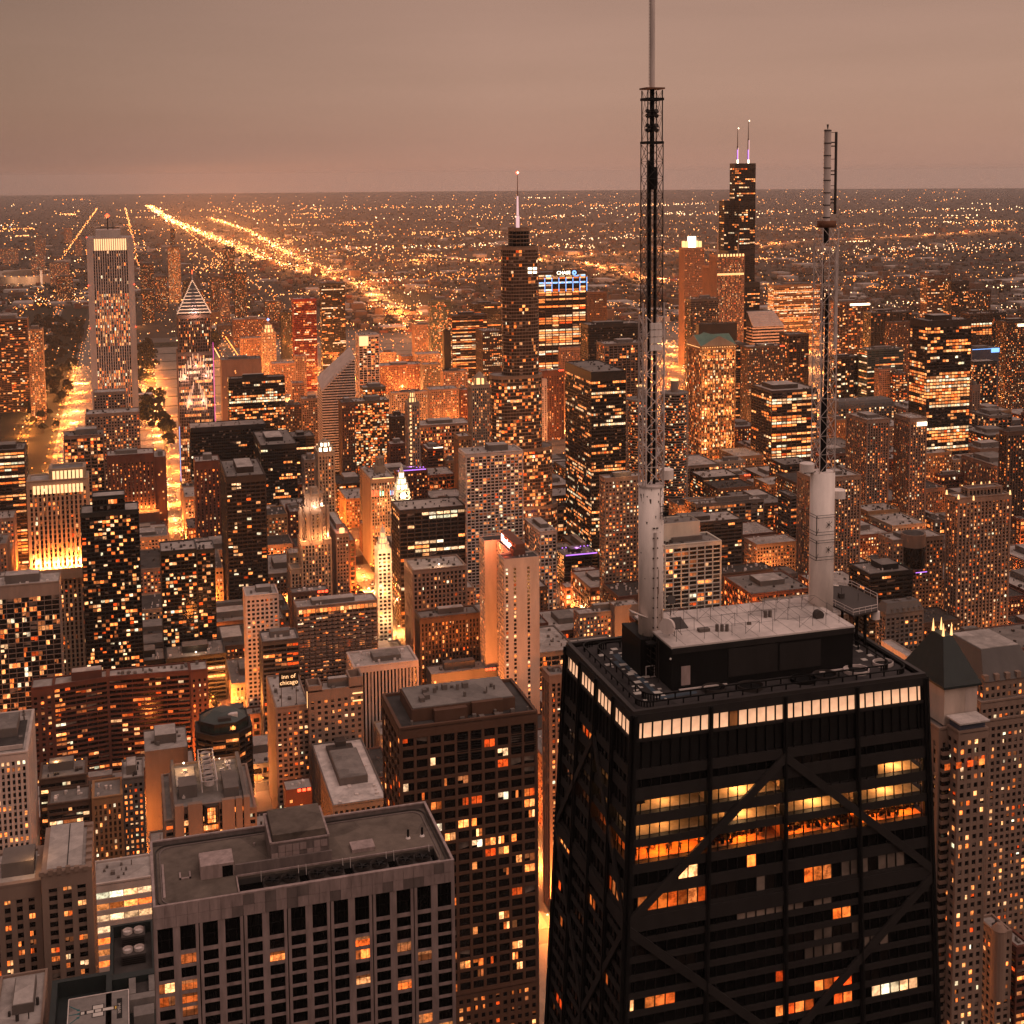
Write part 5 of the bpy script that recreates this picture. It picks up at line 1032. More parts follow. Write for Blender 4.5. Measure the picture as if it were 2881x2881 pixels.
mbpart(R, 'pilaster', 'beige', lambda M: [M.box(a, y1+1, a+1.5, y1+2.1, 0, 207) for a in (x0+3, x0+8.2, x1-4.5)], kind='stuff')
FOOT.append((x0-3, y0-4, x1+3, y1+3))
R, r = RR('bluewing'); x0, y0, x1, y1, Z = r[:5]
mbpart(R, 'cap', 'blueglass', lambda M: M.box(x0+1, y0+1, x1-1, y1-1, Z, Z+3.5)); mbpart(R, 'cap_roof', 'roof_white', lambda M: M.box(x0, y0, x1, y1+.6, Z+3.5, Z+4.1)); mbpart(R, 'orange_window', 'lit_orange', lambda M: [M.box(x0+2+k*5, y1+.6, x0+4.4+k*5, y1+.65, Z-13, Z-10.6) for k in range(4)], kind='stuff')
R, r = RR('mansardright'); x0, y0, x1, y1, Z = r[:5]; Z = 180
mbpart(R, 'mansard_roof', 'mansard_grey', lambda M: M.prism(rectp(x0-.6, y0-.6, x1+.8, y1+.8), Z, Z+13, poly2=rectp(x0+4, y0+9, x1-3, y1-7))); mbpart(R, 'roof_cap', 'roof_pale', lambda M: M.box(x0+4.5, y0+9.5, x1-3.5, y1-7.5, Z+13, Z+13.3))
mbpart(R, 'dormer', 'beige', lambda M: [M.box(x0+3+k*6, y1-1.5, x0+5.4+k*6, y1+1, Z+.3, Z+3.2) for k in range(5)], kind='stuff')
tier(R, rectp(x0-2, y0, x1+4, y1+3.5), 0, Z-9, 'beige', ST['grid'], .25, rng); tier(R, rectp(x0-3, y0+2, x1+7, y1+6), 0, Z-17, 'beige', ST['grid'], .3, rng)
for k, v in DONE.items():
    R, r = v
    if r[6] == 'mansard':
        x0, y0, x1, y1, Z = r[:5]; mbpart(R, 'mansard_roof', 'mansard_grey', lambda M: M.prism(rectp(x0-.3, y0-.3, x1+.3, y1+.3), Z+.9, Z+8, poly2=rectp(x0+3, y0+3, x1-3, y1-3))); clutter(R, x0+4, y0+4, x1-4, y1-4, Z+8, rng, n=6, pent=False)
        mbpart(R, 'dormer', 'mansard_grey', lambda M: [M.box(x0+2+q*5, y1-2, x0+4+q*5, y1+.2, Z+1, Z+4) for q in range(int((x1-x0)/5))], kind='stuff')
R, r = RR('drum'); x0, y0, x1, y1, Z = r[:5]
mbpart(R, 'drum', 'beige', lambda M: (M.tube(((x0+x1)/2+4, y1-2, Z-25), ((x0+x1)/2+4, y1-2, Z+5), 10.5, 32))); mbpart(R, 'drum_roof', 'roof_dark', lambda M: M.tube(((x0+x1)/2+4, y1-2, Z+5), ((x0+x1)/2+4, y1-2, Z+5.3), 9, 32)); mbpart(R, 'drum_window', 'glass_dark', lambda M: M.tube(((x0+x1)/2+4, y1-2, Z-24), ((x0+x1)/2+4, y1-2, Z-6), 10.7, 32))
mbpart(R, 'purple_light', 'lamp_purple', lambda M: M.box((x0+x1)/2-3, y1+8.9, (x0+x1)/2+8, y1+9.2, Z-27, Z-26.4))
R, r = RR('deco'); x0, y0, x1, y1, Z = r[:5]
mbpart(R, 'long_roof', 'roof_pale', lambda M: M.box(x0+4, y0-1, x1-2, y1-3, Z+.3, Z+1.0)); mbpart(R, 'roof_crest', 'beige', lambda M: [M.box(x0+1.5+k*3.4, y1-.8, x0+3.4+k*3.4, y1+.7, Z, Z+3-abs(k-2.5)*.5) for k in range(6)]+[M.box(x0+.3, y0+3+k*6, x0+2.6, y0+5+k*6, Z, Z+2) for k in range(6)], kind='stuff')
mbpart(R, 'roof_seam', 'steel_black', lambda M: M.box((x0+x1)/2-.3, y0, (x0+x1)/2, y1-4, Z+1.0, Z+1.3)); lampat('roof_glow', x1+4, (y0+y1)/2+6, Z+3, 1600, (1, .55, .25))
x0, y0, x1, y1, Z = r[9]['wings'][0][:5]; mbpart(R, 'penthouse', 'greystone', lambda M: M.box(x0+3, y0+8, x1-6, y1-8, Z, Z+6))
# inn sign, square turrets
R, r = RR('beige office tower beside the inn sign')
mbpart(R, 'sign_board', 'steel_black', lambda M: M.box(-6.4, -640.6, 6.0, -640, 95, 104.6)); mbpart(R, 'sign_post', 'steel_grey', lambda M: [M.box(a, -640.5, a+.4, -640.1, 82, 95) for a in (-5, 4.5)])
text_part(R, 'inn of', 3.9, (0, -639.8, 102), NORTH, 'lit_full', .05); text_part(R, 'chicago', 3.9, (-.2, -639.8, 98), NORTH, 'lit_full', .05)
R, r = RR('plain beige tower with two square roof turrets'); x0, y0, x1, y1, Z = r[:5]
for a, h in ((x1-9, 4), (x0, 7)):
    mbpart(R, 'roof_turret', 'beige', lambda M: (M.box(a, y0, a+1, y1, Z, Z+h), M.box(a+8, y0, a+9, y1, Z, Z+h), M.box(a+1, y1-1, a+8, y1, Z, Z+h), M.box(a+1, y0, a+8, y0+1, Z, Z+h)))
mbpart(R, 'lit_fin', 'crown_gold', lambda M: (M.box(x1+.6, y1-.5, x1+.9, y1, Z-10, Z+1), M.box(x0+.5, y1+.5, x0+7, y1+.8, Z-4, Z-3.2), M.box(x0+.5, y1+.5, x0+7, y1+.8, Z-9, Z-8.2)))

# ------------------------------------------------------------------ marble clad tower with big black windows (lower left)
R = Rel('skyscraper', 'marble clad tower with a flat roof, cooling fans and big black windows', 'skyscraper', 61, -106); R.root.location = (58.0, -112.9, 0)
wx0, wx1, wy0, wy1, WZ = 27, 95.2, -122, -91.6, 262
FOOT.append((wx0, wy0, wx1, wy1))
mbpart(R, 'core', 'glass_black', lambda M: M.box(wx0+1.1, wy0+1.1, wx1-1.1, wy1-1.1, 0, WZ-3))
# marble panels as separate pieces: pilasters, spandrels and the frieze
nb = 14; bw = (wx1-wx0)/nb
PAN = {}
def panel(w, d, h, nm='marble_panel', mat='marble'):
    key = (round(w, 3), round(d, 3), round(h, 3), mat)
    if key not in PAN:
        M = MB(); e_ = .035; M.box(e_, 0, w-e_, d, e_, h-e_); o_ = M.build(nm, mat); me = o_.data; bpy.data.objects.remove(o_); PAN[key] = me
    return PAN[key]
def place(me, name, x, y, z, rz=0, parent=None, O=(0, 0, 0)):
    o_ = bpy.data.objects.new(name, me); COL.objects.link(o_); o_.location = (x-O[0], y-O[1], z-O[2]); o_.rotation_euler.z = rz; o_.parent = parent; return o_
r2 = random.Random(5)
rows = [(251.2, 256.9)]+[(247.9-3.1*k, 250.25-3.1*k) for k in range(52)]
backM = MB(); backM.box(wx0, wy1-.5, wx1, wy1-.28, 257, WZ); backM.box(wx0, wy0, wx1, wy0+.5, 0, WZ); backM.box(wx0, wy0+.5, wx0+.5, wy1-.5, 0, WZ); backM.box(wx1-.5, wy0+.5, wx1, wy1-.5, 0, WZ)
R.part('wall', backM, 'marble_dark')
cnt = 0
for b_ in range(7):
    for row in range(2):
        for q in range(4):
            w = (wx1-wx0)/28; me = panel(w, .3, 2.5, 'marble_panel', 'marble' if r2.random() < .86 else 'marble_dark')
            place(me, 'marble_panel', wx0+(b_*4+q)*w, wy1-.27, 257+row*2.5, 0, R.root, R.o); cnt += 1
W = MB(); wn = 3.3
for k in range(nb+1):
    c = wx0+k*bw; hw_ = (bw-wn)/2
    if k == 0: W.box(c, wy1-1.0, c+hw_, wy1, 80, 256.95)
    elif k == nb: W.box(c-hw_, wy1-1.0, c, wy1, 80, 256.95)
    elif k % 2 == 0: W.box(c-hw_, wy1-1.0, c-.12, wy1, 80, 256.95); W.box(c+.12, wy1-1.0, c+hw_, wy1, 80, 256.95)
    else: W.box(c-hw_, wy1-1.0, c+hw_, wy1-.1, 80, 256.95)
R.part('pilaster', W, 'marble', kind='stuff')
SP = MB()
for j in range(len(rows)-1):
    zt = rows[j][0]; zb = rows[j+1][1]
    for k in range(nb): SP.box(wx0+k*bw+(bw-wn)/2, wy1-1.05, wx0+(k+1)*bw-(bw-wn)/2, wy1-.2, zb, zt)
R.part('spandrel', SP, 'marble', kind='stuff')
lit_w = {(4, 9): 'lit_orange', (5, 9): 'lit_warm', (7, 9): 'lit_orange', (7, 8): 'lit_dim', (2, 5): 'lit_orange', (8, 3): 'lit_warm', (9, 3): 'lit_warm'}
WN = {}
for j, (za, zb) in enumerate(rows[:21]):
    for k in range(nb):
        xx = wx0+k*bw+(bw-wn)/2; q = r2.random()
        mt = 'glass_black'
        if j > 0:
            if q < .015: mt = 'lit_orange'
            elif q < .025: mt = 'lit_warm'
            elif q < .075: mt = 'lit_dim'
            elif q < .2: mt = 'glass_dark'
        kk = (nb-1-k, j)
        if j in (3, 4, 5) and nb-1-k in (0, 1) and r2.random() < .8: mt = r2.choice(('lit_warm', 'lit_orange', 'lit_dim'))
        if kk in ((9, 3), (9, 2), (9, 5), (6, 8), (6, 9)): mt = 'lit_warm' if kk[1] % 2 else 'lit_orange'
        if kk in ((12, 9), (5, 2), (13, 10)): mt = 'lit_warm'
        h = zb-za; key = (mt, round(h, 2), r2.randrange(3) if mt.startswith('lit') else 0)
        if key not in WN:
            M = MB(); s0 = M.slot(mt); s1 = M.slot('steel_black')
            if mt == 'lit_warm' and key[2] == 1: M.face([(0, 0, 0), (wn*.62, 0, 0), (wn*.62, 0, h), (0, 0, h)], s0); M.face([(wn*.62, 0, 0), (wn, 0, 0), (wn, 0, h), (wn*.62, 0, h)], M.slot('lit_dim'))
            elif mt == 'lit_orange' and key[2] == 1: M.face([(0, 0, 0), (wn*.4, 0, 0), (wn*.4, 0, h), (0, 0, h)], M.slot('lit_dim')); M.face([(wn*.4, 0, 0), (wn, 0, 0), (wn, 0, h), (wn*.4, 0, h)], s0)
            elif mt.startswith('lit'): M.face([(0, 0, 0), (wn, 0, 0), (wn, 0, h*.66), (0, 0, h*.66)], s0); M.face([(0, 0, h*.66), (wn, 0, h*.66), (wn, 0, h), (0, 0, h)], M.slot('lit_dim'))
            else: M.face([(0, 0, 0), (wn, 0, 0), (wn, 0, h), (0, 0, h)], s0)
            M.box(wn*.25-.04, .01, wn*.25+.04, .08, 0, h, s1); M.box(wn*.75-.04, .01, wn*.75+.04, .08, 0, h, s1); M.box(0, .01, wn, .07, 0, .08, s1)
            if h > 4: M.box(0, .01, wn, .07, h*.5, h*.5+.1, s1)
            o_ = M.build('window', M.slots); WN[key] = o_.data; bpy.data.objects.remove(o_)
        place(WN[key], 'window', xx, wy1-.4, za, 0, R.root, R.o)
Lf = MB(); 
for j, (za, zb) in enumerate(rows[21:]):
    for k in range(nb): xx = wx0+k*bw+(bw-wn)/2; Lf.face([(xx, wy1-.95, za), (xx+wn, wy1-.95, za), (xx+wn, wy1-.95, zb), (xx, wy1-.95, zb)])
R.part('lower_window', Lf, 'glass_black', kind='stuff')
# roof deck, gutter line, parapet
def rrect(x0, y0, x1, y1, r_, n=7):
    P_ = []
    for cx, cyy, a0 in ((x1-r_, y0+r_, -pi/2), (x1-r_, y1-r_, 0), (x0+r_, y1-r_, pi/2), (x0+r_, y0+r_, pi)):
        for k in range(n+1): P_.append((cx+r_*cos(a0+pi/2*k/n), cyy+r_*sin(a0+pi/2*k/n)))
    return P_
def ringmesh(M, A, B, z0, z1):
    n = len(A)
    for k in range(n):
        a, b_, c, d = A[k], A[(k+1) % n], B[(k+1) % n], B[k]
        M.hexa([(*a, z0), (*b_, z0), (*c, z0), (*d, z0), (*a, z1), (*b_, z1), (*c, z1), (*d, z1)])
deck = MB(); wl = (29.8, -101.3, 76.2, -94.2)   # cooling well left open
for q in ((wx0+.6, wy0+.6, wx1-.6, wl[1]), (wx0+.6, wl[3], wx1-.6, wy1-.6), (wl[2], wl[1], wx1-.6, wl[3]), (wx0+.6, wl[1], wl[0], wl[3])): deck.box(*q, WZ-1.6, WZ-1.0)
R.part('roof_deck', deck, 'roof_wtp')
mbpart(R, 'well_floor', 'roof_dark', lambda M: (M.box(wl[0], wl[1], wl[2], wl[3], WZ-5, WZ-4.8), M.box(wl[0]-.1, wl[1], wl[0], wl[3], WZ-5, WZ-1.6), M.box(wl[2], wl[1], wl[2]+.1, wl[3], WZ-5, WZ-1.6), M.box(wl[0], wl[1]-.1, wl[2], wl[1], WZ-5, WZ-1.6)))
mbpart(R, 'well_rim', 'marble', lambda M: (M.box(wl[0], wl[1]-.3, wl[2], wl[1], WZ-1.0, WZ-.6), M.box(wl[0], wl[3], wl[2], wl[3]+.3, WZ-1.0, WZ-.6), M.box(wl[2], wl[1], wl[2]+.3, wl[3], WZ-1.0, WZ-.6)))
mbpart(R, 'parapet', 'marble', lambda M: (M.box(wx0, wy1-.6, wx1, wy1-.0, WZ, WZ+.35), M.box(wx0, wy0, wx1, wy0+.6, WZ, WZ+.35), M.box(wx0, wy0+.6, wx0+.6, wy1-.6, WZ, WZ+.35), M.box(wx1-.6, wy0+.6, wx1, wy1-.6, WZ, WZ+.35)))
for ins_, mt, hh in ((1.1, 'steel_grey', .35), (2.0, 'marble_dark', .22)):
    M = MB(); ringmesh(M, rrect(wx0+ins_, wy0+ins_, wx1-ins_, wy1-ins_, 3.2), rrect(wx0+ins_+.25, wy0+ins_+.25, wx1-ins_-.25, wy1-ins_-.25, 3.0), WZ-1.0, WZ-1.0+hh); R.part('roof_rail', M, mt, kind='stuff')
mbpart(R, 'roof_house', 'marble_dark', lambda M: M.box(54.6, -117.3, 68.2, -103.3, WZ-1, WZ+4.6)); mbpart(R, 'roof_house_deck', 'roof_wtp', lambda M: M.box(55.2, -117, 67.6, -104, WZ+4.65, WZ+6.4))
mbpart(R, 'roof_house_rim', 'marble', lambda M: (M.box(54.4, -117.9, 68.4, -117.3, WZ+4.6, WZ+5.2), M.box(54.4, -117.3, 54.9, -103.2, WZ+4.6, WZ+5.1), M.box(67.9, -117.3, 68.4, -103.2, WZ+4.6, WZ+5.1), M.box(54.9, -103.7, 67.9, -103.2, WZ+4.6, WZ+4.9)))
mbpart(R, 'roof_house_panel', 'marble', lambda M: [M.box(55+k*1.65, -103.28, 56.5+k*1.65, -103.15, WZ-1+j*1.7, WZ+.6+j*1.7) for k in range(8) for j in range(3) if r2.random() < .62], kind='stuff')
mbpart(R, 'stair_house', 'marble', lambda M: (M.box(76.8, -109, 84.3, -102.5, WZ-1, WZ+2.2), M.box(80, -111, 84.3, -109, WZ-1, WZ+.8))); mbpart(R, 'stair_door', 'glass_black', lambda M: (M.box(77, -102.48, 79.4, -102.4, WZ-1, WZ+1.6),))
mbpart(R, 'screen_wall', 'marble_dark', lambda M: M.box(54, -102.9, 76.5, -102.4, WZ-1, WZ+1.4))
mbpart(R, 'skylight', 'marble', lambda M: M.box(43.4, -108, 49, -104, WZ-1, WZ-.1))
for k in range(8):
    xx = 33.2+(k//2)*10.4+(k % 2)*4.1
    M = MB(); M.box(xx-2.05, -100.0, xx+2.05, -95.4, WZ-4.8, WZ-1.5); cu_ = R.part('cooling_unit', M, 'steel_grey')
    M = MB(); M.tube((xx, -97.7, WZ-1.5), (xx, -97.7, WZ-.5), 1.85, 22, 1.95, caps=False); M.tube((xx, -97.7, WZ-1.45), (xx, -97.7, WZ-1.35), 1.8, 22); M.build('fan_ring', 'steel_grey', cu_, True, origin=R.o)
    M = MB()
    for q in range(5): t_ = q*2*pi/5; M.tube((xx, -97.7, WZ-.95), (xx+1.6*cos(t_), -97.7+1.6*sin(t_), WZ-1.0), .22, 4)
    M.tube((xx, -97.7, WZ-1.3), (xx, -97.7, WZ-.8), .5, 10); M.build('fan_blades', 'steel_black', cu_, origin=R.o)
mbpart(R, 'unit_bracket', 'steel_pale', lambda M: [M.tube((31.0+k*10.4+d_, -100.4, WZ-2.5), (31.0+k*10.4+d_, -100.9, WZ-.1), .09, 4) for k in range(4) for d_ in (0, 8.6)], kind='stuff')
for xx in (34.7, 31.2):
    mbpart(R, 'vent_pipe', 'steel_black', lambda M: M.tube((xx, -107.2, WZ-.9), (xx, -107.2, WZ+1.2), .28, 12)); mbpart(R, 'vent_flashing', 'paint_white', lambda M: M.tube((xx, -107.2, WZ-1), (xx, -107.2, WZ-.6), .62, 14, .4))
mbpart(R, 'roof_pipe', 'marble', lambda M: (M.box(92.3, -112, 92.8, -97, WZ-1, WZ-.75), M.box(88.6, -107, 89, -104, WZ-1, WZ-.7), M.box(86.4, -107, 86.8, -104, WZ-1, WZ-.7), M.box(86.4, -104.4, 89, -104, WZ-1, WZ-.7), M.tube((71, -115, WZ-1), (71, -115, WZ-.4), .25, 8)), kind='stuff')

# ------------------------------------------------------------------ tapered black tower with X braces (right foreground)
R = Rel('skyscraper', 'huge tapered black tower with X bracing, lit top storey and two white masts', 'skyscraper', 0, 0)
HT = 343.7
FOOT.append((-41, -26, 41, 26))
def hw_(z): return 24.5+(HT-z)*.046
def hd_(z): return 15+(HT-z)*.0291
def FP(f, u, z, o):
    if f == 'N': return (u*hw_(z), hd_(z)+o, z)
    if f == 'S': return (-u*hw_(z), -hd_(z)-o, z)
    if f == 'E': return (hw_(z)+o, u*hd_(z), z)
    return (-hw_(z)-o, -u*hd_(z), z)
def fbar(M, f, u0, u1, z0, z1, o0, o1, mat=0, u2=None, u3=None):
    u2 = u0 if u2 is None else u2; u3 = u1 if u3 is None else u3
    M.hexa([FP(f, u0, z0, o0), FP(f, u0, z0, o1), FP(f, u1, z0, o1), FP(f, u1, z0, o0), FP(f, u2, z1, o0), FP(f, u2, z1, o1), FP(f, u3, z1, o1), FP(f, u3, z1, o0)], mat)
LV = [(332.1, 333.4), (328.1, 330.2), (324.4, 326.5), (320.7, 323.2), (317.3, 319.2), (313.3, 315.6)]+[(311.1-2.75*k-1.75, 311.1-2.75*k) for k in range(106)]
ROOMS = LV[1:4]
# core: solid black glass volume, set back 6 m on the three open floors
def core(z0, z1, ins, name='core', mat='glass_black'):
    a, b_ = hw_(z0)-ins, hd_(z0)-ins; c, d = hw_(z1)-ins, hd_(z1)-ins
    M = MB(); M.hexa([(-a, -b_, z0), (a, -b_, z0), (a, b_, z0), (-a, b_, z0), (-c, -d, z1), (c, -d, z1), (c, d, z1), (-c, d, z1)]); R.part(name, M, mat)
core(0, ROOMS[2][0], .9); core(ROOMS[2][1], ROOMS[1][0], .9, 'floor_slab'); core(ROOMS[1][1], ROOMS[0][0], .9, 'floor_slab'); core(ROOMS[0][1], 342.9, .9)
wallmat('room_tan', (.52, .34, .18), .8, .25, 1.2); wallmat('room_orange', (.55, .24, .08), .8, .35, 1.5)
for k, (za, zb) in enumerate(ROOMS): core(za, zb, 6.5 if k < 2 else 7.5, 'inner_wall', 'room_tan' if k < 2 else 'room_orange')
for k, (za, zb) in enumerate(ROOMS):
    M = MB(); a, b_ = hw_(za)-1, hd_(za)-1; M.box(-a, -b_, a, b_, za, za+.05); R.part('room_floor', M, 'room_tan' if k < 2 else 'room_orange')
    M = MB()
    for q in (-.5, 0, .5): M.box(q*2*hw_(za)*.5-.15, hd_(za)-7, q*2*hw_(za)*.5+.15, hd_(za)-1, za, zb)
    R.part('partition', M, 'room_tan' if k < 2 else 'room_orange', kind='stuff')
mbpart(R, 'unlit_bay_block', 'steel_black', lambda M: (fbar(M, 'N', -.02, -.5, 328.1, 330.2, -6, -.8), fbar(M, 'N', -.5, -.66, 328.1, 330.2, -6, -.8), fbar(M, 'N', .86, .99, 328.1, 330.2, -6, -3)))  # black blocks stand in for the darkness of the unlit rooms
mbpart(R, 'room_door', 'marble', lambda M: fbar(M, 'N', .35, .28, 324.4, 326.5, -2.6, -2.4))
lev = ((1, (1, .50, .19), ((.75, 120), (.25, 330), (-.82, 260)), 3), (2, (1, .50, .19), ((.75, 80), (.25, 260), (-.25, 260), (-.75, 250)), 3), (3, (1, .24, .03), ((.78, 330), (.6, 200), (.25, 420), (-.12, 260), (-.36, 260), (-.62, 330), (-.86, 330)), 2.4))
for k, col, us, dd in lev:
    for u, pw in us:
        za, zb = LV[k]; q = FP('N', u, zb-.5, -dd); lampat('room_light', *q, pw*3.6, col, .25)
    for u in (.8, .3): q = FP('E', u, LV[k][1]-.5, -2.6); lampat('room_light', *q, 170 if k < 3 else 300, col, .25)
mbpart(R, 'pendant_lamp', 'crown_white', lambda M: [M.octa(FP('N', u, 326.1, o_), .1) for u, o_ in ((-.62, -3), (-.66, -2.2), (-.9, -3), (-.93, -2), (-.8, -4), (.1, -3))]+[M.octa(FP('N', u, 322.8, o_), .08) for u, o_ in ((.1, -3), (-.3, -2), (-.4, -3), (-.7, -3), (-.9, -2.5), (.4, -3))], kind='stuff')
# structure: columns, spandrels, diagonals
C_ = MB(); S_ = MB(); D_ = MB(); LP = MB()
for f in 'NESW':
    nbay = 4
    for k in range(nbay+1):
        u = -1+2*k/nbay; wd = (.62 if k in (0, nbay) else .42)/hw_(200) if f in 'NS' else (.62 if k in (0, nbay) else .42)/hd_(200)
        a, b_ = max(-1, u-wd), min(1, u+wd)
        fbar(C_, f, a, b_, 0, HT-.6, -1.0, .42); 
        if 0 < k < nbay or True: fbar(C_, f, max(-1, u-wd*.3), min(1, u+wd*.3), 0, HT-.6, .42, .62)
    zs = [(333.4, 334.9)]+[(LV[i+1][1], LV[i][0]) for i in range(len(LV)-1)]
    for z0, z1 in zs: fbar(S_, f, -.995, .995, z0, z1, -.95, .06)
    fbar(S_, f, -1, 1, 341.9, HT-.5, -1.2, .25); fbar(S_, f, -.995, .995, 339.05, 339.5, -.95, .15)
    n = 32 if f in 'NS' else 20
    for k in range(n):
        u0 = -1+2*k/n; fbar(LP, f, u0+.004, u0+2/n-.004, 334.95, 339.0, -.9, -.25)
    zt = 333.2; up_ = True; a = 0
    apex = 333.7
    while apex > 40:
        for sg in (-1, 1):
            for (ua, za, ub, zb) in ((0, apex, sg*.985, apex-21.4), (sg*.985, apex-22.9, 0, apex-45.2)):
                t_ = .55/ (24 if f in 'NS' else 15)
                h_ = .82; D_.hexa([FP(f, ub, zb-h_, .13), FP(f, ub, zb-h_, .5), FP(f, ub, zb+h_, .5), FP(f, ub, zb+h_, .13), FP(f, ua, za-h_, .13), FP(f, ua, za-h_, .5), FP(f, ua, za+h_, .5), FP(f, ua, za+h_, .13)])
        fbar(S_, f, -1, 1, apex-23.2, apex-21.0, .121, .3)
        apex -= 45.9
wallmat('tower_steel', (.022, .0175, .016), .55, .3, .25, .4); wallmat('tower_beam', (.016, .013, .012), .7, .3, .4)
R.part('column', C_, 'steel_black', kind='stuff'); R.part('spandrel_beam', S_, 'tower_beam', kind='stuff'); R.part('diagonal_brace', D_, 'tower_beam', kind='stuff'); R.part('louvre_panel', LP, 'steel_black', kind='stuff')
# individual panes: lit top strip and the three open floors
def pane(f, k, n, za, zb, mat, o_=-.08, name='window', ins=.006):
    u0 = -1+2*k/n+ins; u1 = -1+2*(k+1)/n-ins
    M = MB(); M.face([FP(f, u0, za, o_), FP(f, u1, za, o_), FP(f, u1, zb, o_), FP(f, u0, zb, o_)]); return R.part(name, M, mat)
for k in range(32):
    if k == 21: pane('N', k, 32, 339.55, 341.88, 'room_orange')
    elif k % 8 != 99: pane('N', k, 32, 339.55, 341.88, 'strip_glow')
for k in range(20): pane('E', k, 20, 339.55, 341.88, 'strip_glow', ins=.008)
for za, zb in ROOMS:
    for k in range(32): pane('N', k, 32, za, zb, 'clear_glass', -.12, ins=.003)
    for k in range(20): pane('E', k, 20, za, zb, 'clear_glass', -.12, ins=.004)
MU = MB()
for f, n in (('N', 32), ('E', 20), ('W', 20), ('S', 32)):
    for k in range(n+1):
        u = -1+2*k/n; w = .055/ (24 if f in 'NS' else 15)
        fbar(MU, f, max(-1, u-w), min(1, u+w), 240, 343, -.16, .04)
R.part('mullion', MU, 'steel_black', kind='stuff')
# lower windows: dark panes, curtains and the lit rooms seen in the photograph
LW = MB(); sl = {k: LW.slot(k) for k in ('glass_black', 'glass_dark', 'blind', 'lit_warm', 'lit_orange', 'lit_dim', 'lit_white')}
emit('lit_red', (1, .12, .01), 1.0, .8, ramp=((1, .10, .01), (1, .22, .03), (1, .30, .08))); sl['lit_red'] = LW.slot('lit_red')
litspec = {'N': [(.69, .60, 318, 'lit_warm'), (.95, .48, 314.4, 'lit_red'), (.88, .70, 299.1, 'lit_orange'), (.27, .20, 318, 'lit_warm'), (.31, .02, 310, 'dimblind'), (-.12, -.32, 314.4, 'lit_red'), (-.32, -.44, 307.4, 'lit_red'), (-.03, -.31, 310.2, 'dimblind'), (-.36, -.81, 314.4, 'dimblind'), (-.60, -.65, 302, 'lit_orange'), (-.18, -.43, 297, 'lit_orange'), (-.57, -.88, 293.9, 'lit_white'), (-.32, -.43, 293.9, 'lit_orange'), (.08, -.17, 293.9, 'lit_orange'), (.08, .03, 299.3, 'lit_orange'), (-.03, -.69, 301.5, 'dimblind'), (.98, .94, 299.1, 'lit_warm'), (.2, .1, 314.4, 'dimblind'), (.03, -.5, 304.5, 'dimblind2')],
    'E': [(-.95, -.55, 310, 'lit_warm'), (-.9, -.82, 302.2, 'lit_orange'), (.06, .24, 307.4, 'lit_orange'), (-.82, -.7, 296.5, 'lit_orange'), (.55, .9, 314.4, 'lit_red'), (-.76, -.56, 283, 'lit_orange'), (.53, .6, 299.7, 'lit_orange'), (.76, .82, 299.4, 'lit_warm'), (-.4, -.1, 332.7, 'lit_orange')]}
r3 = random.Random(11)
for f, n in (('N', 32), ('E', 20)):
    for za, zb in [l for l in LV if l not in ROOMS and l[1] > 200]:
        st_ = 0
        for k in range(n):
            uc = -1+2*(k+.5)/n; zc = (za+zb)/2; mt = 'glass_black'
            if r3.random() < .2: st_ = r3.random()
            if st_ > .88 and zb < 315: mt = 'blind' if r3.random() < .35 else 'glass_dark'
            elif st_ > .80: mt = 'glass_dark'
            for (a, b_, z_, m_) in litspec[f]:
                lo, hi = min(a, b_), max(a, b_)
                if lo-.01 < uc < hi+.01 and abs(zc-z_) < 1.38:
                    if m_.startswith('dimblind'): mt = 'blind' if r3.random() < (.75 if m_ == 'dimblind' else .3) else 'glass_dark'
                    else: mt = m_
            if zb < 286 and r3.random() < .02: mt = r3.choice(('lit_orange', 'lit_warm'))
            u0 = -1+2*k/n+.003; u1 = -1+2*(k+1)/n-.003
            LW.face([FP(f, u0, za, -.14), FP(f, u1, za, -.14), FP(f, u1, zb, -.14), FP(f, u0, zb, -.14)], sl[mt])
R.part('lower_window', LW, LW.slots, kind='stuff')
lampat('room_light', *FP('N', .7, 315, 1.2), 6, (1, .5, .2), .2)
# tables and chairs on the restaurant floor
TB = MB()
for k in range(60):
    u = r3.uniform(-.97, .42); o_ = r3.uniform(-5.5, -1.6); q = FP('N', u, 320.76, o_); TB.tube(q, (q[0], q[1], q[2]+.72), .05, 5); TB.tube((q[0], q[1], q[2]+.72), (q[0], q[1], q[2]+.76), .45, 10)
    for s_ in (-1, 1): TB.box(q[0]+s_*.75-.2, q[1]-.2, q[0]+s_*.75+.2, q[1]+.2, q[2], q[2]+.45); TB.box(q[0]+s_*.93-.03, q[1]-.2, q[0]+s_*.93+.03, q[1]+.2, q[2]+.45, q[2]+.9)
TB.build('tables_and_chairs', 'steel_black', None, kind='stuff')['label'] = 'mass of dark restaurant tables and chairs behind the orange windows'
bpy.data.objects['tables_and_chairs']['category'] = 'tables'
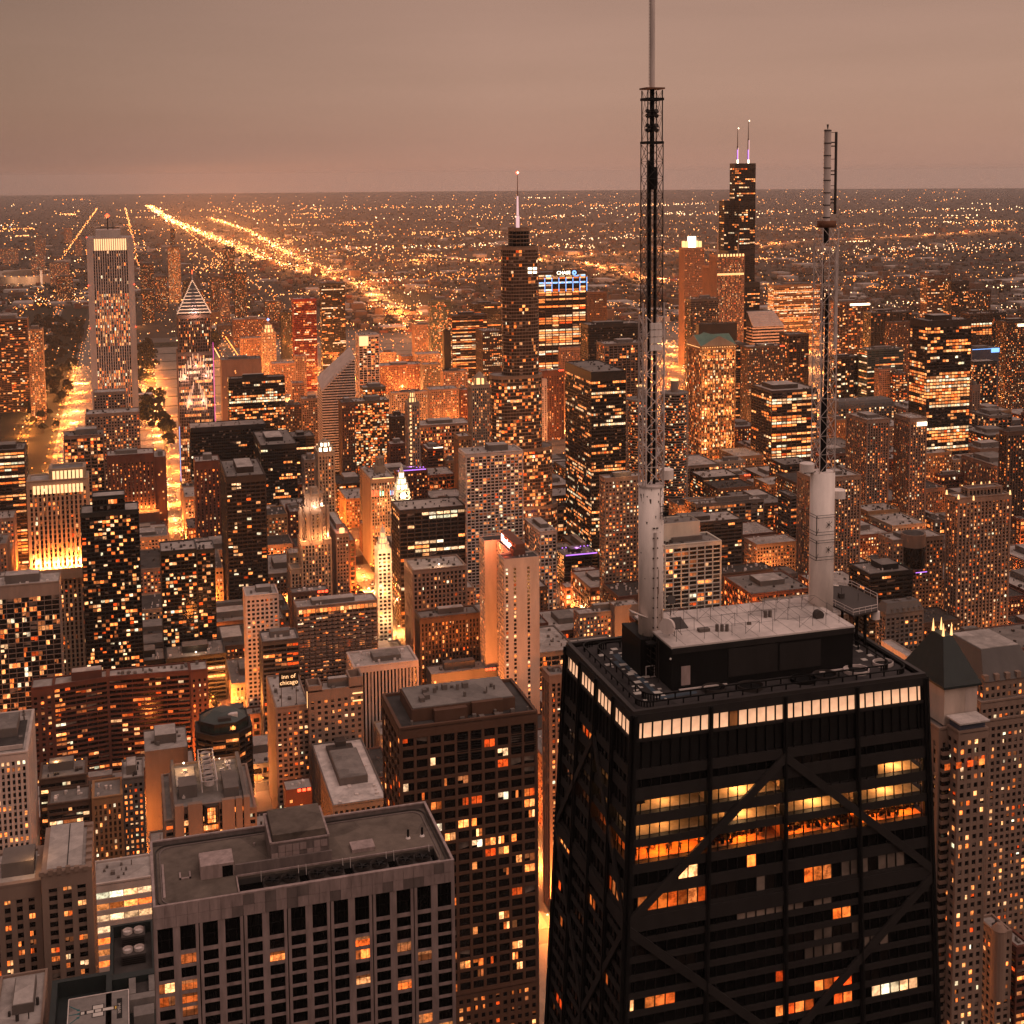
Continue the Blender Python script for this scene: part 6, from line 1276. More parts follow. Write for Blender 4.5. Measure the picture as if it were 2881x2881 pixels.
# people
def figure(pose):
    J = {'pel': (0, 0, .95), 'che': (0, .02, 1.30), 'nec': (0, .02, 1.50), 'hd1': (0, .05, 1.60), 'hd2': (0, .04, 1.74),
         'shL': (-.19, .02, 1.43), 'elL': (-.25, .02, 1.14), 'haL': (-.24, .14, .92), 'shR': (.19, .02, 1.43), 'elR': (.26, .0, 1.14), 'haR': (.25, .10, .90),
         'hiL': (-.10, 0, .90), 'knL': (-.12, .03, .50), 'anL': (-.12, 0, .08), 'toL': (-.13, .16, .04), 'hiR': (.10, 0, .90), 'knR': (.12, .03, .50), 'anR': (.12, -.02, .08), 'toR': (.13, .14, .04)}
    if pose == 1: J.update(knL=(-.11, .22, .52), anL=(-.11, .30, .10), toL=(-.11, .45, .06), knR=(.11, -.02, .50), anR=(.11, -.30, .14), toR=(.11, -.18, .04), elR=(.27, .14, 1.16), haR=(.2, .34, 1.25))
    if pose == 2:
        for a in ('pel', 'che', 'nec', 'hd1', 'hd2', 'shL', 'shR', 'hiL', 'hiR'): J[a] = (J[a][0], J[a][1], J[a][2]-.43)
        J.update(elL=(-.26, .12, .78), haL=(-.16, .36, .78), elR=(.26, .12, .78), haR=(.16, .36, .80), knL=(-.12, .44, .50), knR=(.12, .44, .50), anL=(-.12, .44, .08), anR=(.12, .40, .08), toL=(-.12, .6, .04), toR=(.12, .56, .04))
    E_ = [('pel', 'che'), ('che', 'nec'), ('nec', 'hd1'), ('hd1', 'hd2'), ('che', 'shL'), ('shL', 'elL'), ('elL', 'haL'), ('che', 'shR'), ('shR', 'elR'), ('elR', 'haR'), ('pel', 'hiL'), ('hiL', 'knL'), ('knL', 'anL'), ('anL', 'toL'), ('pel', 'hiR'), ('hiR', 'knR'), ('knR', 'anR'), ('anR', 'toR')]
    RD = dict(pel=.15, che=.16, nec=.06, hd1=.085, hd2=.10, shL=.075, shR=.075, elL=.05, elR=.05, haL=.035, haR=.035, hiL=.10, hiR=.10, knL=.065, knR=.065, anL=.045, anR=.045, toL=.035, toR=.035)
    ks = list(J); me = bpy.data.meshes.new('person'); me.from_pydata([J[k] for k in ks], [(ks.index(a), ks.index(b_)) for a, b_ in E_], [])
    ob = bpy.data.objects.new('person', me); COL.objects.link(ob); md = ob.modifiers.new('skin', 'SKIN'); ob.modifiers.new('sub', 'SUBSURF').levels = 1
    sv = me.skin_vertices[0].data
    for i, k in enumerate(ks): sv[i].radius = (RD[k], RD[k]*(.7 if k in ('pel', 'che') else 1)); sv[i].use_root = (k == 'pel')
    bpy.context.view_layer.update(); dg = bpy.context.evaluated_depsgraph_get(); m2 = bpy.data.meshes.new_from_object(ob.evaluated_get(dg)); bpy.data.objects.remove(ob); bpy.data.meshes.remove(me)
    for k in ('cloth_dark', 'cloth_mid', 'skin'): m2.materials.append(MATS[k])
    top_ = max(v.co.z for v in m2.vertices); hipz = .97 if pose != 2 else .56
    for p_ in m2.polygons:
        c = p_.center; p_.material_index = 2 if c.z > top_-.28 else 1 if c.z > hipz else 0; p_.use_smooth = True
    m2.name = 'person'; return m2
wallmat('cloth_dark', (.02, .018, .02), .9); wallmat('cloth_mid', (.06, .04, .035), .9); wallmat('skin', (.35, .2, .14), .6)
figs = [figure(0), figure(1), figure(2)]
hairM = MB(); hairM.tube((0, 0, -.02), (0, 0, .1), .105, 10, .05); ho = hairM.build('hair', 'cloth_dark'); hairme = ho.data; bpy.data.objects.remove(ho)
def person(pose, u, o_, rz, lab, grp=None):
    q = FP('N', u, 320.76, o_); ob = place(figs[pose], 'person', q[0], q[1], q[2]+(0 if pose < 2 else 0), rz); tag(ob, lab, 'person', grp)
    place(hairme, 'hair', 0, .03, 1.72 if pose < 2 else 1.29, 0, ob)
for pose, u, o_, rz, lab in ((1, .93, -1.6, 2.4, 'person walking alone behind the first orange window by the corner column'), (0, .86, -1.3, 3.3, 'short person standing close to the glass beside the walking figure'), (0, .79, -3.0, .4, 'person standing further back near the rear wall of the bright floor'),
    (0, .735, -1.5, 2.8, 'tallest of the dark figures grouped at the middle of the bright bay'), (0, .70, -2.2, 3.4, 'person standing just behind the tallest dark figure'), (1, .655, -1.4, 2.2, 'dark figure striding at the edge of the standing group'), (0, .53, -1.5, 3.0, 'person alone between the diagonal brace and the column'), (0, -.60, -1.6, 3.1, 'person standing by the diagonal brace on the crowded floor')):
    person(pose, u, o_, rz, lab)
for k in range(26): person(2, r3.uniform(-.96, .40), r3.uniform(-5, -1.5), r3.uniform(0, 6.28), 'person sitting at a table on the crowded orange lit floor', 'seated guests behind the orange windows')
# roof
mbpart(R, 'roof_deck', 'deck', lambda M: M.box(-24, -14.5, 24, 14.5, 342.91, 343.2))
M = MB(); ringmesh(M, rectp(-24.6, -15.1, 24.6, 15.1), rectp(-23.9, -14.4, 23.9, 14.4), 342.7, HT+.05); R.part('parapet', M, 'tower_steel')
for ins_, zz in ((1.5, 344.2), (3.3, 344.4)):
    M = MB(); A_ = rrect(-24.4+ins_, -14.9+ins_, 24.4-ins_, 14.9-ins_, 2.2); B_ = rrect(-24.2+ins_, -14.7+ins_, 24.2-ins_, 14.7-ins_, 2.0); ringmesh(M, A_, B_, zz-.18, zz)
    R.part('track_rail', M, 'steel_black', kind='stuff')
    M = MB()
    Pn = len(A_)
    pts = []
    for k in range(Pn):
        a, b_ = Vector(B_[k]), Vector(B_[(k+1) % Pn]); Ls = (b_-a).length; nn = max(1, int(Ls/2.4))
        for q in range(nn): pts.append(a+(b_-a)*q/nn)
    for q in pts: M.box(q.x-.09, q.y-.09, q.x+.09, q.y+.09, 343.2, zz-.18)
    R.part('rail_post', M, 'steel_black', kind='stuff')
PD = MB(); s0 = PD.slot('mark_white'); s1 = PD.slot('mark_blue')
for k in range(42):
    x = r3.uniform(16.5, 20.6); y = r3.uniform(-12, 11); s_ = r3.choice((.35, .45, .5, .9)); PD.box(x, y, x+s_*r3.uniform(1, 1.6), y+s_, 343.2, 343.24+r3.random()*.03, s0)
for x, y in ((-17.2, 7.8), (-19.3, 5.8), (-21.5, -.2), (-20.6, 2.2), (-21.2, 4.4)): PD.box(x-.45, y-.45, x+.45, y+.45, 343.2, 343.26, s0)
for x0_, y0_, x1_, y1_ in ((17.6, -9, 18.8, 9.6), (12, 9.4, 18.8, 10.8), (18.9, -6, 20.2, -3)): PD.face([(x0_, y0_, 343.208), (x1_, y0_+.3, 343.208), (x1_-.2, y1_, 343.208), (x0_+.3, y1_-.4, 343.208)], s1)
R.part('roof_patch', PD, PD.slots, kind='stuff')
for x, y, rr, mt in ((-15.3, 10.0, 2.1, 'steel_pale'), (-21.0, 8.6, 1.7, 'steel_pale'), (9.3, 10.0, 1.9, 'steel_grey'), (3.6, 10.9, 2.1, 'steel_grey'), (-5.5, 10.8, 2.1, 'steel_black'), (-9.5, 10.4, 2.0, 'steel_grey')):
    M = MB(); A_ = [(x+rr*cos(2*pi*k/28), y+rr*.85*sin(2*pi*k/28)) for k in range(28)]; B_ = [(x+(rr-.14)*cos(2*pi*k/28), y+(rr-.14)*.85*sin(2*pi*k/28)) for k in range(28)]; ringmesh(M, A_, B_, 343.2, 343.75); R.part('fan_shroud', M, mt)
    M = MB(); M.prism(B_, 343.21, 343.3); R.part('fan_well', M, 'steel_black')
mbpart(R, 'pipe_frame', 'steel_pale', lambda M: [M.tube(a, b_, .06, 5) for a, b_ in (((17.6, 1, 343.2), (17.6, 1, 345.2)), ((16.2, 1, 343.2), (16.2, 1, 345.2)), ((17.6, 1, 345.2), (16.2, 1, 345.2)), ((17.3, 2.2, 343.2), (17.3, 2.2, 345)), ((15.9, 2.2, 343.2), (15.9, 2.2, 345)), ((17.3, 2.2, 345), (15.9, 2.2, 345)), ((17.8, 1, 343.4), (15.8, 1, 343.4)), ((17.6, 2.4, 343.3), (15.6, 2.4, 343.3)))], kind='stuff')
# penthouse
px0, px1, py0, py1, pz = -15.6, 15.6, -6.5, 8.4, 350.15
mbpart(R, 'penthouse', 'steel_black', lambda M: M.box(px0, py0, px1, py1, 342.95, pz-.3)); mbpart(R, 'penthouse_roof', 'roof_white', lambda M: M.box(px0-.15, py0-.15, px1+.15, py1+.15, pz-.3, pz))
mbpart(R, 'roof_seam', 'greystone', lambda M: [M.box(px0+1+k*3.1, py0, px0+1.05+k*3.1, py1, pz, pz+.02) for k in range(10)]+[M.box(px0, py0+4+k*5, px1, py0+4.05+k*5, pz, pz+.022) for k in range(2)], kind='stuff'); mbpart(R, 'penthouse_panel', 'tower_beam', lambda M: (M.box(-9.8, py1+.005, -2.6, py1+.12, 344.3, 348.6), M.box(-2.2, py1+.005, 6.2, py1+.12, 344.3, 348.8), M.box(px0, py1+.005, px1, py1+.2, 349.0, 349.9)))
mbpart(R, 'penthouse_door', 'marble', lambda M: M.box(12.6, py1+.01, 14.1, py1+.1, 343.9, 346.9)); mbpart(R, 'base_curb', 'steel_pale', lambda M: (M.box(6.6, py1+.3, 14.6, py1+.6, 343.3, 343.5), M.box(-14.6, py1+.3, -9.4, py1+.6, 343.3, 343.5)))
mbpart(R, 'wall_lamp', 'paint_white', lambda M: M.octa((15.75, 8.2, 348.2), .22))
FR = MB()
ysr = (6.6, 2.8, -1.2, -5.2)
for k in range(13):
    x = px1-1.5-k*2.35
    for i, y in enumerate(ysr):
        if (k*3+i) % 7 == 3: continue
        h = 2.2 if i else 1.9; FR.tube((x, y, pz), (x+.03, y, pz+h), .035, 4)
        if k < 12 and (k+i) % 3: FR.tube((x, y, pz+h-.1), (x-2.35, y, pz+h-.1), .028, 4)
        if i < 3: FR.tube((x, y, pz+1.9), (x, ysr[i+1], pz+2.1), .022, 4)
        if (k+i) % 4 == 1 and k < 12: FR.tube((x, y, pz+.1), (x-2.35, y, pz+1.9), .022, 4)
R.part('roof_frame', FR, 'steel_grey', kind='stuff')
mbpart(R, 'roof_stub', 'greystone', lambda M: ([M.tube((4.6+d_, 4.6-d_*.3, pz), (4.6+d_, 4.6-d_*.3, pz+1.1), .28, 10) for d_ in (0, .75, 1.5)]+[M.tube((-4.2-d_, .6, pz), (-4.2-d_, .6, pz+1.1), .3, 10) for d_ in (0, .8)]+[M.box(7.2, 3, 9.0, 4, pz, pz+.5), M.box(-.4, 2.7, .2, 3.1, pz, pz+.4)]), kind='stuff')
mbpart(R, 'roof_vent', 'steel_grey', lambda M: M.tube((-12.2, 2.9, pz+.5), (-12.2, 3.9, pz+.5), .8, 14)); mbpart(R, 'roof_hatch', 'steel_grey', lambda M: (M.hexa([(9.8, -1.5, pz), (13.2, -1.5, pz), (13.2, 1.5, pz), (9.8, 1.5, pz), (9.8, -1.5, pz+.9), (13.2, -1.5, pz+.9), (13.2, 1.5, pz+.1), (9.8, 1.5, pz+.1)]),))
mbpart(R, 'penthouse_conduit', 'steel_grey', lambda M: [M.tube((15.9+d_, y, 343.2), (15.9+d_, y, 349.8), .07, 4) for d_, y in ((0, 3), (.5, 2), (.3, 4.6), (1.3, .6), (1.5, -1.4))]+[M.tube((16, 3, 344+k), (17.3, 1, 345+k), .05, 4) for k in range(5)], kind='stuff')
mbpart(R, 'service_block', 'steel_black', lambda M: (M.box(15.8, -6.4, 18.0, 1.6, 343.1, 349.2), M.box(16.2, 2.4, 17.6, 3.8, 348.9, 349.2)))
# dish
D2 = Rel('satellite_dish', 'big round grey dish antenna beside the base of the taller mast', 'dish', 14.6, 4.2, pz)
M = MB(); nd = 28; cdir = Vector((.75, .62, .12)).normalized(); cc = Vector((14.8, 4.4, 351.9)); u_ = cdir.orthogonal().normalized(); v_ = cdir.cross(u_)
for k in range(nd):
    a, b_ = 2*pi*k/nd, 2*pi*(k+1)/nd; P1 = cc+u_*1.25*cos(a)+v_*1.25*sin(a); P2 = cc+u_*1.25*cos(b_)+v_*1.25*sin(b_); Q1 = P1-cdir*.55; Q2 = P2-cdir*.55
    M.face([tuple(P1), tuple(P2), tuple(cc+cdir*.02)]); M.face([tuple(P1), tuple(Q1), tuple(Q2), tuple(P2)]); M.face([tuple(Q1), tuple(Q2), tuple(cc-cdir*.9)])
D2.part('reflector', M, 'steel_pale'); M = MB(); M.tube(tuple(cc-cdir*.8), (14.0, 3.6, pz), .09, 6); M.tube((13.4, 4.2, pz), (13.4, 4.2, pz+2.0), .06, 5); M.tube((12.0, 4.0, pz), (13.4, 4.2, pz+1.6), .05, 5); D2.part('stand', M, 'steel_grey')
D3 = Rel('satellite_dish', 'small mesh dish on a stick above the white penthouse roof', 'dish', 10.0, -5, pz)
M = MB(); M.tube((10, -5, pz+2.6), (10, -4.8, pz+2.7), .75, 16); D3.part('reflector', M, 'steel_grey'); M = MB(); M.tube((10, -5, pz), (10, -5, pz+2.4), .06, 5); D3.part('stand', M, 'steel_grey')
# side platform on legs
PL = Rel('platform', 'railed service platform on steel legs beside the shorter mast', 'platform', -22, -4, 343.2)
pp = [(-19.2, 2.4), (-18.4, -7.5), (-23.5, -14.5), (-27.0, -11), (-27.4, -3.6), (-24.4, 1.4)]
M = MB(); M.prism(pp[::-1], 349.2, 349.5); PL.part('deck', M, 'steel_grey')
M = MB()
for k in range(6):
    a, b_ = pp[k], pp[(k+1) % 6]
    for zz in (350.0, 350.5): M.tube((*a, zz), (*b_, zz), .05, 5)
    for q in range(4): t_ = q/4; M.tube((a[0]+(b_[0]-a[0])*t_, a[1]+(b_[1]-a[1])*t_, 349.5), (a[0]+(b_[0]-a[0])*t_, a[1]+(b_[1]-a[1])*t_, 350.5), .04, 4)
PL.part('railing', M, 'steel_pale', kind='stuff')
for a in ((-21.5, -.2), (-19.6, 1.2), (-23.4, -8), (-22.6, .6)): M = MB(); M.box(a[0]-.18, a[1]-.18, a[0]+.18, a[1]+.18, 343.2, 349.2); PL.part('leg', M, 'rust' if a[0] > -20 else 'steel_black')
M = MB(); M.tube((-24.6, .4, 347.7), (-24.6, .4, 349.0), .75, 18); PL.part('drum', M, 'paint_white')
M = MB(); [M.tube((-22+d_, -6-d_, 349.5), (-22+d_, -6-d_, 349.5+h), .05, 4) for d_, h in ((0, 1.8), (1.2, 1.1), (-2, 1.3), (2.2, 1.6))]; M.box(-22.5, -6.6, -21.6, -5.8, 349.5, 350.3); PL.part('bracket', M, 'steel_grey', kind='stuff')
# masts
def lattice(RM, cx, cyy, z0, z1, h, mats, dz=3.0, leg=.12, br=.075):
    n = int((z1-z0)/dz); cs = [(-h, -h), (h, -h), (h, h), (-h, h)]
    for a, b_ in cs: M = MB(); M.tube((cx+a, cyy+b_, z0), (cx+a, cyy+b_, z1), leg, 6); RM.part('leg', M, mats[0])
    M = MB()
    for k in range(n):
        za = z0+k*(z1-z0)/n; zb = z0+(k+1)*(z1-z0)/n
        for i in range(4):
            a, b_ = cs[i], cs[(i+1) % 4]; A = (cx+a[0], cyy+a[1]); B = (cx+b_[0], cyy+b_[1])
            M.tube((*A, za), (*B, zb), br, 4); M.tube((*B, za), (*A, zb), br, 4); M.tube((*A, za), (*B, za), br*.9, 4)
    RM.part('bracing', M, mats[1], kind='stuff')
MX, MY = 15.2, -1.0
RM = Rel('mast', 'taller white based mast with a lattice section and an antenna pole leaving the frame', 'mast', MX, MY, 343.2)
M = MB(); M.tube((MX, MY, 347.5), (MX, MY, 373.0), 2.0, 40); RM.part('cylinder', M, 'paint_white', smooth=False)
for pl in RM.root.children[-1].data.polygons: pl.use_smooth = len(pl.vertices) == 4
M = MB()
for a in range(4): t_ = a*pi/2+.6; M.tube((MX+1.6*cos(t_), MY+1.6*sin(t_), 343.2), (MX+1.6*cos(t_), MY+1.6*sin(t_), 347.6), .22, 6)
RM.part('base_leg', M, 'steel_black', kind='stuff'); M = MB(); M.tube((MX, MY, 347.1), (MX, MY, 347.6), 2.2, 20); RM.part('base_ring', M, 'steel_black'); M = MB(); M.tube((MX, MY, 373.0), (MX, MY, 373.3), 2.1, 32); RM.part('top_flange', M, 'steel_pale')
mbp = lambda R_, nme, mt, fn, **k: (lambda M: (fn(M), R_.part(nme, M, mt, **k)))(MB())
mbp(RM, 'ladder_rung', 'steel_black', lambda M: [M.box(MX-.35+a, MY+1.94, MX-.05+a, MY+2.16, 349+k*1.6, 349.16+k*1.6) for k in range(12) for a in (0, .55)], kind='stuff')
mbp(RM, 'conduit', 'steel_pale', lambda M: (M.tube((MX+.1, MY+2.0, 349), (MX+.1, MY+2.0, 366), .28, 8),)); mbp(RM, 'rust_streak', 'rust', lambda M: [M.box(MX-.5+a, MY+1.93, MX-.46+a, MY+2.02, z_, z_+h) for a, z_, h in ((0, 356, 4), (.12, 354, 3), (-.3, 368, 4.5), (-.5, 351, 2.5))], kind='stuff')
def peel(M):
    for k in range(46):
        a = r3.uniform(.1, pi-.1); z_ = 373.0-abs(r3.gauss(0, 1.3)) if k < 26 else r3.uniform(350, 371); w = r3.uniform(.02, .09); h = r3.uniform(.1, .9) if k < 26 else r3.uniform(.1, .5)
        rr = 2.012; P0 = [(MX+rr*cos(a-w), MY+rr*sin(a-w)), (MX+rr*cos(a+w), MY+rr*sin(a+w))]; tpr = r3.uniform(.2, .8)
        M.face([(*P0[0], z_), (*P0[1], z_), (MX+rr*cos(a+w*tpr), MY+rr*sin(a+w*tpr), z_-h), (MX+rr*cos(a-w*.2), MY+rr*sin(a-w*.2), z_-h*.8)])
mbp(RM, 'peeled_paint', 'greystone', peel, kind='stuff')
mbp(RM, 'wing_bracket', 'steel_pale', lambda M: M.hexa([(MX+1.6, MY+.4, 352.2), (MX+4.0, MY+.4, 353.4), (MX+3.8, MY+1.6, 353.3), (MX+1.2, MY+1.8, 352.2), (MX+1.6, MY+.4, 352.4), (MX+4.0, MY+.4, 353.6), (MX+3.8, MY+1.6, 353.5), (MX+1.2, MY+1.8, 352.4)]))
mbp(RM, 'service_stand', 'steel_black', lambda M: (M.box(MX-1.0, MY+2.1, MX+1.6, MY+3.6, 348.6, 348.8), [M.tube((MX+a, MY+b_, 343.2), (MX+a*.9, MY+b_, 348.6), .08, 5) for a in (-.8, 1.4) for b_ in (2.3, 3.4)], [M.tube((MX-.8, MY+3.4, 343.5+k*1.3), (MX+1.4, MY+3.4, 344.8+k*1.3), .05, 4) for k in range(4)]), kind='stuff')
mbp(RM, 'antenna_bay', 'steel_black', lambda M: [M.tube(a, b_, .06, 5) for a, b_ in (((MX-1.0, MY+2.0, 368.6), (MX-1.0, MY+2.9, 368.6)), ((MX-1.0, MY+2.5, 368), (MX-1.0, MY+2.5, 370.6)), ((MX-2.0, MY+1.6, 369), (MX-.4, MY+2.7, 369.2)), ((MX-2.0, MY+1.6, 370), (MX-.4, MY+2.7, 370.2)), ((MX-1.6, MY+2.2, 368), (MX-1.6, MY+2.2, 370.5)))]+[M.box(MX-1.9, MY+2.0, MX-1.2, MY+2.5, 368.6, 369.2)], kind='stuff')
lattice(RM, MX, MY, 373.3, 400, 1.5, ('steel_pale', 'steel_pale'), 2.9); lattice(RM, MX, MY, 400, 426.5, 1.3, ('steel_grey', 'steel_grey'), 2.6, .08, .045)
mbp(RM, 'feed_line', 'steel_black', lambda M: (M.tube((MX+.4, MY, 373.3), (MX+.4, MY, 424), .27, 10), M.tube((MX-.45, MY+.1, 373.3), (MX-.45, MY+.1, 421), .22, 10), M.tube((MX, MY, 421), (MX, MY, 435), .36, 10), M.tube((MX-.2, MY, 419.5), (MX-.2, MY, 423), .7, 10)))
mbp(RM, 'panel_box', 'paint_white', lambda M: [M.box(MX-.95+a, MY+1.5, MX-.35+a, MY+1.9, 394.7+k*1.1, 395.65+k*1.1) for k in range(4) for a in (0, .64, 1.28)], kind='stuff')
for s_ in (-1, 1): mbp(RM, 'side_pipe', 'steel_pale', lambda M: M.tube((MX+s_*1.75, MY+.8, 373.3), (MX+s_*1.75, MY+.8, 402), .13, 6))
lattice(RM, MX, MY, 426.9, 434.7, 1.2, ('steel_black', 'steel_grey'), 3.4, .09, .03)
mbp(RM, 'cage_ring', 'steel_black', lambda M: [(M.box(MX-1.4, MY+1.3, MX+1.4, MY+1.4, z_, z_+.4), M.box(MX-1.4, MY-1.4, MX+1.4, MY-1.3, z_, z_+.4), M.box(MX-1.4, MY-1.3, MX-1.3, MY+1.3, z_, z_+.4), M.box(MX+1.3, MY-1.3, MX+1.4, MY+1.3, z_, z_+.4)) for z_ in (426.5, 433.1)], kind='stuff')
mbp(RM, 'cap_plate', 'rust', lambda M: M.box(MX-1.5, MY-1.5, MX+1.5, MY+1.5, 434.8, 435.05))
mbp(RM, 'antenna_element', 'steel_grey', lambda M: [M.tube((MX, MY, z_), (MX+1.05*cos(t_), MY+1.05*sin(t_), z_+dz_), .1, 6, .36) for z_ in (431.2, 429) for t_ in (.3, 1.87, 3.44, 5.0) for dz_ in (.35, -.45)], kind='stuff')
M = MB(); M.tube((MX, MY, 435), (MX, MY, 462), .42, 20); RM.part('antenna_pole', M, 'steel_pale', smooth=False)
for pl in RM.root.children[-1].data.polygons: pl.use_smooth = len(pl.vertices) == 4
mbp(RM, 'pole_step', 'steel_black', lambda M: [M.tube((MX+.38, MY+.1, 435.6+k*.5), (MX+.62, MY+.15, 435.6+k*.5), .03, 4) for k in range(48)]+[M.tube((MX+.6, MY+.15, 435.5), (MX+.6, MY+.15, 460), .02, 4)], kind='stuff')
def drum(R_, x, y, z, r_=1.15, h=1.5): mbp(R_, 'drum', 'paint_white', lambda M: (M.tube((x, y, z), (x, y, z+h), r_, 24), M.tube((x, y, z+h), (x, y, z+h+.15), r_, 24, r_*.7)))
drum(RM, 12.0, -2.4, 373.6); mbp(RM, 'drum_bracket', 'steel_grey', lambda M: (M.box(12, -2.2, 14.4, -1.6, 373.3, 373.5),))
NX, NY = -16.3, -3.0
RN = Rel('mast', 'shorter white based mast topped by a banded cylinder and a parallel pipe', 'mast', NX, NY, 343.2)
M = MB(); M.tube((NX, NY, 344), (NX, NY, 372.6), 2.02, 40); RN.part('cylinder', M, 'paint_white')
for pl in RN.root.children[-1].data.polygons: pl.use_smooth = len(pl.vertices) == 4
lattice(RN, NX, NY, 372.6, 413, 1.4, ('steel_pale', 'steel_pale'), 2.9, .09, .045)
mbp(RN, 'feed_line', 'steel_black', lambda M: (M.tube((NX+.5, NY, 372.6), (NX+.5, NY, 408), .16, 8), M.tube((NX-.3, NY, 372.6), (NX-.3, NY, 402), .3, 8), M.tube((NX+.1, NY, 410.5), (NX+.1, NY, 413), .5, 8), M.tube((NX+.2, NY, 372.6), (NX+.2, NY, 385), .42, 8)))
mbp(RN, 'side_pipe', 'steel_pale', lambda M: M.tube((NX-1.7, NY+.3, 393), (NX-1.7, NY+.3, 409.5), .26, 10)); mbp(RN, 'top_box', 'rust', lambda M: M.box(NX-1.3, NY-.9, NX+1.2, NY+.9, 413, 414.1))
M = MB(); M.tube((NX, NY, 414.1), (NX, NY, 428.9), .56, 20); RN.part('antenna_cylinder', M, 'steel_pale')
for pl in RN.root.children[-1].data.polygons: pl.use_smooth = len(pl.vertices) == 4
mbp(RN, 'band', 'steel_grey', lambda M: [M.tube((NX, NY, 414.6+k*2.0), (NX, NY, 414.76+k*2.0), .62, 16) for k in range(8)], kind='stuff'); mbp(RN, 'pole_step', 'steel_grey', lambda M: [M.tube((NX+.5, NY, 415+k*.6), (NX+.75, NY, 415+k*.6), .03, 4) for k in range(22)], kind='stuff')
mbp(RN, 'parallel_pipe', 'steel_grey', lambda M: M.tube((NX-1.55, NY, 415.2), (NX-1.55, NY, 428.5), .22, 10)); mbp(RN, 'pipe_bracket', 'steel_black', lambda M: [M.tube((NX-.5, NY, z_), (NX-1.4, NY, z_), .05, 5) for z_ in (415.4, 419.8, 424.1, 428.4)]+[M.tube((NX-.6, NY, z_+a), (NX-1.3, NY, z_+a), .1, 5) for z_ in (417, 421.6, 426.2) for a in (0, .6)], kind='stuff'); mbp(RN, 'tip_lamp', 'steel_grey', lambda M: M.tube((NX, NY, 428.9), (NX, NY, 429.7), .07, 5, .2))
drum(RN, -13.5, -3.2, 372.8, 1.2, 1.3); drum(RN, -19.1, -2.6, 368.0, 1.15, 1.35); mbp(RN, 'drum_bracket', 'steel_grey', lambda M: (M.box(-19, -3, -17.6, -2.4, 367.7, 367.95), M.box(-14.9, -3.4, -13.4, -2.8, 372.5, 372.75)))
M = MB()
for z0_, z1_ in ((358.3, 361.6), (362.5, 365.8)):
    q = [(-2.35, -2.35), (2.35, -2.35), (2.35, 2.35), (-2.35, 2.35)]
    for i in range(4):
        a, b_ = q[i], q[(i+1) % 4]
        for zz in (z0_, z0_+.5, z1_-.4, z1_): M.tube((NX+a[0], NY+a[1], zz), (NX+b_[0], NY+b_[1], zz), .045, 4)
        M.tube((NX+a[0], NY+a[1], z0_), (NX+a[0], NY+a[1], z1_), .05, 4); M.tube((NX+a[0]*.92, NY+a[1]*.92, z0_), (NX+a[0]*.92, NY+a[1]*.92, z1_), .03, 4); M.tube((NX+a[0], NY+a[1], z1_), (NX+a[0]*.6, NY+a[1]*.6, z1_-.8), .04, 4); M.tube((NX+a[0], NY+a[1], z0_), (NX+a[0]*.6, NY+a[1]*.6, z0_+.8), .04, 4)
    zc = (z0_+z1_)/2
    for dx, dz in ((.5, .45), (.5, -.45), (-.5, .45), (-.5, -.45), (0, .6), (0, -.6)): M.tube((NX, NY+2.3, zc), (NX+dx, NY+2.35, zc+dz), .045, 4)
    M.tube((NX, NY+1.9, zc), (NX, NY+2.5, zc), .1, 6)
RN.part('antenna_cage', M, 'steel_grey', kind='stuff')
mbp(RN, 'stub_arm', 'paint_white', lambda M: (M.tube((NX-1.9, NY+.5, 355.4), (NX-3.0, NY+.5, 355.3), .12, 6), M.tube((NX-1.9, NY+.5, 353.2), (NX-3.0, NY+.5, 353.0), .12, 6)))

# ------------------------------------------------------------------ infill buildings on the remaining lots
def seen(x, y, m=.03):
    v = Vector((x-CAMPOS[0], y-CAMPOS[1], 20-CAMPOS[2])); d = v.dot(fw)
    return d > 50 and abs(v.dot(rt))/d < .39+m and -v.dot(up)/d < .552+m
rf = random.Random(21)
FILLK = [('limestone', 'grid', 'plain stone infill block among the downtown streets'), ('brick', 'grid', 'red brick infill block among the downtown streets'), ('beige', 'grid', 'beige infill block among the downtown streets'), ('brown', 'grid', 'brown infill block among the downtown streets'), ('redstone', 'bigwin', 'reddish loft infill block among the downtown streets'), ('greystone', 'frame', 'grey framed infill block among the downtown streets'), ('orangestone', 'grid', 'orange lit infill block among the downtown streets'), ('bronze', 'bands', 'dark banded infill block among the downtown streets'), ('pinkstone', 'verticals', 'pink ribbed infill block among the downtown streets')]
nfill = 0
CN = dict(limestone='stone', brick='red brick', beige='beige', brown='brown', redstone='reddish loft', greystone='grey framed', orangestone='orange stone', bronze='dark banded', pinkstone='pink ribbed')
USED = set()
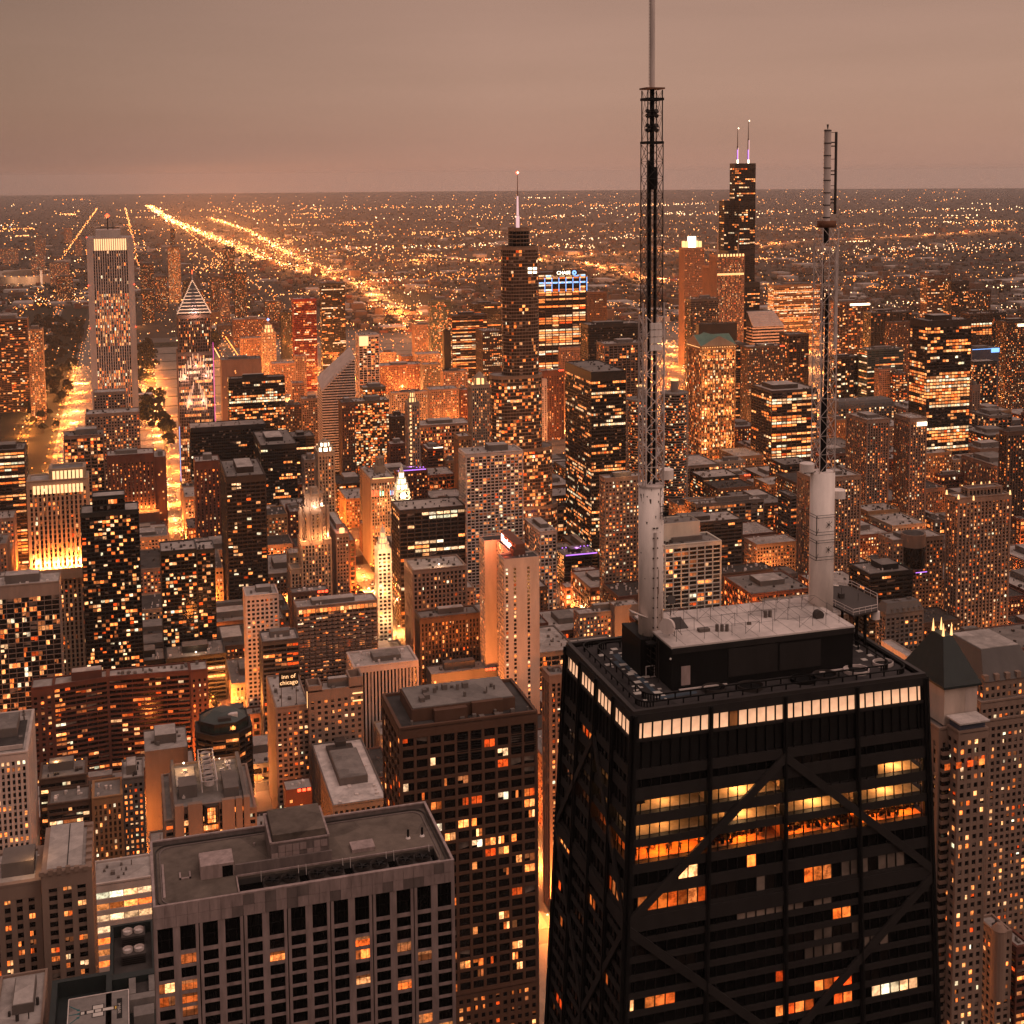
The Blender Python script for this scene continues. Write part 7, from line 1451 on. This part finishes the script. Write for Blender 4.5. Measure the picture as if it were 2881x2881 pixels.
def filllabel(mat, x, y, h):
    near_ = sorted(CITY, key=lambda r_: math.hypot((r_[0]+r_[2])/2-x, (r_[1]+r_[3])/2-y))
    size = 'low' if h < 26 else 'mid height' if h < 45 else 'taller'
    for r_ in near_[:9]:
        dx, dy = (r_[0]+r_[2])/2-x, (r_[1]+r_[3])/2-y; s_ = dx*rt.x+dy*rt.y; f_ = dx*fw.x+dy*fw.y
        rel = ('in front of' if f_ > 0 else 'behind') if abs(f_) > abs(s_) else 'beside'
        w_ = r_[8].split(); k_ = min(len(w_), 8)
        while w_[k_-1] in ('a', 'with', 'the', 'of', 'in', 'and', 'by', 'its', 'at', 'an', 'to', 'just', 'on', 'behind', 'beside', 'round', 'right', 'left', 'standing', 'joined', 'two', 'very', 'big', 'lit', 'red', 'dark', 'glowing', 'white', 'square', 'rows', 'many', 'deep', 'slit', 'coloured', 'floodlit', 'large', 'pale', 'flat', 'tall', 'green', 'blue', 'heavy', 'small', 'stacked', 'steeply'): k_ -= 1
        l_ = ' '.join([size, CN[mat], 'block', rel, 'the']+w_[:k_])
        if l_ not in USED and len(l_.split()) <= 16: USED.add(l_); return l_
    l_ = ' '.join([size, CN[mat], 'block somewhere among the streets near the', near_[0][7] and 'downtown towers']); return l_
lots = []
for bx0, by0, bx1, by1 in BL:
    if by1 > -520 or by0 < -3080: continue
    nx_ = max(1, round((bx1-bx0)/46)); ny_ = max(1, round((by1-by0)/48))
    for i in range(nx_):
        for j in range(ny_):
            a = bx0+(bx1-bx0)*i/nx_; b_ = bx0+(bx1-bx0)*(i+1)/nx_; c = by0+(by1-by0)*j/ny_; d = by0+(by1-by0)*(j+1)/ny_
            lots.append((a+1, c+1, b_-1, d-1))
lots.sort(key=lambda l: -l[3])
for a, c, b_, d in lots:
    if nfill >= 285: break
    if a > 185 and d < -1400: continue
    if a > -120 and d < -1720: continue
    if not seen((a+b_)/2, (c+d)/2, .02): continue
    # shrink to fit next to measured footprints
    for _ in range(3):
        for fx0, fy0, fx1, fy1 in FOOT:
            ox = min(b_, fx1+2)-max(a, fx0-2); oy = min(d, fy1+2)-max(c, fy0-2)
            if ox > 0 and oy > 0:
                if ox < oy:
                    if (fx0+fx1) > (a+b_): b_ -= ox
                    else: a += ox
                else:
                    if (fy0+fy1) > (c+d): d -= oy
                    else: c += oy
        if b_-a < 13 or d-c < 13: break
    if b_-a < 13 or d-c < 13: continue
    y = d; x = (a+b_)/2
    if y > -1100: h = rf.uniform(10, 26) if x > -140 else rf.uniform(20, 58)
    elif y > -1800: h = rf.uniform(28, 62) if x > -500 else rf.uniform(35, 80)
    elif y > -2500: h = rf.uniform(32, 72)
    else: h = rf.uniform(18, 55)
    if -470 < x < -300 and -1150 < y < -980: h = min(h, 22)
    mat, stn, lab = rf.choice(FILLK if y < -1000 else FILLK[:6]); R = Rel('low_building', filllabel(mat, x, (c+d)/2, h), 'building', round(x, 1), round((c+d)/2, 1), 0, 'low blocks filling the lots between the towers')
    tier(R, rectp(a, c, b_, d), 0, h, mat, ST[stn], rf.uniform(.22, .55), rf, roof=rf.choice(('roof_pale', 'roof_grey', 'roof_pale', 'roof_dark')))
    clutter(R, a+1, c+1, b_-1, d-1, h, rf, pent=rf.random() < .6)
    FOOT.append((a, c, b_, d)); nfill += 1

# ------------------------------------------------------------------ street lighting
rl = random.Random(3)
heads = MB(); poles = MB(); nL = 0
LAMPS = []
def clear(x, y): return not inside(x, y, .5)
for x in NS:
    w = WID.get(x, 8)
    for k, y in enumerate(range(-3300, -420, 26)):
        if -1262 < y < -1190 and x < -640 or -1262 < y < -1200: continue
        sx_ = x+(w-1.5)*(1 if k % 2 else -1)
        if clear(sx_, y) and seen(sx_, y): LAMPS.append((sx_, y))
for y in EW:
    for k, x in enumerate(range(-1690, 240, 27)):
        if x > -110 and y < -1700: continue
        sy_ = y+5.5*(1 if k % 2 else -1)
        if clear(x, sy_) and seen(x, sy_): LAMPS.append((x, sy_))
LAMPS.sort(key=lambda q: -q[1])
pm_ = MB(); pm_.tube((0, 0, 0), (0, 0, 8.6), .12, 5); pm_.tube((0, 0, 8.6), (1.2, 0, 8.9), .08, 4); po = pm_.build('pole', 'steel_grey'); pme = po.data; bpy.data.objects.remove(po)
hm_ = MB(); hm_.octa((1.3, 0, 8.8), .62, 0, .4); hme = []
for mt in ('lamp_orange', 'lamp_white'): ho = hm_.build('lamp_head', mt); hme.append(ho.data); bpy.data.objects.remove(ho)
for i, (x, y) in enumerate(LAMPS):
    wh = rl.random() < .2
    if i < 150:
        o_ = empty('street_lamp', 'orange street lamp on a single pole along the downtown kerb', 'street lamp', (x, y, .17), 'street lamps along the kerbs'); o_.rotation_euler.z = rl.choice((0, pi/2, pi, -pi/2))
        place(pme, 'pole', 0, 0, 0, 0, o_); place(hme[1 if wh else 0], 'lamp_head', 0, 0, 0, 0, o_)
    else:
        heads.octa((x, y, 9), .75 if y > -1800 else .95, 1 if wh else 0); poles.box(x-.1, y-.1, x+.1, y+.1, .17, 8.8)
o_ = heads.build('street_lamp_heads', ('lamp_orange', 'lamp_white'), kind='stuff'); tag(o_, 'rows of glowing lamp heads along the farther downtown streets', 'street lamps')
o_ = poles.build('street_lamp_poles', 'steel_grey', kind='stuff'); tag(o_, 'thin poles of the farther downtown street lamps', 'street lamps')
nP = 0
def streetlight(x, y, p=1.0):
    global nP
    if inside(x, y, 1) or not seen(x, y, .02): return
    d = lampat('street_light', x, y, 9.8, 180000*p*rl.uniform(.55, 1.35), rl.choice(((1, .25, .04), (1, .28, .055), (1, .36, .10))), 1.5);
    if nP % 2: s_ = d.data; s_.energy *= 1.9; s_.type = 'SPOT'; s_ = d.data; s_.spot_size = radians(165); s_.spot_blend = .6   # every second light turned into a downward spot to hold the glow low
    nP += 1
BR = {-139: 1.5, 45: 1.15, -430+3: 1.2, -300: 1.0, 203: .8}
for x in NS:
    for y in range(-2900, -420, 62):
        if -1262 < y < -1200: continue
        streetlight(x+rl.uniform(-2, 2), y+rl.uniform(-8, 8), BR.get(x, .75)*(1.0 if y > -2000 else 1.7))
for y in EW:
    if y < -2700: continue
    for x in range(-1300, 230, 78): streetlight(x, y, .9*(1.0 if y > -2000 else 1.5))
print('street lights', nP, 'lamps', len(LAMPS), 'fill', nfill)

# ------------------------------------------------------------------ cars
CB = MB(); CB.hexa([(-.9, -2.2, .35), (.9, -2.2, .35), (.9, 2.2, .35), (-.9, 2.2, .35), (-.88, -2.15, .95), (.88, -2.15, .95), (.88, 2.15, .85), (-.88, 2.15, .85)]); co = CB.build('body', 'steel_pale'); cb = co.data; bpy.data.objects.remove(co)
CB = MB(); CB.hexa([(-.82, -1.6, .95), (.82, -1.6, .95), (.82, .9, .9), (-.82, .9, .9), (-.66, -1.1, 1.45), (.66, -1.1, 1.45), (.66, .3, 1.45), (-.66, .3, 1.45)]); co = CB.build('cabin', 'glass_black'); cc_ = co.data; bpy.data.objects.remove(co)
CB = MB(); [CB.tube((sx_, yy, .35), (sx_*1.12, yy, .35), .34, 10) for sx_ in (-.85, .85) for yy in (-1.4, 1.4)]; co = CB.build('wheels', 'steel_black'); cw = co.data; bpy.data.objects.remove(co)
CB = MB(); CB.octa((0, 0, 0), .26); co = CB.build('headlight', 'head_light'); ch_ = co.data; bpy.data.objects.remove(co)
CB = MB(); CB.octa((0, 0, 0), .22); co = CB.build('tail_light', 'tail_light'); ct_ = co.data; bpy.data.objects.remove(co)
ncar = 0
for x, y0_, y1_, dens in ((-139, -1200, -820, 11), (45, -1750, -1300, 14), (45, -1100, -480, 18), (-427, -1500, -900, 20), (-300, -1500, -1240, 24), (-139, -3300, -2500, 34)):
    y = y0_
    nst = ncar
    while y < y1_ and ncar-nst < 34:
        y += rf.uniform(.5, 1.6)*dens; ln = rf.choice((-1, 1)); xx = x+ln*rf.choice((2.2, 5.6) if x == -139 else (2.0, 4.8))
        if -1262 < y < -1200 or inside(xx, y) or not seen(xx, y): continue
        o_ = empty('car', 'car with its lights on driving along a lit avenue', 'car', (xx, y, .04), 'cars on the lit avenues'); o_.rotation_euler.z = pi if ln > 0 else 0
        place(cb, 'body', 0, 0, 0, 0, o_); place(cc_, 'cabin', 0, 0, 0, 0, o_); place(cw, 'wheels', 0, 0, 0, 0, o_)
        for s_ in (-.62, .62): place(ch_, 'headlight', s_, 2.25, .65, 0, o_); place(ct_, 'tail_light', s_, -2.25, .75, 0, o_)
        ncar += 1

# ------------------------------------------------------------------ trees
tms = []
for v in range(4):
    M = MB(); M.tube((0, 0, 0), (0, 0, 4.5), .35, 6, .2); to = M.build('trunk', 'bark'); tr_ = to.data; bpy.data.objects.remove(to)
    M = MB(); rt_ = random.Random(v+50)
    for k in range(150):
        a = rt_.uniform(0, 2*pi); e_ = rt_.uniform(-.5, 1.4); r_ = 4.6*rt_.random()**.4*(1+.25*sin(3*a+v)); c = Vector((r_*cos(a)*cos(e_), r_*sin(a)*cos(e_), 7+4.0*sin(e_)*rt_.random()**.4))
        n_ = Vector((rt_.uniform(-1, 1), rt_.uniform(-1, 1), rt_.uniform(-.3, 1))).normalized(); u_ = n_.orthogonal().normalized()*rt_.uniform(.6, 1.2); w_ = n_.cross(u_.normalized())*rt_.uniform(.6, 1.2)
        M.face([tuple(c-u_), tuple(c+w_), tuple(c+u_), tuple(c-w_)])
    to = M.build('crown', 'leaf'); cr__ = to.data; bpy.data.objects.remove(to); tms.append((tr_, cr__))
rtn = random.Random(9); nt_ = 0
def tree(x, y, s=1.0):
    global nt_
    k = rtn.randrange(4); o_ = empty('tree', 'dark leafy tree in the parks and plazas beyond the towers', 'tree', (x, y, .1), 'trees in the parks and plazas'); o_.scale = (s, s, s*rtn.uniform(.85, 1.2)); o_.rotation_euler.z = rtn.uniform(0, 6.28)
    place(tms[k][0], 'trunk', 0, 0, 0, 0, o_); place(tms[k][1], 'crown', 0, 0, 0, 0, o_); nt_ += 1
def inpoly(x, y, P_):
    c = False; j = len(P_)-1
    for i in range(len(P_)):
        if (P_[i][1] > y) != (P_[j][1] > y) and x < (P_[j][0]-P_[i][0])*(y-P_[i][1])/(P_[j][1]-P_[i][1])+P_[i][0]: c = not c
        j = i
    return c
PK = [[(196, -2080), (245, -2100), (300, -2700), (340, -3900), (205, -3850), (196, -3100)], [(82, -2120), (36, -1990), (30, -2140), (26, -2440), (78, -2460), (18, -2800), (28, -3270), (66, -3150)], [(-126, -3060), (-112, -3060), (-122, -3460), (-140, -3460)], [(26, -1915), (36, -1915), (36, -2140), (26, -2140)]]
for P_, n in ((PK[0], 170), (PK[1], 70), (PK[2], 22), (PK[3], 18)):
    xs2 = [q[0] for q in P_]; ys2 = [q[1] for q in P_]; k = 0; g_ = 0
    while k < n and g_ < 9000:
        g_ += 1; x = rtn.uniform(min(xs2), max(xs2)); y = rtn.uniform(min(ys2), max(ys2))
        if inpoly(x, y, P_) and clear(x, y): tree(x, y, rtn.uniform(1.3, 2.4)); k += 1
for x, y in [(-125, -1000-k*13) for k in range(12)]+[(-154, -1120-k*14) for k in range(5)]+[(57, -1360-k*12) for k in range(8)]+[(33, -1330), (-410, -1150), (-300, -1120), (-330, -1100), (-320, -870), (-870, -1150), (-640, -1010), (-905, -1130), (34, -850), (35, -862), (56, -700), (33, -560)]:
    if clear(x, y): tree(x, y, rtn.uniform(.6, .95))
def qmesh(name, mat, quads_pts, label, cat):
    n = len(quads_pts)//4; me = bpy.data.meshes.new(name); V = np.asarray(quads_pts, dtype=np.float32).reshape(-1, 3)
    me.vertices.add(len(V)); me.vertices.foreach_set('co', V.ravel()); me.loops.add(len(V)); me.loops.foreach_set('vertex_index', np.arange(len(V), dtype=np.int32)); me.polygons.add(n); me.polygons.foreach_set('loop_start', np.arange(0, len(V), 4, dtype=np.int32)); me.polygons.foreach_set('loop_total', np.full(n, 4, dtype=np.int32)); me.update(); me.validate()
    me.materials.append(MATS[mat]); o_ = bpy.data.objects.new(name, me); COL.objects.link(o_); o_['kind'] = 'stuff'; tag(o_, label, cat); return o_
# ------------------------------------------------------------------ far city: low blocks, woods, lights
g = np.random.default_rng(4)
def boxes(name, mat, X, Y, w, d, h, label, cat):
    C0 = np.stack([np.stack([X-w, X+w, X+w, X-w], 1), np.stack([Y-d, Y-d, Y+d, Y+d], 1)], 2)
    n = len(X); out = np.zeros((n, 5, 4, 3), np.float32); hh = h[:, None]
    for k in range(4):
        a, b_ = C0[:, k], C0[:, (k+1) % 4]; out[:, k, 0, :2] = a; out[:, k, 1, :2] = b_; out[:, k, 2, :2] = b_; out[:, k, 3, :2] = a; out[:, k, 2:, 2] = hh
    out[:, 4, :, :2] = C0; out[:, 4, :, 2] = hh
    return qmesh(name, mat, out.reshape(-1, 3), label, cat)
def polar(n, dmin, dmax, p=1.0):
    dep0, dep1 = math.atan(420/dmax), math.atan(420/dmin); dep = dep0+(dep1-dep0)*g.random(n)**p; D_ = 420/np.tan(dep); az = YAW+(g.random(n)-.5)*1.15
    return CAMPOS[0]-np.sin(az)*D_, CAMPOS[1]-np.cos(az)*D_, D_
def keep(X, Y):
    k = ~((Y > -3300) & (X > -1900) & (X < 480)); k &= ~((X > -130) & (X < 420) & (Y > -4300)); k &= ~((X > -960) & (X < -740) & (Y > -4520) & (Y < -3900)); k &= ~((np.abs(X+.03*Y+570) < 70) & (Y < -3000)); return k
for name, mat, n, s0, lab in (('distant_houses', 'brick', 2600, 9, 'low brick houses spreading to the dark horizon'), ('distant_flats', 'greystone', 2600, 12, 'grey low flats spreading beyond the downtown'), ('distant_warehouses', 'roof_pale', 700, 30, 'pale flat warehouses scattered through the far city'), ('distant_blocks', 'brown', 1400, 15, 'brown mid rise blocks beyond the downtown')):
    X, Y, D_ = polar(n, 2900, 13000, .8); k = keep(X, Y); X, Y, D_ = X[k], Y[k], D_[k]
    X = np.round(X/34)*34+g.normal(0, 3, len(X)); Y = np.round(Y/46)*46+g.normal(0, 3, len(Y))
    w = s0*(.5+g.random(len(X))); d = s0*(.5+g.random(len(X))); h = 7+g.random(len(X))**3*(28 if s0 == 15 else 12)
    boxes(name, mat, X, Y, w, d, h, lab, 'buildings')
X, Y, D_ = polar(15000, 2900, 22000, .8); k = keep(X, Y); X, Y, D_ = X[k], Y[k], D_[k]; n = len(X); s_ = 4+5*g.random(n)+D_*.0009
th = g.random(n)*6.28; P4 = np.zeros((n, 2, 4, 3), np.float32); hh = 6+5*g.random(n)+D_*.0003
for q in range(4):
    P4[:, 0, q, 0] = X+s_*np.cos(th+q*pi/2)*1.2; P4[:, 0, q, 1] = Y+s_*np.sin(th+q*pi/2); P4[:, 0, q, 2] = hh*(.8+.3*g.random(n))
    P4[:, 1, q, 0] = X+s_*np.cos(th+q*pi/2+.6)*(1.3 if q % 2 else .8); P4[:, 1, q, 1] = Y+s_*np.sin(th+q*pi/2+.6); P4[:, 1, q, 2] = hh*(q % 2)
qmesh('distant_woods', 'leaf', P4.reshape(-1, 3), 'dark mass of street trees covering the far neighbourhoods', 'trees')
# roads far away
def ribbon(M, pts, w, z):
    for a, b_ in zip(pts[:-1], pts[1:]):
        a, b_ = Vector(a), Vector(b_); d = (b_-a).normalized(); nn = Vector((-d.y, d.x))*w/2
        M.face([(a.x-nn.x, a.y-nn.y, z), (a.x+nn.x, a.y+nn.y, z), (b_.x+nn.x, b_.y+nn.y, z), (b_.x-nn.x, b_.y-nn.y, z)])
DR = [(-331, -20800), (-387, -13570), (-526, -9342), (-622, -6729), (-761, -5277), (-815, -5000), (-750, -4200), (-700, -3450), (-690, -2950)]
DR2 = [(-813, -13950), (-877, -10489), (-776, -6509), (-832, -5571)]
HWR = [(-1307, -6210), (-1904, -6030), (-2033, -5693), (-1941, -4802), (-1923, -4351)]
HWR2 = [(-1717, -6110), (-2450, -6400), (-3491, -6772), (-3921, -7136), (-4507, -7365), (-5344, -7613), (-6383, -8156)]
M = MB()
for P_, w in ((DR, 62), (DR2, 34), (HWR, 46), (HWR2, 30)): ribbon(M, P_, w, .16)
M.build('expressway', 'pavement', kind='structure')
def along(P_, step):
    for a, b_ in zip(P_[:-1], P_[1:]):
        L_ = math.hypot(b_[0]-a[0], b_[1]-a[1]); n = max(1, int(L_/step))
        for k in range(n): yield a[0]+(b_[0]-a[0])*k/n, a[1]+(b_[1]-a[1])*k/n
for P_, w, p in ((DR, 62, 1.0), (DR2, 34, .6), (HWR, 46, .8), (HWR2, 30, .45)):
    for x, y in along(P_, 210):
        D_ = -y
        if D_ < 15000 and seen(x, y): lampat('expressway_light', x, y, 28, 2.6e6*p*rl.uniform(.6, 1.3), (1, .30, .07), 3)
LT = {'lamp_orange': [], 'lamp_white': [], 'lamp_gold': [], 'lamp_rare': []}
emit('lamp_gold', (1, .38, .12), 5.0); emit('lamp_rare', (1, .2, .05), 5.0, .01, ramp=((1, .1, .04), (.4, 1, .5), (1, .1, .04), (.5, .7, 1)), rnd=(1, 1))
def addl(kind, x, y, s, z=9): LT[kind].append((x, y, z, s))
for P_, w, st_ in ((DR, 50, 26), (DR2, 26, 44), (HWR, 36, 26), (HWR2, 24, 70)):
    for x, y in along(P_, st_):
        D_ = -y; 
        if g.random() < min(1, 9000/D_*1.2): addl(('lamp_gold', 'lamp_orange', 'lamp_white')[int(g.integers(0, 3))], x+g.normal(0, w*.6), y+g.normal(0, 25), D_*.00046*(.4+1.1*g.random()))
for xs3 in range(-7600, 1500, 400):
    x = xs3+(-6 if xs3 % 800 else 14)
    dens = 1 if xs3 in (400, 0, -400) else .5 if xs3 in (-1200, -2000, -3600) else .08
    y = -3300
    while y > -19000:
        y -= 55*(-y/4500)*(1 if xs3 in (400, 0, -400) else 1.6)
        if g.random() < dens and not (x > -130 and y > -4300 and x < 200): addl('lamp_orange' if g.random() < .5 else 'lamp_gold', x+g.normal(0, 5), y, -y*.00036*(.6+.7*g.random()))
for y in (-3500, -4100, -4900, -5700, -6500, -7300, -8900, -10500, -12100, -14300, -16500, -19000, -23000, -27000, -31000):
    span = -y*.75; n = int(50*(1 if y > -9000 else 1.1)); on = g.random()
    for k in range(n):
        if g.random() < .12: on = g.random()
        if on < .45: x = 300-(k/n)*span*1.25+g.normal(0, 10)+(.2*-y if y < -9000 else 0); addl('lamp_gold' if g.random() < .7 else 'lamp_orange', x, y+g.normal(0, 14), -y*.0004*(.5+.8*g.random()))
# clusters: yards, parking lots, shopping streets
for k in range(620):
    X, Y, D_ = polar(1, 3200, 33000, .75); x, y, D0 = float(X[0]), float(Y[0]), float(D_[0])
    if x > -130 and x < 420 and y > -4300: continue
    n = int(2+g.exponential(9)); kind = ('lamp_gold', 'lamp_white', 'lamp_orange')[int(g.choice(3, p=(.5, .25, .25)))]; sx_ = D0*(.004+.02*g.random()); sy_ = D0*(.004+.012*g.random())
    for q in range(n): addl(kind, x+g.normal(0, sx_), y+g.normal(0, sy_), D0*.00036*(.5+.9*g.random()), 12)
# brighter yards west of the tracks
for cx, cyy, rx, ry, n, kd in ((-900, -6700, 500, 350, 90, 'lamp_gold'), (-1500, -7300, 700, 300, 150, 'lamp_white'), (-2300, -7000, 300, 200, 70, 'lamp_white'), (-4300, -6000, 1200, 350, 260, 'lamp_white'), (-3300, -5500, 700, 300, 120, 'lamp_gold'), (-5200, -8800, 2000, 400, 220, 'lamp_gold'), (-6500, -12500, 3500, 700, 260, 'lamp_white'), (-2600, -9000, 900, 300, 110, 'lamp_gold'), (-1300, -5000, 350, 200, 90, 'lamp_orange'), (-2700, -4300, 600, 300, 110, 'lamp_orange'), (-150, -4400, 120, 300, 70, 'lamp_gold'), (-900, -8400, 700, 350, 120, 'lamp_gold'), (-4500, -17000, 5000, 900, 240, 'lamp_gold'), (200, -7900, 120, 500, 50, 'lamp_orange'), (-350, -6200, 140, 900, 130, 'lamp_gold')):
    for q in range(n):
        x, y = cx+g.normal(0, rx*.6), cyy+g.normal(0, ry*.6); addl(kd if g.random() < .7 else 'lamp_orange', x, y, -y*.00040*(.5+.9*g.random()), 14)
X, Y, D_ = polar(3200, 3000, 33000, .8)
for x, y, d in zip(X, Y, D_):
    if x > -130 and x < 420 and y > -4300: continue
    r_ = g.random(); addl('lamp_orange' if r_ < .5 else 'lamp_gold' if r_ < .88 else 'lamp_white' if r_ < .96 else 'lamp_rare', x, y, d*.00021*(.5+.9*g.random()))
# lamps in the parks and station yard
for k in range(200):
    x = g.uniform(-120, 420); y = g.uniform(-4500, -1720)
    if clear(x, y): addl('lamp_orange' if g.random() < .6 else 'lamp_gold', x, y, .9, 6)
for k in range(90): addl('lamp_orange', g.uniform(60, 176), -g.uniform(2000, 2900), 1.3, 7)
for k in range(110): x = (174, 186)[k % 2]+g.normal(0, 2.5); addl('lamp_gold', x, -1750-k*25+g.normal(0, 12), .6+.6*g.random(), 9); addl('lamp_orange', (282, 298)[k % 2]+g.normal(0, 4), -2700-k*20+g.normal(0, 14), .6+.8*g.random(), 9)
for k in range(60): addl('lamp_gold', -116, -2700-k*14, 1.2, 9); addl('lamp_orange', -160, -2700-k*16, 1.3, 9)
lab = {'lamp_orange': 'countless orange street lights dotting the far city', 'lamp_white': 'white yard and stadium lights clustered in the far city', 'lamp_gold': 'golden lights strung along the far streets', 'lamp_rare': 'few red and green lights sprinkled in the far city'}
for kd, L_ in LT.items():
    A_ = np.array(L_); n = len(A_); ok = A_[:, 3] > 0; A_ = A_[ok]; n = len(A_); x, y, z, s_ = A_.T; F = np.zeros((n, 2, 4, 3), np.float32)
    # two crossed upright kites per lamp cluster give it the same size from every side
    for q, (a, b_) in enumerate(((1, 0), (0, 1), (-1, 0), (0, -1))):
        F[:, 0, q, 0] = x+s_*a*.9; F[:, 0, q, 1] = y+s_*a*.3; F[:, 0, q, 2] = z+s_*b_; F[:, 1, q, 0] = x-s_*a*.3; F[:, 1, q, 1] = y+s_*a*.9; F[:, 1, q, 2] = z+s_*b_
    F[:, :, :, 2] = np.maximum(F[:, :, :, 2], .3)
    qmesh('city_lights', kd, F.reshape(-1, 3), lab[kd], 'lights')
# park and rail yard glow
for x, y, p, c in ((120, -2150, 4e5, (1, .4, .1)), (120, -2400, 4e5, (1, .35, .08)), (120, -2700, 4e5, (1, .4, .1)), (179, -2250, 3e5, (1, .36, .1)), (179, -2600, 3e5, (1, .36, .1)), (179, -1900, 3e5, (1, .36, .1)), (60, -3700, 6e5, (1, .32, .07)), (290, -3300, 4e5, (1, .32, .07)), (-136, -2600, 6e5, (1, .32, .07)), (-138, -2900, 6e5, (1, .32, .07)), (-140, -3200, 6e5, (1, .32, .07)), (-150, -3700, 6e5, (1, .32, .07)), (40, -2150, 2e5, (1, .5, .15))):
    lampat('park_light', x, y, 18, p*.22, c, 3)
# band shell and stadium
R = Rel('band_shell', 'bright orange lit band shell beside the park lawn', 'band shell', 48, -2290)
mbpart(R, 'stage', 'crown_gold', lambda M: (M.box(52, -2281, 62, -2279, 2, 14), M.box(66, -2283, 76, -2281, 2, 11), M.box(30, -2290, 44, -2288, 2, 12))); mbpart(R, 'stage_house', 'greystone', lambda M: (M.box(26, -2312, 80, -2291, 0, 17), M.box(48, -2330, 76, -2312, 0, 24))); mbpart(R, 'roof', 'roof_white', lambda M: M.box(47, -2331, 77, -2311, 24, 24.4)); lampat('stage_light', 55, -2268, 12, 60000, (1, .5, .16), 2)
R = Rel('stadium', 'pale curved stadium bowl beyond the park near the lake road', 'stadium', 480, -5560)
M = MB(); n = 60; Ao = [(470+135*cos(2*pi*k/n), -5560+230*sin(2*pi*k/n)) for k in range(n)]; Ai = [(470+95*cos(2*pi*k/n), -5560+185*sin(2*pi*k/n)) for k in range(n)]
ringmesh(M, Ao, Ai, 0, 38); R.part('stand', M, 'limestone'); mbpart(R, 'field', 'grass', lambda M: M.prism(Ai, 0, .6)); mbpart(R, 'rim_light', 'lamp_orange', lambda M: [M.octa((*Ao[k], 40), 2.0) for k in range(10, 24, 2)], kind='stuff'); mbpart(R, 'light_tower', 'steel_pale', lambda M: (M.box(396, -5340, 404, -5330, 0, 62),))
for x, y in ((430, -5300), (520, -5300)): lampat('stadium_light', x, y, 30, 1.2e5, (1, .6, .35), 3)
# ------------------------------------------------------------------ haze
M = MB(); M.box(-44000, -44000, 44000, 44000, -2, 540); hz = M.build('haze', 'ground', kind='stuff')
hm = bpy.data.materials.new('haze_air'); hm.use_nodes = True; ht = hm.node_tree; ht.nodes.clear(); ou = ht.nodes.new('ShaderNodeOutputMaterial'); pv = ht.nodes.new('ShaderNodeVolumePrincipled')
pv.inputs['Color'].default_value = (1, .95, .92, 1); pv.inputs['Density'].default_value = 1.9e-5; pv.inputs['Anisotropy'].default_value = .0
ht.links.new(pv.outputs[0], ou.inputs['Volume']); hz.data.materials.clear(); hz.data.materials.append(hm); MATS['haze_air'] = hm
hz['label'] = 'thin brown evening haze lying over the whole city'; hz['category'] = 'haze'
if bpy.data.objects.get('distant_houses') is None: pass
